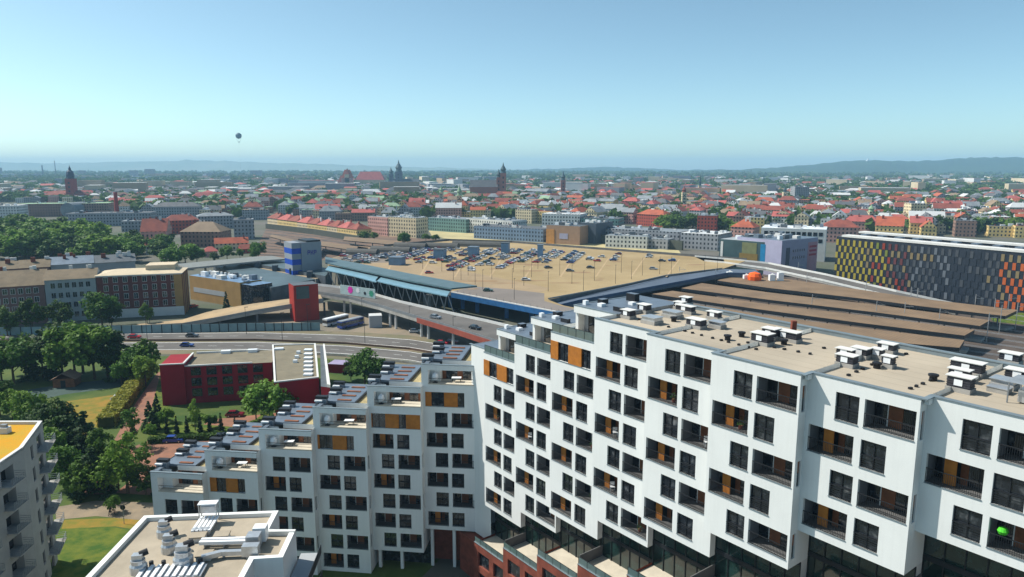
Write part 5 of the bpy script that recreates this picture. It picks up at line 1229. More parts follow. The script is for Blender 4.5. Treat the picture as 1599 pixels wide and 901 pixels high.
spec = [  # name, label, A, B, ytop(eave), depth, wall, roof, kind, rise, chimneys
 ('city_building', 'tall dark brick red block among trees beside the shopping street', (1088, 366), (1118, 367), 337, 16, 'brick', rm_dk, 'flat', 1, 0),
 ('city_building', 'orange-red gabled house with brick front among the trees', (994, 352), (1036, 355), 334, 18, 'brick', rm_or, 'hip', 5, 3),
 ('warehouse', 'long white fronted shed beyond the rooftop car park', (945, 386), (1010, 389), 368, 14, 'white', rm_gr, 'flat', 1, 0),
 ('warehouse', 'violet blue box shed next to the long white fronted one', (1012, 388), (1042, 390), 373, 14, 'grey', rm_gr, 'flat', 1, 0),
 ('shopping_hall', 'wide pale grey hall roof before the brick red block', (1062, 388), (1120, 392), 364, 30, 'grey', rm_wh, 'flat', 1, 2),
 ('shopping_hall', 'long low roof with a row of white round vents beyond the white fronted shed', (920, 377), (1060, 386), 356, 28, 'grey', rm_gr, 'flat', 1, 6),
 ('city_building', 'pale building with a row of windows just behind the slate block', (846, 362), (905, 364), 334, 26, 'white', rm_wh, 'flat', 1, 2),
 ('city_building', 'slate grey glazed office beside the pale one behind the slate block', (907, 364), (965, 366), 341, 24, 'teal', rm_dk, 'flat', 1, 2),
 ('city_building', 'white office with arcade windows left of the tan box hall', (728, 363), (800, 369), 341, 20, 'white', rm_gr, 'flat', 1, 2),
 ('city_building', 'long grey shopping arcade beside the pale street', (740, 372), (848, 379), 353, 24, 'blue', rm_dk, 'flat', 1, 5),
 ('city_building', 'blue-grey glass block above the start of the pale street', (668, 360), (728, 364), 340, 22, 'teal', rm_gr, 'flat', 1, 3),
 ('apartment_house', 'pale grey apartment house between tree clumps by the far railway yard', (607, 369), (650, 372), 339, 16, 'cream', rm_gr, 'flat', 1, 2),
 ('apartment_house', 'maroon and grey apartment house left of the pale grey one', (575, 366), (606, 369), 338, 15, 'pink', rm_gr, 'flat', 1, 1),
 ('city_building', 'cream public building with white gables behind the railway houses', (558, 341), (602, 342), 326, 16, 'cream', rm_gr, 'gable', 5, 2),
 ('city_building', 'brown tiled villa with a wide hip roof near the station trees', (283, 386), (345, 386), 362, 22, 'brown', rm_br, 'hip', 7, 3),
 ('city_building', 'grey block with a flat slate roof above the villa', (366, 374), (398, 373), 344, 18, 'grey', rm_dk, 'flat', 1, 2),
 ('city_building', 'grey house with a light sheet roof behind the villa', (310, 358), (366, 356), 338, 18, 'grey', rm_gr, 'hip', 3, 2),
 ('city_building', 'red roofed wing joined to the stepped red roof house', (258, 366), (312, 364), 345, 16, 'brick', rm_red, 'hip', 5, 3),
 ('city_building', 'tall house with stepped red roofs and white gable bands by the park', (222, 392), (262, 391), 362, 18, 'pink', rm_red, 'gable', 9, 3),
 ('city_building', 'red lower house in front of the stepped red roofs', (228, 398), (258, 397), 384, 12, 'white', rm_pk, 'gable', 5, 1),
 ('city_building', 'long dark blue-grey workshop behind the park trees', (104, 354), (236, 352), 334, 26, 'grey', rm_dk, 'flat', 1, 4),
 ('city_building', 'grey flat roofed block right of the dark workshop', (190, 362), (236, 361), 346, 16, 'grey', rm_gr, 'flat', 1, 1),
 ('small_house', 'orange roofed single storey house among station trees', (336, 392), (388, 390), 381, 10, 'cream', rm_or, 'gable', 4, 1),
 ('small_house', 'red roofed small house right of the orange one', (378, 396), (410, 394), 389, 9, 'brick', rm_red, 'gable', 3, 1),
 ('small_house', 'dull red hut half hidden left of the orange roofed house', (318, 402), (340, 401), 393, 8, 'pink', rm_pk, 'hip', 3, 0),
 ('town_hall', 'long hall with pale green roofs and a central arched dome', (30, 339), (170, 337), 319, 30, 'brown', rm_gn, 'flat', 1, 3),
 ('city_building', 'grey villa with a dark mansard dome beyond the park', (240, 341), (312, 340), 323, 20, 'grey', rm_dk, 'hip', 5, 3),
 ('city_building', 'wide green copper roofed hall in front of the brick tower church', (-60, 345), (30, 344), 322, 24, 'white', rm_wh, 'flat', 1, 1),
 ('city_building', 'large orange tiled church-like roof just beyond the coloured office', (1365, 380), (1408, 382), 352, 22, 'yellow', rm_or, 'gable', 7, 1),
 ('city_building', 'red roofed pair left of the large orange roof', (1282, 378), (1340, 380), 354, 20, 'pink', rm_red, 'hip', 6, 3),
 ('city_building', 'white building with big windows above the large orange roof', (1420, 356), (1444, 356), 318, 14, 'cream', rm_wh, 'flat', 1, 1),
 ('city_building', 'bright white shed roof right of the white building', (1480, 345), (1525, 346), 330, 18, 'white', rm_wh, 'gable', 3, 0),
 ('city_building', 'tall grey twin office block above the railway roofs', (1240, 320), (1262, 320), 292, 20, 'grey', rm_gr, 'flat', 1, 1),
 ('city_building', 'cream arcaded house with a yellow roof behind the white office', (1250, 340), (1282, 341), 324, 16, 'yellow', rm_or, 'hip', 4, 2),
 ('city_building', 'coral roofed cluster left of the white office', (1140, 376), (1176, 378), 354, 18, 'pink', rm_or, 'hip', 6, 4),
 ('city_building', 'cream house with yellow front above the mural hall', (1160, 366), (1192, 367), 340, 18, 'yellow', rm_gr, 'flat', 1, 2)]
for i, (nm, lab, A, B, yt, D, w_, rm, kd, rise, ch) in enumerate(spec):
    bpx(nm, lab, 'building', A, B, yt, D, WL[w_], rm, kind=kd, rise=rise, chimneys=ch, seed=i)
# the row of railway houses with faded red roofs
for i in range(9):
    xa, xb = 418 + i * 15.5, 418 + (i + 1) * 15.5; ya = 353 + i * 2.1; yb = ya + 2.1
    bpx('railway_house', f'{"yellow" if i % 3 else "cream"} railway house with a faded red roof, {nth(i)} from the left in its row', 'house', (xa, ya), (xb, yb), ya - 13, 15, WL['yellow' if i % 3 else 'cream'], rm_pk if i % 2 else rm_red, kind='hip', rise=5, chimneys=2, seed=i + 50, group='railway houses in a row')

# ------------------------------------------------------------------ trees
def leaf_mat(name, a, b, sc=0.5):
    m = bpy.data.materials.new(name); m.use_nodes = True; nt = m.node_tree; N = nt.nodes.new; L = nt.links.new
    bs = nt.nodes["Principled BSDF"]; bs.inputs["Roughness"].default_value = .65; bs.inputs["Specular IOR Level"].default_value = .2
    tc = N("ShaderNodeTexCoord"); nz = N("ShaderNodeTexNoise"); nz.inputs["Scale"].default_value = sc; nz.inputs["Detail"].default_value = 4
    oi = N("ShaderNodeObjectInfo"); L(tc.outputs["Object"], nz.inputs["Vector"])
    ad = N("ShaderNodeMath"); ad.operation = 'ADD'; ml = N("ShaderNodeMath"); ml.operation = 'MULTIPLY_ADD'; ml.inputs[1].default_value = .5; ml.inputs[2].default_value = -.25
    L(oi.outputs["Random"], ml.inputs[0]); L(nz.outputs[0], ad.inputs[0]); L(ml.outputs[0], ad.inputs[1])
    rp = N("ShaderNodeValToRGB"); rp.color_ramp.elements[0].position = .3; rp.color_ramp.elements[0].color = (*a, 1); rp.color_ramp.elements[1].position = .72; rp.color_ramp.elements[1].color = (*b, 1)
    L(ad.outputs[0], rp.inputs[0]); L(rp.outputs[0], bs.inputs["Base Color"])
    tr = N("ShaderNodeBsdfTranslucent"); L(rp.outputs[0], tr.inputs[0]); mx = N("ShaderNodeMixShader"); mx.inputs[0].default_value = .3
    L(bs.outputs[0], mx.inputs[1]); L(tr.outputs[0], mx.inputs[2]); L(mx.outputs[0], nt.nodes["Material Output"].inputs[0])
    return m
lf_dark = leaf_mat('leaf_dark', (.032, .07, .014), (.095, .175, .026))
lf_mid = leaf_mat('leaf_mid', (.055, .13, .016), (.17, .28, .034))
lf_bright = leaf_mat('leaf_bright', (.05, .14, .015), (.14, .26, .03))
lf_con = leaf_mat('needle', (.012, .035, .014), (.035, .075, .025))
lf_olive = leaf_mat('hedge_leaf', (.20, .22, .03), (.36, .34, .05), .8)
bark = mat('bark', (.10, .075, .05), .95, var=.25, scale=1.5)
def leaf_cloud(centres, radii, n_each, size, rng, flat=0.75, up=0.35):
    """quads scattered through the clumps; arrays out"""
    C = np.repeat(np.array(centres), n_each, 0); Rr = np.repeat(np.array(radii), n_each, 0)
    n = len(C); v = rng.normal(size=(n, 3)); v /= np.linalg.norm(v, axis=1)[:, None]; v *= (rng.random((n, 1)) ** .45)
    v[:, 2] *= flat; P = C + v * Rr[:, None]
    nr = rng.normal(size=(n, 3)); nr[:, 2] = np.abs(nr[:, 2]) + up; nr += v * 1.2; nr /= np.linalg.norm(nr, axis=1)[:, None]
    a = np.cross(nr, rng.normal(size=(n, 3))); a /= np.linalg.norm(a, axis=1)[:, None]; b = np.cross(nr, a)
    s = size * (.6 + .8 * rng.random((n, 1)))
    V = np.stack([P - a * s - b * s * .7, P + a * s - b * s * .7, P + a * s + b * s * .7, P - a * s + b * s * .7], 1).reshape(-1, 3)
    return V
def mesh_np(name, V, m, extra=None):
    n = len(V) // 4; me = bpy.data.meshes.new(name)
    me.vertices.add(len(V)); me.vertices.foreach_set("co", V.astype(np.float32).ravel())
    me.loops.add(n * 4); me.loops.foreach_set("vertex_index", np.arange(n * 4, dtype=np.int32))
    me.polygons.add(n); me.polygons.foreach_set("loop_start", np.arange(0, n * 4, 4, dtype=np.int32)); me.polygons.foreach_set("loop_total", np.full(n, 4, dtype=np.int32))
    me.materials.append(m); me.update(calc_edges=True); return me
def broadleaf(seed, m, nclump=38, n_each=70, size=.26, H=10, W=4.6, loose=1.0):
    rng = np.random.default_rng(seed); cs, rs = [], []
    for i in range(nclump):
        v = rng.normal(size=3); v /= np.linalg.norm(v); k = .45 + .5 * rng.random()
        z = H * .60 + v[2] * H * .36 * k
        cs.append((v[0] * W * k * (1 - .25 * max(0, v[2])), v[1] * W * k * (1 - .25 * max(0, v[2])), max(H * .2, z))); rs.append((.9 + rng.random() * 1.0) * W / 4.6 * loose)
    V = leaf_cloud(cs, rs, n_each, size, rng)
    t = MB(); t.tube((0, 0, -.1), (0, 0, H * .45), .24, bark, 7, .15)
    rr = random.Random(seed)
    for i in range(6):
        a = rr.uniform(0, 6.28); t.tube((0, 0, H * (.25 + .04 * i)), (math.cos(a) * W * .55, math.sin(a) * W * .55, H * (.5 + .05 * i)), .1, bark, 5, .03)
    return mesh_np('crown', V, m), t.mesh('trunk')
def conifer(seed, m, H=10, W=2.4, layers=16, n_each=26, size=.22):
    rng = np.random.default_rng(seed); cs, rs = [], []
    for i in range(layers):
        t = i / (layers - 1); z = H * (.1 + .88 * t); r = W * (1 - t) ** .85 + .12; k = max(3, int(9 * (1 - t) + 2))
        for j in range(k):
            a = rng.random() * 6.28; rad = r * (.55 + .35 * rng.random()); cs.append((math.cos(a) * rad, math.sin(a) * rad, z - rad * .25)); rs.append(.3 + .45 * (1 - t))
    V = leaf_cloud(cs, rs, n_each, size, rng, .5)
    t = MB(); t.tube((0, 0, -.1), (0, 0, H * .9), .17, bark, 6, .03)
    return mesh_np('crown', V, m), t.mesh('trunk')
TREE = {'dark': [broadleaf(1, lf_dark), broadleaf(2, lf_dark, W=4.0)], 'mid': [broadleaf(3, lf_mid), broadleaf(4, lf_mid, W=5.2)], 'bright': [broadleaf(5, lf_bright, W=5.0), broadleaf(6, lf_bright)],
        'con': [conifer(7, lf_con), conifer(8, lf_con, W=3.2)], 'loose': [broadleaf(9, lf_mid, 26, 45, .2, W=3.6, loose=.8)],
        'fdark': [broadleaf(11, lf_dark, 30, 60, .33), broadleaf(12, lf_dark, 28, 60, .33, W=5.2)], 'fmid': [broadleaf(13, lf_mid, 30, 60, .33, W=5), broadleaf(14, lf_mid, 26, 60, .33)], 'fbright': [broadleaf(15, lf_bright, 30, 60, .33, W=5)],
        'col': [conifer(17, lf_con, W=1.2, layers=12)]}
KIND = {'dark': 'dark green broad tree', 'mid': 'mid green broad tree', 'bright': 'bright green broad tree', 'con': 'dark spiky fir', 'loose': 'thin airy young tree', 'col': 'slim dark columnar conifer'}
trr = random.Random(11)
TREES = []     # (kind, X, Y, height, width factor, zone)
def tree_at(kind, x, y, h, w=1.0, zone='', z=0.0): X, Y = at(x, y, z); TREES.append((kind, X, Y, h, w, zone, z))
for q in (('mid', 22, 600, 14, 1.1), ('dark', 3, 596, 12, 1), ('con', 68, 590, 14, 1.2), ('mid', 118, 594, 17, 1.0), ('dark', 98, 588, 16, 1), ('mid', 148, 592, 17, .95), ('dark', 168, 590, 15, .9), ('con', 192, 592, 14, 1.2), ('mid', 214, 596, 11, .95), ('dark', 232, 590, 12, .8), ('mid', 130, 582, 17, 1), ('dark', 40, 585, 12, 1), ('bright', 190, 604, 8, .7), ('mid', 228, 604, 9, .8), ('mid', -30, 600, 15, 1.1)):
    tree_at(*q, zone='in the dense row before the wide road')
for q in (('mid', 48, 668, 9, .9), ('dark', 66, 690, 9, 1), ('dark', 96, 716, 9.5, 1.1), ('mid', 75, 740, 10, .9), ('con', 138, 722, 11, 1.4), ('con', 146, 772, 9, 1.5), ('mid', 105, 765, 9, .9), ('con', 118, 700, 8, 1.3), ('dark', 160, 735, 9, .8), ('loose', 200, 770, 13, .9), ('loose', 206, 700, 10, .8), ('mid', 186, 768, 8, .8), ('loose', 215, 752, 9, 1), ('con', 252, 770, 6, 1.3), ('dark', 120, 780, 7, 1), ('dark', 88, 700, 11, .9), ('mid', 178, 800, 3.2, .8), ('dark', 0, 650, 10, 1), ('mid', 20, 655, 8, .9), ('dark', 228, 772, 5.5, 1.2), ('mid', 165, 770, 7.5, 1)):
    tree_at(*q, zone='between the balcony block and the paved yard')
for q in (('bright', 422, 662, 11.5, 1.05), ('bright', 400, 655, 9, .8), ('bright', 448, 656, 8.5, .9), ('mid', 570, 600, 10, 1.0), ('mid', 590, 598, 8, .8), ('dark', 548, 594, 6, .9)):
    tree_at(*q, zone='beside the dark red office')
for q in (('con', 235, 672, 7, 1), ('bright', 250, 668, 4, .8), ('bright', 235, 684, 3.5, .9), ('mid', 262, 660, 4, .9), ('con', 246, 655, 6.5, .9), ('mid', 330, 668, 3.5, 1), ('mid', 300, 664, 2.6, 1), ('loose', 305, 672, 8.5, .55), ('mid', 395, 672, 2.5, 1)):
    tree_at(*q, zone='in the little garden by the car park')
for i in range(8): tree_at('col', 240 + i * 18 + trr.uniform(-3, 3), 678 - i * .8, trr.uniform(3.4, 4.6), 1, 'along the garden edge by the car park')
for q in (('dark', 52, 520, 13, .9), ('dark', 95, 514, 11, .9), ('mid', 160, 512, 14, 1), ('dark', 230, 505, 8, .7), ('dark', 12, 525, 11, .9), ('dark', 175, 512, 10, .8)): tree_at(*q, zone='in front of the tenements')
tree_at('con', 354, 484, 8, .8, zone='beside the long ochre building')
for q in (('bright', 268, 420, 14, 1), ('bright', 290, 416, 16, 1.1), ('mid', 308, 414, 12, 1), ('mid', 355, 408, 11, 1.1), ('bright', 404, 402, 12, .9), ('bright', 398, 406, 9, .9), ('mid', 375, 405, 8, .8), ('bright', 631, 386, 13, .9), ('mid', 570, 376, 8, 1.2), ('mid', 585, 375, 7, 1.1), ('mid', 665, 377, 7, 1.2), ('mid', 680, 377, 6, 1.2), ('dark', 335, 410, 7, 1)): tree_at(*q, zone='around the far railway yard')
for i in range(70):
    y = trr.uniform(362, 413); x = trr.uniform(-30, 165 if y > 372 else 120); tree_at(trr.choice(('fdark', 'fmid', 'fmid', 'fbright')), x, y, trr.uniform(14, 23), 1.25, 'of the big park left of the station')
for i in range(22):
    tree_at(trr.choice(('fmid', 'fdark', 'fbright')), trr.uniform(165, 262), trr.uniform(386, 412), trr.uniform(10, 15), 1.1, 'between the big park and the station')
for (x0, x1, y0, y1, n, ks, zone) in ((1036, 1090, 352, 364, 12, ('fdark', 'fmid'), 'beside the dark brick red block'), (1118, 1150, 358, 368, 6, ('fmid', 'fbright'), 'beside the dark brick red block'), (950, 985, 338, 350, 6, ('fdark',), 'behind the shopping arcades'),
        (1415, 1470, 350, 364, 10, ('fdark', 'fmid'), 'beyond the coloured office'), (1490, 1640, 348, 368, 26, ('fdark', 'fmid', 'fmid'), 'in the grove beyond the coloured office'), (600, 645, 322, 338, 10, ('fdark',), 'in the old town gardens'), (320, 600, 306, 330, 34, ('fdark', 'fmid', 'fdark'), 'in the green belt of the old town'), (185, 250, 318, 334, 8, ('fmid',), 'by the tall brick chimney'), (1330, 1350, 340, 350, 4, ('fdark',), 'among the coral roofs')):
    for i in range(n): tree_at(trr.choice(ks), trr.uniform(x0, x1), trr.uniform(y0, y1), trr.uniform(11, 17) * (1.15 if y1 < 340 else 1), 1.35, zone)
groups = {}
for t in TREES: groups.setdefault((t[0].lstrip('f') if t[0][1:] in KIND else t[0], t[5]), []).append(t)
protos = {}
for (kind, zone), lst in groups.items():
    lst.sort(key=lambda t: px_of(t[1], t[2], 0)[0])
    for i, (k, X, Y, h, w, _z, z) in enumerate(lst):
        me = TREE[k][(i + int(X)) % len(TREE[k])]
        lab = f'{KIND[kind]} {zone}' + (f', {nth(i)} from the left' if len(lst) > 1 else '')
        t = thing('fir_tree' if kind in ('con', 'col') else 'tree', lab, 'tree', (X, Y, z), f'trees {zone}')
        s = h / 10.0; t.scale = (s * w, s * w, s); t.rotation_euler = (0, 0, trr.uniform(0, 6.28))
        for nm, mm in zip(('crown', 'trunk'), me):
            o = bpy.data.objects.new(nm, mm); COL.objects.link(o); o.parent = t
# hedges: one thing each
def hedge(name, label, a, b, w, h, z=0, m=lf_olive, n=5200):
    A, B = np.array(at(*a, z)), np.array(at(*b, z)); rng = np.random.default_rng(3); L = np.linalg.norm(B - A); e = (B - A) / L; nn = np.array([-e[1], e[0]])
    t = rng.random(n); face = rng.random(n); u = rng.uniform(-1, 1, n); zz = rng.random(n)
    top = face < .5; off = np.where(top, u, np.sign(u)) * w / 2; hz_ = np.where(top, 1.0, zz) * h * (1 + .06 * np.sin(t * 60))
    C = np.stack([A[0] + e[0] * t * L + nn[0] * off, A[1] + e[1] * t * L + nn[1] * off, hz_ + z], 1)
    V = leaf_cloud(C, np.full(n, .25), 1, .2, rng)
    mb = MB(); mb.prism([tuple(A - nn * w * .45), tuple(B - nn * w * .45), tuple(B + nn * w * .45), tuple(A + nn * w * .45)], z, z + h * .94, mat('hedge_core', (.05, .06, .015), .95, var=.3))
    root = thing(name, label, 'hedge', (0, 0, 0)); link('foliage', mesh_np('foliage', V, m), root); mb.build('branches', root)
hedge('hedge', 'long clipped olive hedge between the dry lawn and the lane', (166, 668), (228, 586), 3.6, 2.6)
hedge('hedge', 'low dark hedge at the back of the car park', (232, 692), (378, 682), 1.2, 1.1, m=lf_dark, n=2500)
hedge('hedge', 'low hedge between garden beds beside the red office', (300, 650), (335, 660), 1.0, 1.0, m=lf_mid, n=1200)
hedge('hedge', 'low hedge behind the wide road near the white block', (600, 585), (732, 600), 2.5, 1.2, m=lf_mid, n=2500)

# ------------------------------------------------------------------ small things on the left
X, Y = at(100, 606, 0); f = Fr(X - 3, Y, 10)
root = thing('shed', 'small dark timber shed with a pale pitched roof under the trees', 'shed', (X, Y, 0))
mb = MB(); mb.fbox(f, 0, 5.5, 0, 4.5, 0, 2.5, wood_brown); mb.build('wall', root)
mb = MB(); P = f.p; pr = mat('shed_roof', hexc(160, 130, 112), .85)
mb.poly([P(-.5, -.5, 2.3), P(2.75, -.5, 4.0), P(2.75, 5, 4.0), P(-.5, 5, 2.3)], pr); mb.poly([P(2.75, -.5, 4.0), P(6, -.5, 2.3), P(6, 5, 2.3), P(2.75, 5, 4.0)], pr); mb.build('roof', root)
mb = MB(); mb.fbox(f, 2, 3.2, -.06, -.01, 0, 2.0, dark_frame); mb.build('door', root)
X, Y = at(182, 624, 0); rng = np.random.default_rng(5)
V = leaf_cloud([(X, Y, .9), (X + .8, Y + .4, .7), (X - .8, Y - .5, .4), (X + .2, Y + .8, 1.0)], [.75, .6, .5, .6], 160, .14, rng)
tag(link('white_bush', mesh_np('white_bush', V, mat('white_blossom', (.6, .6, .55), .8))), 'round bush of white blossom on the dry lawn', 'bush')
# fence of panels along the road
root = thing('panel_fence', 'long teal-grey noise fence with dark posts along the far side of the road', 'fence', (*at(200, 520, 0), 0))
fp = [(0, 524), (100, 522), (175, 521), (300, 519), (400, 517), (500, 516)]; FW = [Vector(at(*q, 0)) for q in fp]
panel = mat('fence_teal', hexc(124, 150, 154), .5, var=.15, scale=.2)
for i in range(len(FW) - 1):
    mb = MB(); a, b = FW[i], FW[i + 1]; e = (b - a).normalized(); nn = Vector((-e.y, e.x)) * .06
    mb.prism([tuple(a - nn), tuple(b - nn), tuple(b + nn), tuple(a + nn)], .04, 3.0, panel); mb.build('panel', root)
    n = int((b - a).length / 3.2)
    for j in range(n): c = a.lerp(b, j / n); mb = MB(); mb.box(c.x - .13, c.x + .13, c.y - .2, c.y + .1, 0, 3.1, dark_frame); mb.build('post', root)
root = thing('picket_fence', 'low dark railing with a purplish gate beside the dark red office', 'fence', (*at(530, 570, 0), 0))
for i in range(14):
    X, Y = at(512 + i * 3, 572 + i * .2, 0); mb = MB(); mb.box(X - .05, X + .05, Y - .05, Y + .05, 0, 2, rail_mat); mb.build('post', root)
f, L = front((512, 572), (552, 575), 0); mb = MB(); mb.fbox(f, 0, L, -.03, .03, 1.7, 1.8, rail_mat); mb.fbox(f, 0, L, -.03, .03, .4, .5, rail_mat); mb.build('rail', root)
bpx('garage', 'low maroon garage with a pale roof beside the dark red office', 'garage', (512, 582), (550, 584), 570, 5, red_w, mat('garage_roof', hexc(150, 140, 170), .7), kind='flat')

# graffiti wall by the flyover
f, L = front((532, 470), (586, 478), 4)
root = thing('mural_wall', 'white hoarding with a magenta flower, green letters and black scribbles above the flyover', 'hoarding', f.p(0, 0, 7.2))
mb = MB(); mb.fbox(f, 0, L, 0, .3, 7.1, 11.0, mat('hoarding_pale', hexc(170, 190, 190), .7)); mb.build('board', root)
def blot(u, z, r, m, n=9, seed=0):
    rr = random.Random(seed); pts = []
    for i in range(n * 2):
        a = 2 * math.pi * i / (n * 2); q = r * (1 if i % 2 else .72); pts.append(f.p(u + q * math.cos(a), -.06 - seed * .002, z + q * math.sin(a)))
    mb = MB(); mb.poly(pts, m); mb.build('painted_shape', root)
blot(L * .3, 9.4, 1.75, mat('magenta_paint', hexc(220, 50, 170), .6), seed=1); blot(L * .52, 9.6, 1.2, skylight, seed=2); blot(L * .9, 9.0, 1.5, mat('green_paint', hexc(60, 150, 120), .6), seed=3); blot(L * .72, 8.8, .8, black_metal, 6, seed=4)

# ------------------------------------------------------------------ vehicles
def car_body(col_m, L=4.3, W=1.76, H=1.45, van=False):
    b = MB(); g = MB(); w = MB()
    prof = [(-L / 2, .3), (L / 2, .3), (L / 2, .62), (L / 2 - .12, .78), (L * .24, .88), (-L * .44, .9), (-L / 2, .72)] if not van else [(-L / 2, .3), (L / 2, .3), (L / 2, .9), (L / 2 - .5, 1.1), (L / 2 - .9, 1.12), (-L / 2, 1.12)]
    n = len(prof)
    for s in (-1, 1):
        pts = [(x, s * W / 2, z) for x, z in prof]; b.poly(pts if s < 0 else pts[::-1], col_m)
    for i in range(n):
        j = (i + 1) % n; (x0, z0), (x1, z1) = prof[i], prof[j]; b.poly([(x0, -W / 2, z0), (x0, W / 2, z0), (x1, W / 2, z1), (x1, -W / 2, z1)], col_m)
    base = [(L * .24, .88), (-L * .44, .9)] if not van else [(L / 2 - .9, 1.12), (-L / 2, 1.12)]
    t0, t1 = (L * .06, -L * .32) if not van else (L / 2 - 1.3, -L / 2 + .1)
    zt = H if not van else 2.0; wi = W / 2 - .08; wt = W / 2 - .22
    (x0, z0), (x1, z1) = base
    A = [(x0, -wi, z0), (x1, -wi, z1), (x1, wi, z1), (x0, wi, z0)]; B = [(t0, -wt, zt), (t1, -wt, zt), (t1, wt, zt), (t0, wt, zt)]
    for i in range(4): j = (i + 1) % 4; g.poly([A[j], A[i], B[i], B[j]], glass_dark if not (van and i % 2 == 0 and False) else col_m)
    b.poly([B[0], B[3], B[2], B[1]], col_m)
    for s in (-1, 1):
        for xx in (L * .3, -L * .3): w.tube((xx, s * (W / 2 - .2), .32), (xx, s * (W / 2 + .01), .32), .32, tyre, 10)
    return b, g, w
cc = dict(white=(225, 226, 228), silver=(160, 165, 172), grey=(90, 94, 100), black=(26, 28, 32), blue=(36, 66, 140), red=(176, 28, 40), green=(44, 84, 66), maroon=(110, 24, 40))
cm = {}
for k, v in cc.items():
    m = mat('car_paint_' + k, hexc(*v), .25, .3 if k in ('silver', 'grey') else 0, var=0, spec=.6); cm[k] = m
CAR = {}
for k in cc:
    b, g, w = car_body(cm[k]); CAR[k] = (b.mesh('body'), g.mesh('windows_glass'), w.mesh('wheels'))
    j = MB(); b, g, w = car_body(cm[k])
    for q in (b, g, w):
        n0 = len(j.v); j.v += q.v; j.f += [tuple(i + n0 for i in f_) for f_ in q.f]; j.m += [j.mi(q.mats[i]) for i in q.m]; j.uv += q.uv
    CAR[k + '_1'] = j.mesh('parked_car')
vb, vg, vw = car_body(cm['white'], 5.2, 1.95, 2.0, True); VAN = (vb.mesh('body'), vg.mesh('windows_glass'), vw.mesh('wheels'))
wheel_b = MB(); wheel_b.tube((0, -.1, 0), (0, .1, 0), .32, tyre, 10); wheel_b.tube((0, -.11, 0), (0, .11, 0), .18, galv, 8); WHEEL = wheel_b.mesh('wheel')
def car(kind, label, x, y, rz, z=0.0, van=False, group=None):
    X, Y = at(x, y, z); t = thing('van' if van else 'car', label, 'van' if van else 'car', (X, Y, z + .01), group); t.rotation_euler = (0, 0, R(rz))
    me = VAN if van else CAR[kind]
    for nm, mm in zip(('body', 'window_glass'), me): o = bpy.data.objects.new(nm, mm); COL.objects.link(o); o.parent = t
    for s in (-1, 1):
        for xx in (1.29, -1.29): o = bpy.data.objects.new('wheel', WHEEL); COL.objects.link(o); o.parent = t; o.location = (xx, s * .8, .32)
car('blue', 'blue hatchback parked alone on the pink paving', 272, 690, 5)
car('black', 'dark car with a bright roof parked beside the shaded white block', 349, 686, 8)
car('maroon', 'dark maroon car parked close to the red office', 367, 650, 5)
car('grey', 'blue-grey car on the far carriageway', 300, 526, 3, .07)
car('blue', 'dark blue car on the near carriageway', 292, 541, 3, .07)
car('red', 'red car on the far carriageway near the white block', 690, 538, -12, .07)
car('maroon', 'dark red car just ahead of the bright red one on the road', 706, 536, -12, .07)
car('silver', 'silver estate car crossing the flyover', 680, 497, -32, 7.02)
car('white', 'white car parked on the verge below the flyover', 648, 519, 10, .06)
car('black', 'black car on the flyover behind the roof terrace', 742, 514, -38, 7.02)
car('black', 'dark car standing under the blue girder piers', 713, 487, 60, .05)
car('red', 'small red car near the tree row at the left end of the road', 210, 528, 3, .07)
car('white', 'white van-like car at the picture edge beside the road', 3, 522, 3, .07)
car('red', 'red car in front of the brown tenement', 302, 480, 70, .05)
# the car park
rng_ = random.Random(21)
pa, pb = Vector(at(560, 424, ZD)), Vector(at(860, 485, ZD)); e = (pb - pa).normalized(); ang0 = math.degrees(math.atan2(e.y, e.x))
ex = Vector((math.cos(R(-14)), math.sin(R(-14)))); ey = Vector((-ex.y, ex.x))
def region(x, y):
    if x < 535 or x > 1066: return 0
    lo = 387 + max(0, (x - 700)) * .03 + max(0, 620 - x) * .12
    hi = 412 if x < 700 else (423 - (x - 700) * .03 if x < 800 else (412 if x < 960 else 411))
    if y < lo or y > hi: return 0
    k = .98 if 620 < x < 900 else (.9 if x <= 620 else .3)
    return k if y < hi - 4 else k * .6
rows = []
for j in range(60):
    rowc = []
    for i in range(-40, 40):
        c = Vector(at(780, 400, ZD)) + ex * (i * 5.3 + (i // 2) * 3.0) + ey * ((j - 22) * 2.75 - 5)
        x, y = px_of(c.x, c.y, ZD)
        if rng_.random() < region(x, y) : rowc.append((x, c))
    if rowc: rows.append(rowc)
cols = ['white'] * 11 + ['silver'] * 5 + ['grey'] * 2 + ['black'] * 3 + ['blue'] * 4 + ['red'] * 3 + ['maroon', 'green']
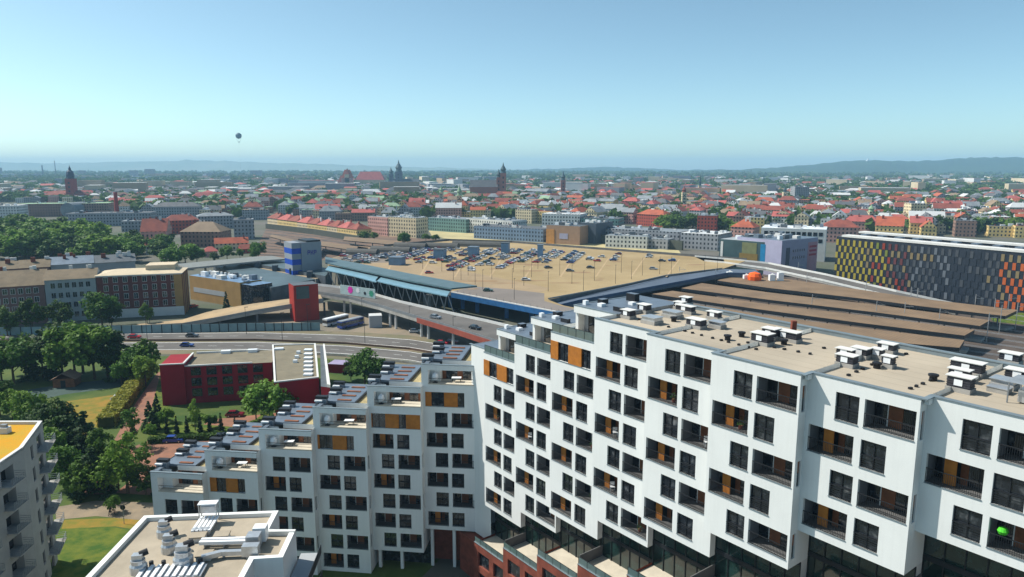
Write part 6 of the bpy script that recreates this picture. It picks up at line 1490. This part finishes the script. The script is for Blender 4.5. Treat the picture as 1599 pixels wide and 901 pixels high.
# keep under the limit of a kind
tot = sum(len(r_) for r_ in rows); keep = min(1, 285 / max(1, tot)); print('cars', tot)
for j, rowc in enumerate(rows):
    rowc = [q for q in rowc if rng_.random() < keep]; cnt = {}
    for x, c in sorted(rowc, key=lambda q: q[0]):
        k = rng_.choice(cols); i = cnt.get(k, 0); cnt[k] = i + 1
        o = link('car', CAR[k + '_1'], None, (c.x, c.y, ZD + .02), R(-14 + rng_.choice((0, 180)) + rng_.uniform(-4, 4)))
        tag(o, f'{nth(i)} {k} car from the left in the {nth(j)} row of the rooftop car park', 'car', 'cars parked on the rooftop car park')
for i, (k, x, y, rz, lab) in enumerate((('white', 821, 438, -5, 'white car driving alone across the empty front of the rooftop car park'), ('red', 670, 427, 10, 'dark red car alone near the canopy end of the rooftop car park'), ('grey', 890, 424, -8, 'grey car parked apart on the beige deck'), ('black', 856, 419, 20, 'black car with a pale bonnet parked apart on the beige deck'), ('green', 762, 455, -8, 'dark green car on the deck road beside the red paving'), ('silver', 1020, 421, -20, 'silver car nearest the ramp on the beige deck'), ('black', 922, 419, -10, 'black car at the front corner of the parked rows'), ('white', 736, 423, -25, 'white car at the front of the cluster with the red ones'))):
    car(k, lab, x, y, rz, ZD + .01)
# blue-grey shelters standing among the parked cars
for i, (x, y, w, h) in enumerate(((617, 414, 14, 5), (685, 404, 12, 6.5), (738, 400, 11, 6.5), (788, 396, 9, 8), (843, 402, 6, 9))):
    X, Y = at(x, y, ZD); f = Fr(X - w / 4, Y, -14); root = thing('stair_shelter', f'blue-grey glazed stair shelter among the parked cars, {nth(i)} from the left', 'shelter', (X, Y, ZD), 'stair shelters on the car park')
    sm_ = mat('shelter_blue', hexc(104, 136, 168), .4, .1, var=.12, scale=.3)
    mb = MB(); mb.fbox(f, 0, w / 2, 0, w / 2, ZD, ZD + h * .8, sm_); mb.build('wall', root)
    mb = MB(); mb.fbox(f, -.3, w / 2 + .3, -.3, w / 2 + .3, ZD + h * .8, ZD + h * .8 + .4, dark_roof if i % 2 else metal_roof); mb.build('roof', root)
for i, (x, y, w) in enumerate(((565, 398, 20), (610, 394, 26), (690, 388, 22), (745, 385, 34), (640, 388, 22))):
    X, Y = at(x, y, ZD); f = Fr(X - w / 2, Y, -14); root = thing('vault_shelter', f'dark curved shelter at the back of the rooftop car park, {nth(i)} built', 'shelter', (X, Y, ZD), 'dark shelters behind the cars')
    root['label'] = f'dark barrel-roofed shelter at the back of the car park, {nth([0, 1, 3, 4, 2][i])} from the left'
    mb = MB(); n = 8; P = f.p; mv = mat('vault_dark', hexc(76, 76, 74), .7, var=.15)
    for k in range(n):
        a0, a1 = math.pi * k / n, math.pi * (k + 1) / n
        q = lambda a, u: P(u, 3 - 3 * math.cos(a), ZD + .6 + 3.2 * math.sin(a)); mb.poly([q(a0, 0), q(a0, w), q(a1, w), q(a1, 0)], mv)
    for u in (0, w): mb.poly([P(u, 3 - 3 * math.cos(math.pi * k / n), ZD + .6 + 3.2 * math.sin(math.pi * k / n)) for k in range(n + 1)], mv)
    mb.build('roof', root); mb = MB(); mb.fbox(f, 0, w, .1, 5.9, ZD, ZD + .6, concrete); mb.build('plinth', root)
# buses
def bus(label, A, B, m, roofm, z=.05):
    f, L = front(A, B, z); L = 11.5; root = thing('bus', label, 'bus', f.p(L / 2, 1.2, z))
    mb = MB(); mb.fbox(f, 0, L, 0, 2.5, z + .35, z + 1.3, m); mb.fbox(f, 0, L, .0, 2.5, z + 2.5, z + 3.0, m, top=roofm); mb.fbox(f, .05, L - .05, .3, 2.2, z + 3.0, z + 3.15, roofm); mb.build('body', root)
    mb = MB(); mb.fbox(f, .03, L - .03, .03, 2.47, z + 1.3, z + 2.5, glass_dark, faces="fblr"); mb.build('window_glass', root)
    for u in (2.2, L - 2.8):
        for d in (.1, 2.1): mb = MB(); mb.tube(f.p(u, d - .12, z + .5), f.p(u, d + .4, z + .5), .48, tyre, 10); mb.build('wheel', root)
bus('white roofed bus with dark windows parked in the yard by the red tower', (511, 511), (551, 501), offwhite, skylight)
bus('dark blue bus parked in front of the white roofed one', (534, 515), (574, 505), cm['blue'], galv)
bpx('hut', 'small grey kiosk with a white flat roof beside the parked buses', 'kiosk', (577, 512), (597, 511), 495, 5, grey_plaster, rm_wh, z0=.04)
bpx('hut', 'small pale concrete hut under the long teal canopy', 'kiosk', (661, 478), (673, 479), 462, 4, concrete, concrete_dark, z0=.04)
# orange tent, white containers at the platforms' end
X, Y = at(1178, 437, 6.6); mb = MB(); mb.lathe((X, Y), [(3.2, 6.6), (3.4, 8.4), (2.6, 9.8), (0, 10.6)], mat('tent_orange', hexc(240, 96, 20), .7), 10)
tag(mb.build('tent'), 'bright orange round tent at the far end of the platform roofs', 'tent')
for i, (x, y, lab) in enumerate(((1139, 430, 'white box nearest the ramp top beyond the platform roofs'), (1205, 438, 'white box with a dark opening right of the orange tent'), (1218, 438, 'white pointed kiosk at the far edge of the platform roofs'), (1165, 435, 'small pale box just left of the orange tent'))):
    X, Y = at(x, y, 6.6); mb = MB(); mb.box(X - 1.3, X + 1.3, Y - 1.2, Y + 1.2, 6.6, 8.4 + (i % 3), skylight); mb.poly([(X - 1.35, Y - 1.25, 8.5 + i % 3), (X + 1.35, Y - 1.25, 8.5 + i % 3), (X, Y, 9.3 + i % 3)], offwhite); tag(mb.build('kiosk'), lab, 'kiosk')

# ------------------------------------------------------------------ lamps and masts
lm = MB(); lm.tube((0, 0, 0), (0, 0, 8), .09, dark_frame, 6, .06); LP = lm.mesh('pole')
lh = MB(); lh.box(-.2, 1.1, -.12, .12, 8, 8.12, dark_frame); LH = lh.mesh('lamp_head')
def lamp(x, y, z, h, label, group, rz=0, base=None):
    X, Y = at(x, y, z); t = thing('street_lamp', label, 'street lamp', (X, Y, z), group); t.scale = (1, 1, h / 8); t.rotation_euler = (0, 0, rz)
    for nm, mm in (('pole', LP), ('lamp_head', LH)): o = bpy.data.objects.new(nm, mm); COL.objects.link(o); o.parent = t
pts = [(708, 437), (720, 437), (754, 452), (768, 436), (800, 450), (803, 468), (742, 444), (731, 430), (856, 455), (874, 430), (893, 443), (911, 454), (928, 438), (961, 443), (970, 426), (840, 420), (802, 425), (1003, 430), (1030, 428), (1048, 428), (986, 436), (818, 446), (690, 424), (660, 420), (830, 433), (1100, 425), (1120, 424)]
for i, (x, y) in enumerate(sorted(pts)): lamp(x, y, ZD, 8.5, f'thin dark lamp post on the beige car park deck, {nth(i)} from the left', 'lamp posts on the car park', 1.2)
for i, (x, y) in enumerate(((441, 532), (570, 536), (49, 521), (234, 505), (385, 522), (481, 517), (566, 505), (640, 520), (708, 540), (230, 530))): lamp(x, y, 0, 10, f'tall thin lamp post beside the wide road, {nth(sorted([441, 570, 49, 234, 385, 481, 566, 640, 708, 230]).index(x))} from the left', 'lamp posts along the wide road', .6)
pts = [(1060, 448), (1116, 452), (1245, 440), (1258, 462), (1266, 500), (1350, 475), (1366, 512), (1420, 486), (1430, 488), (1464, 525), (1520, 500), (1560, 520), (1572, 500), (1585, 515), (1540, 535), (1410, 515), (1550, 508)]
for i, (x, y) in enumerate(sorted(pts)):
    X, Y = at(x, y, 0); t = thing('catenary_mast', f'thin steel railway mast among the brown platform roofs, {nth(i)} from the left', 'railway mast', (X, Y, 0), 'railway masts')
    mb = MB(); mb.tube((X, Y, 0), (X, Y, 10.5), .13, galv, 6); mb.build('mast', t); mb = MB(); mb.box(X, X + 3.2, Y - .05, Y + .05, 8.8, 8.95, galv); mb.tube((X, Y, 10.2), (X + 3, Y, 8.95), .04, galv, 4); mb.build('arm', t)
# signpost on the footpath
X, Y = at(194, 818, 0); t = thing('signpost', 'dark round sign on a thin pole beside the footpath', 'sign', (X, Y, 0))
mb = MB(); mb.tube((X, Y, 0), (X, Y, 3.4), .06, steel, 6); mb.build('pole', t); mb = MB(); mb.tube((X, Y - .05, 3.0), (X, Y + .05, 3.0), .45, dark_frame, 12); mb.build('sign_face', t)
# a person with a bicycle on the footpath
def person_mesh(X, Y, name, mats, lean=.12):
    me = bpy.data.meshes.new(name)
    v = [(0, 0, .95), (lean, 0, 1.25), (lean * 1.6, 0, 1.45), (lean * 2, 0, 1.56), (lean * 2.2, 0, 1.72),
         (.05, .12, .88), (.15, .13, .48), (.0, .13, .06), (.13, .13, .03), (-.02, -.12, .88), (-.08, -.13, .46), (-.2, -.13, .08), (-.08, -.13, .03),
         (lean * 1.4, .2, 1.4), (lean + .15, .26, 1.12), (lean + .42, .2, 1.02), (lean * 1.4, -.2, 1.4), (lean + .15, -.26, 1.12), (lean + .42, -.2, 1.02)]
    ed = [(0, 1), (1, 2), (2, 3), (3, 4), (0, 5), (5, 6), (6, 7), (7, 8), (0, 9), (9, 10), (10, 11), (11, 12), (2, 13), (13, 14), (14, 15), (2, 16), (16, 17), (17, 18)]
    me.from_pydata(v, ed, []); o = link(name, me, None, (X, Y, 0)); sk = o.modifiers.new('skin', 'SKIN'); rad = [.15, .16, .14, .065, .115, .11, .075, .05, .05, .11, .075, .05, .05, .075, .05, .04, .075, .05, .04]
    for i, r_ in enumerate(rad): me.skin_vertices[0].data[i].radius = (r_, r_)
    me.skin_vertices[0].data[0].use_root = True; o.modifiers.new('sub', 'SUBSURF').render_levels = 1; me.materials.append(mats); return o
X, Y = at(172, 806, 0)
o = person_mesh(X, Y, 'person', mat('dark_clothes', (.04, .035, .04), .9)); tag(o, 'person in dark clothes leaning over a bicycle on the footpath', 'person')
t = thing('bicycle', 'dark bicycle held by the person on the footpath', 'bicycle', (X + .4, Y + .25, 0)); bx, by = X + .35, Y + .45
for xx in (-.5, .5):
    mb = MB(); n = 14
    for i in range(n): a0, a1 = 2 * math.pi * i / n, 2 * math.pi * (i + 1) / n; mb.tube((bx + xx + .34 * math.cos(a0), by, .36 + .34 * math.sin(a0)), (bx + xx + .34 * math.cos(a1), by, .36 + .34 * math.sin(a1)), .03, tyre, 4, cap=False)
    mb.build('wheel', t)
mb = MB(); mb.tube((bx - .5, by, .36), (bx - .15, by, .9), .03, cm['maroon'], 5); mb.tube((bx - .15, by, .85), (bx + .35, by, .85), .03, cm['maroon'], 5); mb.tube((bx + .5, by, .36), (bx + .33, by, 1.0), .03, cm['maroon'], 5); mb.tube((bx - .15, by, .85), (bx + .05, by, .36), .03, cm['maroon'], 5); mb.tube((bx + .05, by, .36), (bx + .35, by, .85), .03, cm['maroon'], 5); mb.box(bx + .28, bx + .38, by - .28, by + .28, 1.0, 1.04, black_metal); mb.build('frame', t)

# ------------------------------------------------------------------ the city beyond: individual houses, then the mass
crr = random.Random(77)
def ylim(x):
    P_ = [(-100, 318), (40, 318), (165, 326), (175, 334), (320, 339), (410, 347), (420, 337), (560, 345), (600, 348), (670, 344), (730, 346), (905, 350), (965, 352), (1000, 350), (1080, 352), (1190, 358), (1290, 366), (1420, 368), (1700, 372)]
    for (x0, y0), (x1, y1) in zip(P_[:-1], P_[1:]):
        if x0 <= x <= x1: return y0 + (y1 - y0) * (x - x0) / (x1 - x0)
    return 330
def palette(x):
    if x < 300: return (['grey'] * 4 + ['white', 'cream', 'brown', 'pink'], [rm_dk, rm_gr, rm_gr, rm_br, rm_wh, rm_pk, rm_dk])
    if x < 640: return (['grey', 'cream', 'white', 'brown', 'pink', 'cream'], [rm_dk, rm_gr, rm_br, rm_red, rm_pk, rm_gr, rm_gn])
    if x < 900: return (['grey', 'cream', 'white', 'yellow', 'cream', 'pink'], [rm_gr, rm_dk, rm_red, rm_red, rm_br, rm_wh, rm_gn, rm_or])
    return (['cream', 'white', 'yellow', 'cream', 'pink', 'grey', 'brown'], [rm_red, rm_or, rm_red, rm_gr, rm_dk, rm_br, rm_wh, rm_dk, rm_pk, rm_gr, rm_gr])
NM = {rm_dk.name: 'dark slate', rm_gr.name: 'grey', rm_br.name: 'brown', rm_wh.name: 'white', rm_pk.name: 'faded red', rm_red.name: 'red', rm_or.name: 'orange', rm_gn.name: 'green'}
cands = []
Yr = 520.0
while Yr < 1400:
    sp = 25 + (Yr - 520) * .010
    for i in range(int(2 * .80 * Yr / sp)):
        X = -.80 * Yr + i * sp + crr.uniform(-9, 9) + crr.uniform(0, 8); Y = Yr + crr.uniform(-9, 9)
        x, y = px_of(X, Y, 0)
        if y > ylim(x) or x < -60 or x > 1660: continue
        if crr.random() < .05: continue
        cands.append((Y, X, x))
    Yr += 25
cands.sort()
HOUSE = cands[:300]; REST = cands[300:]
def grid_angle(X, Y): return 18 * math.sin(X * .004 + 1.3) * math.cos(Y * .003) + (-22 if X > 0 else 12)
lab_groups = {}
for Y, X, x in HOUSE:
    ws_, rs_ = palette(x); w_ = crr.choice(ws_); r_ = crr.choice(rs_); lab_groups.setdefault((w_, r_.name), []).append((X / Y, X, Y, w_, r_))
for key, lst in lab_groups.items():
    lst.sort(key=lambda q: q[0])
    for i, (_, X, Y, w_, r_) in enumerate(lst):
        a = grid_angle(X, Y) + (90 if crr.random() < .35 else 0); L, D = crr.uniform(14, 30), crr.uniform(11, 15); h = crr.uniform(7, 15)
        f = Fr(X - L / 2, Y - D / 2, a); kd = crr.choice(['hip', 'gable', 'gable', 'flat']) if r_ in (rm_red, rm_or, rm_pk, rm_br) else crr.choice(['flat', 'flat', 'gable', 'hip'])
        building('town_house', f'{w_} town house under a {NM[r_.name]} roof, {nth(i)} such from the left', 'house', f, L, D, h, WL[w_], r_, kind=kd, rise=crr.uniform(3.5, 6.5), chimneys=crr.randint(1, 3), seed=int(X * 7 + Y), group='town houses beyond the station')
# everything farther: one mass
mass = MB(); m_w = [mat('far_' + k, tuple(c * .9 for c in hexc(*v)), .9, var=.1, scale=.02) for k, v in dict(cream=(206, 190, 160), white=(214, 214, 212), grey=(150, 152, 158), tan=(170, 150, 124)).items()]
frs = [rm_red, rm_or, rm_gr, rm_dk, rm_br, rm_wh, rm_gr, rm_pk]
def far_house(X, Y, L, D, h, a, w_, r_, kd, rise):
    f = Fr(X, Y, a); mass.fbox(f, 0, L, 0, D, 0, h, w_, top=r_, faces="fblrt"); 
    if kd != 'flat': roof_mb(mass, f, L, D, h + .02, kd, rise, r_, gable_m=w_)
for Y, X, x in REST:
    ws_, rs_ = palette(x); far_house(X, Y, crr.uniform(14, 28), crr.uniform(11, 15), crr.uniform(7, 15), grid_angle(X, Y) + crr.choice((0, 90)), WL[crr.choice(ws_)], crr.choice(rs_), crr.choice(['hip', 'gable', 'flat']), crr.uniform(3, 6))
Yr = 1400.0
while Yr < 7500:
    sp = 33 + (Yr - 1400) * .020
    for i in range(int(2 * .78 * Yr / sp)):
        X = -.78 * Yr + i * sp + crr.uniform(-.4, .4) * sp; Y = Yr + crr.uniform(-.5, .5) * sp
        cl = math.sin(X * .0021 + 2) * math.cos(Y * .0017 + X * .0006)
        if Yr > 3900 and X / Y > .12 and crr.random() < .75: continue
        if crr.random() < (.14 + (.35 if cl > .3 else 0) + (.3 if Yr > 4000 else 0)): continue
        right = X / Y > .05
        r_ = crr.choice([rm_red, rm_red, rm_gr, rm_dk, rm_wh, rm_gr, rm_br, rm_dk, rm_pk] if right else [rm_dk, rm_gr, rm_dk, rm_dk, rm_wh, rm_br, rm_pk, rm_gr])
        big = crr.random() < .12; L = crr.uniform(40, 90) if big else crr.uniform(18, 40); h = crr.uniform(9, 16) if not big else crr.uniform(10, 30)
        far_house(X, Y, L, crr.uniform(14, 30), h, grid_angle(X, Y) + crr.choice((0, 90)), crr.choice(m_w), rm_wh if big and crr.random() < .35 else r_, 'flat' if big else crr.choice(['hip', 'gable', 'flat']), crr.uniform(3, 6))
    Yr += sp * .95
tag(mass.build('far_city'), 'mass of small far roofs and walls fading into haze', None, None, 'stuff')
# far tree canopy mass
rng = np.random.default_rng(9); Cs = []
for i in range(15000):
    Y = 620 * (11.0 ** rng.random()); X = Y * rng.uniform(-.8, .8); x, y = px_of(X, Y, 0)
    if y > ylim(x) - 2: continue
    cl = math.sin(X * .0021 + 2) * math.cos(Y * .0017 + X * .0006) + .6 * math.sin(X * .009) * math.sin(Y * .008 + 1)
    if cl < .1 and rng.random() < .65: continue
    if y > 325 and rng.random() < .4: continue
    Cs.append((X, Y, 5 + Y * .0008))
Cs = np.array(Cs); rad = 6 + Cs[:, 1] * .0035
rep = 14; V = []
C2 = np.repeat(Cs, rep, 0); R2 = np.repeat(rad, rep); v = rng.normal(size=(len(C2), 3)); v /= np.linalg.norm(v, axis=1)[:, None]; v[:, 2] = np.abs(v[:, 2]) * .8
Pn = C2 + v * R2[:, None] * rng.random((len(C2), 1)) ** .4
nr_ = rng.normal(size=Pn.shape) * .5 + v; nr_ /= np.linalg.norm(nr_, axis=1)[:, None]; aa = np.cross(nr_, rng.normal(size=Pn.shape)); aa /= np.linalg.norm(aa, axis=1)[:, None]; bb_ = np.cross(nr_, aa); ss = (R2 * .38)[:, None]
V = np.stack([Pn - aa * ss - bb_ * ss, Pn + aa * ss - bb_ * ss, Pn + aa * ss + bb_ * ss, Pn - aa * ss + bb_ * ss], 1).reshape(-1, 3)
tag(link('far_woods', mesh_np('far_woods', V, lf_dark)), 'dark tree canopy between the far roofs', None, None, 'stuff')

# ------------------------------------------------------------------ landmarks
stone = mat('old_brick_stone', hexc(150, 96, 84), .9, var=.1, scale=.05); stone_g = mat('grey_stone', hexc(84, 90, 106), .9, var=.1, scale=.05)
cop = mat('dark_copper_spire', hexc(60, 84, 90), .6, var=.1); brk = mat('church_brick', hexc(150, 62, 56), .9, var=.1, scale=.05)
def tower(root, x, D_, w, ztop, shaft_top, m, sm, stages=((1, 1), (.8, .2), (1.05, .35), (.55, .6), (.25, .75), (.08, 1)), nm='tower', n=8):
    X = (x - CX) / F_PX * D_; mb = MB(); mb.box(X - w / 2, X + w / 2, D_ - w / 2, D_ + w / 2, 0, shaft_top, m)
    for k in range(3): mb.box(X - w * .12, X + w * .12, D_ - w / 2 - .3, D_ - w / 2 - .02, shaft_top * (.45 + .17 * k), shaft_top * (.53 + .17 * k), black_metal)
    mb.build(nm, root); mb = MB(); mb.lathe((X, D_), [(w / 2 * a, shaft_top + (ztop - shaft_top) * b) for a, b in [(1, 0)] + [(s[0], s[1]) for s in stages[1:]]] + [(0, ztop)], sm, n); mb.build('spire', root)
    return X
def ztop_at(x, D_, y):  # height of a picture row at the distance D_
    return zat(0, D_, y)
# twin-towered church
D_ = 1350; root = thing('church', 'far brick church with two unequal spired towers at the end of a long nave', 'church', ((785 - CX) / F_PX * D_, D_, 0))
tower(root, 779, D_, 8, ztop_at(0, D_, 264), ztop_at(0, D_, 277), stone, cop)
tower(root, 786, D_ - 4, 10.5, ztop_at(0, D_, 254), ztop_at(0, D_, 270), stone, cop)
x0, x1 = (735 - CX) / F_PX * D_, (777 - CX) / F_PX * D_; z0 = ztop_at(0, D_, 292); z1 = ztop_at(0, D_, 281)
f = Fr(x0, D_ - 8, 0); mb = MB(); mb.fbox(f, 0, x1 - x0, 0, 22, 0, z0, stone, faces="fblr"); mb.build('nave_wall', root); mb = MB(); roof_mb(mb, f, x1 - x0, 22, z0, 'gable', z1 - z0, rm_dk, gable_m=stone); mb.build('nave_roof', root)
# town hall tower
D_ = 1400; root = thing('clock_tower', 'lone far square tower with a small spire right of the twin-towered church', 'tower', ((878 - CX) / F_PX * D_, D_, 0)); tower(root, 878.5, D_, 9, ztop_at(0, D_, 267), ztop_at(0, D_, 281), stone, cop)
# cathedral and castle on the hill
D_ = 2100; root = thing('cathedral', 'far dark cathedral with a tall stepped clock tower on the castle hill', 'church', ((625 - CX) / F_PX * D_, D_, 0))
tower(root, 625, D_, 19, ztop_at(0, D_, 250), ztop_at(0, D_, 268), stone_g, cop); tower(root, 613, D_ + 5, 12, ztop_at(0, D_, 261), ztop_at(0, D_, 272), stone_g, cop)
x0, x1 = (616 - CX) / F_PX * D_, (656 - CX) / F_PX * D_; z0, z1 = ztop_at(0, D_, 289), ztop_at(0, D_, 279)
f = Fr(x0, D_ - 14, 0); mb = MB(); mb.fbox(f, 0, x1 - x0, 0, 26, 0, z0, stone_g, faces="fblr"); mb.build('nave_wall', root); mb = MB(); roof_mb(mb, f, x1 - x0, 26, z0, 'gable', z1 - z0, rm_dk, gable_m=stone_g); mb.build('nave_roof', root)
root = thing('castle', 'far castle with a long reddish hip roof and an orange roofed tower', 'castle', ((565 - CX) / F_PX * D_, D_, 0))
x0, x1 = (556 - CX) / F_PX * D_, (601 - CX) / F_PX * D_; z0, z1 = ztop_at(0, D_, 281), ztop_at(0, D_, 268)
f = Fr(x0, D_ + 10, 0); mb = MB(); mb.fbox(f, 0, x1 - x0, 0, 30, 0, z0, WL['cream'], faces="fblr"); mb.build('wall', root); mb = MB(); roof_mb(mb, f, x1 - x0, 30, z0, 'hip', z1 - z0, rm_pk); mb.build('roof', root)
for (xa, xb, ya, yb, w_, m_) in ((530, 540, 285, 274, WL['cream'], rm_red), (536, 553, 278, 265, WL['pink'], rm_or), (541, 548, 272, 263, WL['cream'], rm_or)):
    a_, b_ = (xa - CX) / F_PX * D_, (xb - CX) / F_PX * D_; f = Fr(a_, D_, 0); mb = MB(); zz = ztop_at(0, D_, ya); mb.fbox(f, 0, b_ - a_, 0, 18, 0, zz, w_, faces="fblr"); mb.build('tower', root); mb = MB(); roof_mb(mb, f, b_ - a_, 18, zz, 'hip', ztop_at(0, D_, yb) - zz, m_); mb.build('tower_roof', root)
# brick church at the left
D_ = 1250; root = thing('church', 'far red brick church with one massive dark domed tower at the left', 'church', ((118 - CX) / F_PX * D_, D_, 0))
tower(root, 118, D_, 13, ztop_at(0, D_, 257), ztop_at(0, D_, 279), brk, mat('navy_dome', hexc(50, 60, 84), .6), stages=((1, 0), (.95, .1), (1.0, .28), (.8, .5), (.35, .62), (.3, .75), (.1, .85)))
x0, x1 = (79 - CX) / F_PX * D_, (139 - CX) / F_PX * D_; f = Fr(x0, D_ - 8, 0); mb = MB(); mb.fbox(f, 0, x1 - x0, 0, 24, 0, ztop_at(0, D_, 304), brk); mb.build('nave_wall', root); mb = MB(); roof_mb(mb, f, x1 - x0, 24, ztop_at(0, D_, 304), 'hip', 7, rm_red); mb.build('nave_roof', root)
# chimney
D_ = 800; X = (185 - CX) / F_PX * D_; mb = MB(); mb.lathe((X, D_), [(2.6, 0), (1.9, ztop_at(0, D_, 302)), (2.2, ztop_at(0, D_, 301)), (1.7, ztop_at(0, D_, 300))], brk, 10); tag(mb.build('brick_chimney'), 'tall round brick chimney rising behind the dark workshop', 'chimney')
# small spires and the dome of the green-roofed hall
D_ = 900; X = (121 - CX) / F_PX * D_; z0 = ztop_at(0, D_, 322)
mb = MB(); mb.tube((X, D_ - 16, z0 - 4), (X, D_ + 16, z0 - 4), 9, rm_gr, 20); tag(mb.build('arched_roof'), 'grey barrel-arched roof behind the green roofed hall', 'arched roof')
for i, (x, D_, ys, yt, m_) in enumerate(((718, 900, 305, 288, rm_gn), (1066, 1000, 300, 290, rm_red), (1090, 1500, 290, 272, cop), (948, 1500, 292, 282, rm_gn), (1222, 1100, 300, 290, cop), (1358, 700, 330, 318, rm_gn), (690, 1100, 300, 290, rm_gn))):
    root = thing('spire', f'small far church spire over the roofs, {nth(sorted([718, 1066, 1090, 948, 1222, 1358, 690]).index(x))} from the left', 'church tower', ((x - CX) / F_PX * D_, D_, 0), 'small spires over the old town')
    tower(root, x, D_, 6, ztop_at(0, D_, yt), ztop_at(0, D_, ys), WL['cream'], m_, nm='shaft')
# tall blocks on the horizon at left
for i, (x, yt, w) in enumerate(((68, 270, 16), (76, 258, 5), (96, 251, 3), (240, 264, 26), (215, 266, 20), (340, 268, 5), (330, 270, 22), (404, 266, 30), (135, 266, 20), (5, 262, 20))):
    D_ = 4200; X = (x - CX) / F_PX * D_; zz = ztop_at(0, D_, yt); root = thing('chimney_stack' if w < 8 else 'tower_block', f'hazy {"thin chimney" if w < 8 else "tower block"} near the horizon, {nth(sorted([68, 76, 96, 240, 215, 340, 330, 404, 135, 5]).index(x))} of the skyline from the left', 'chimney' if w < 8 else 'tower block', (X, D_, 0), 'tall shapes on the left horizon')
    mb = MB()
    if w < 8: mb.lathe((X, D_), [(w, 0), (w * .6, zz), (0, zz)], stone_g, 8)
    else: mb.box(X - w, X + w, D_, D_ + 20, 0, zz, WL['grey'])
    mb.build('shaft' if w < 8 else 'wall', root)
# balloon
D_ = 2300; X = (381.5 - CX) / F_PX * D_; zc = ztop_at(0, D_, 212)
root = thing('balloon', 'round blue-grey tethered balloon with a small gondola in the sky', 'balloon', (X, D_, zc))
mb = MB(); r0 = 9.2; mb.lathe((X, D_), [(r0 * math.cos(a), zc + r0 * math.sin(a)) for a in [(-90 + i * 15) * math.pi / 180 for i in range(13)]], mat('balloon_blue', hexc(60, 92, 112), .5, col2=hexc(90, 116, 126), scale=.08), 20); mb.build('envelope', root, True)
mb = MB(); mb.lathe((X, D_), [(3, zc - 20), (3.4, zc - 18.6), (0, zc - 18.5)], dark_frame, 10)
mb.build('gondola', root); mb = MB()
for a in range(6): mb.tube((X + 9 * math.cos(a), D_ + 9 * math.sin(a), zc - 5), (X + 3 * math.cos(a), D_ + 3 * math.sin(a), zc - 18.6), .12, dark_frame, 4)
mb.build('rigging', root)
mb = MB(); mb.tube((X, D_, 0), (X, D_, zc - 20), .08, dark_frame, 4); mb.build('tether', root)

# ------------------------------------------------------------------ hills
hill_m = mat('wooded_hill', (.015, .045, .025), .95, col2=(.03, .07, .03), var=.2, scale=.004)
haze_hill_m = mat('far_farmland', (.16, .22, .13), .95, col2=(.22, .26, .18), var=.2, scale=.002)  # far hills painted paler, distance haze put into their colour
def hills(name, label, sky, D0, depth, seed, hm=None):
    hm = hm or hill_m
    """a wooded range: its crest passes the given picture points at the distance D0"""
    rr = random.Random(seed); xs = np.linspace(sky[0][0], sky[-1][0], 90); ys = np.interp(xs, [p[0] for p in sky], [p[1] for p in sky])
    mb = MB(); G = []
    for x, y in zip(xs, ys):
        X = (x - CX) / F_PX * D0; z = max(1, zat(0, D0, y) + rr.uniform(-.7, .7) * D0 / 1000); k = X / D0; line = []
        for t_, hgt in ((-1, 0), (-.75, .18), (-.45, .55), (-.2, .88), (0, 1), (.3, .8), (.8, .2), (1.2, 0)):
            Yd = D0 + depth * t_; line.append((k * Yd + rr.uniform(-12, 12), Yd, z * hgt * (1 + rr.uniform(-.04, .04)) - (2 if hgt == 0 else 0)))
        G.append(line)
    for i in range(len(G) - 1):
        for j in range(7): mb.poly([G[i][j], G[i + 1][j], G[i + 1][j + 1], G[i][j + 1]], hm)
    o = mb.build(name, smooth=True); tag(o, label, None, None, 'structure')
hills('hills', 'long dark wooded ridge on the right horizon', [(1040, 268), (1100, 266), (1150, 265), (1200, 262), (1250, 258), (1300, 253), (1345, 250), (1420, 252), (1460, 250), (1500, 246), (1599, 245), (1750, 247)], 6500, 1500, 1)
hills('hills', 'low blue hills in the middle of the horizon', [(560, 268), (680, 266), (800, 265), (880, 263), (930, 261), (1000, 262), (1060, 265), (1150, 265), (1250, 266)], 9000, 1500, 2)
hills('hills', 'dark wooded rise between the old town and the horizon', [(480, 275), (640, 272), (760, 269), (860, 270), (960, 268), (1060, 269), (1160, 268), (1280, 270), (1420, 274)], 5200, 900, 4)
hills('hills', 'faint far hills along the left horizon', [(-150, 255), (0, 253), (100, 255), (200, 253), (300, 250), (380, 252), (450, 255), (560, 258), (700, 262), (900, 267)], 11200, 1500, 3, haze_hill_m)
# white tower on the ridge
D_ = 6350; X = (1348 - CX) / F_PX * D_; mb = MB(); z0 = zat(0, D_, 254); mb.box(X - 14, X + 14, D_, D_ + 20, z0 - 40, z0 + 22, skylight); mb.box(X - 5, X + 5, D_ + 4, D_ + 14, z0 + 22, z0 + 34, skylight); tag(mb.build('hilltop_monastery'), 'tiny white monastery on the crest of the wooded ridge', 'monastery')

# ------------------------------------------------------------------ haze: a closed box of even, thin air
hz = bpy.data.materials.new('haze'); hz.use_nodes = True; nt = hz.node_tree; nt.nodes.clear()
ho_ = nt.nodes.new("ShaderNodeOutputMaterial"); pv = nt.nodes.new("ShaderNodeVolumePrincipled")
pv.inputs["Color"].default_value = (.42, .71, .98, 1); pv.inputs["Density"].default_value = 0.00011; pv.inputs["Anisotropy"].default_value = 0.0
nt.links.new(pv.outputs[0], ho_.inputs["Volume"])
mb = MB(); mb.box(-12000, 12000, -1500, 13500, -1.0, 222, city_ground); o = mb.build('haze'); o.data.materials.clear(); o.data.materials.append(hz); tag(o, 'thin pale summer haze over the whole city', None, None, 'stuff')
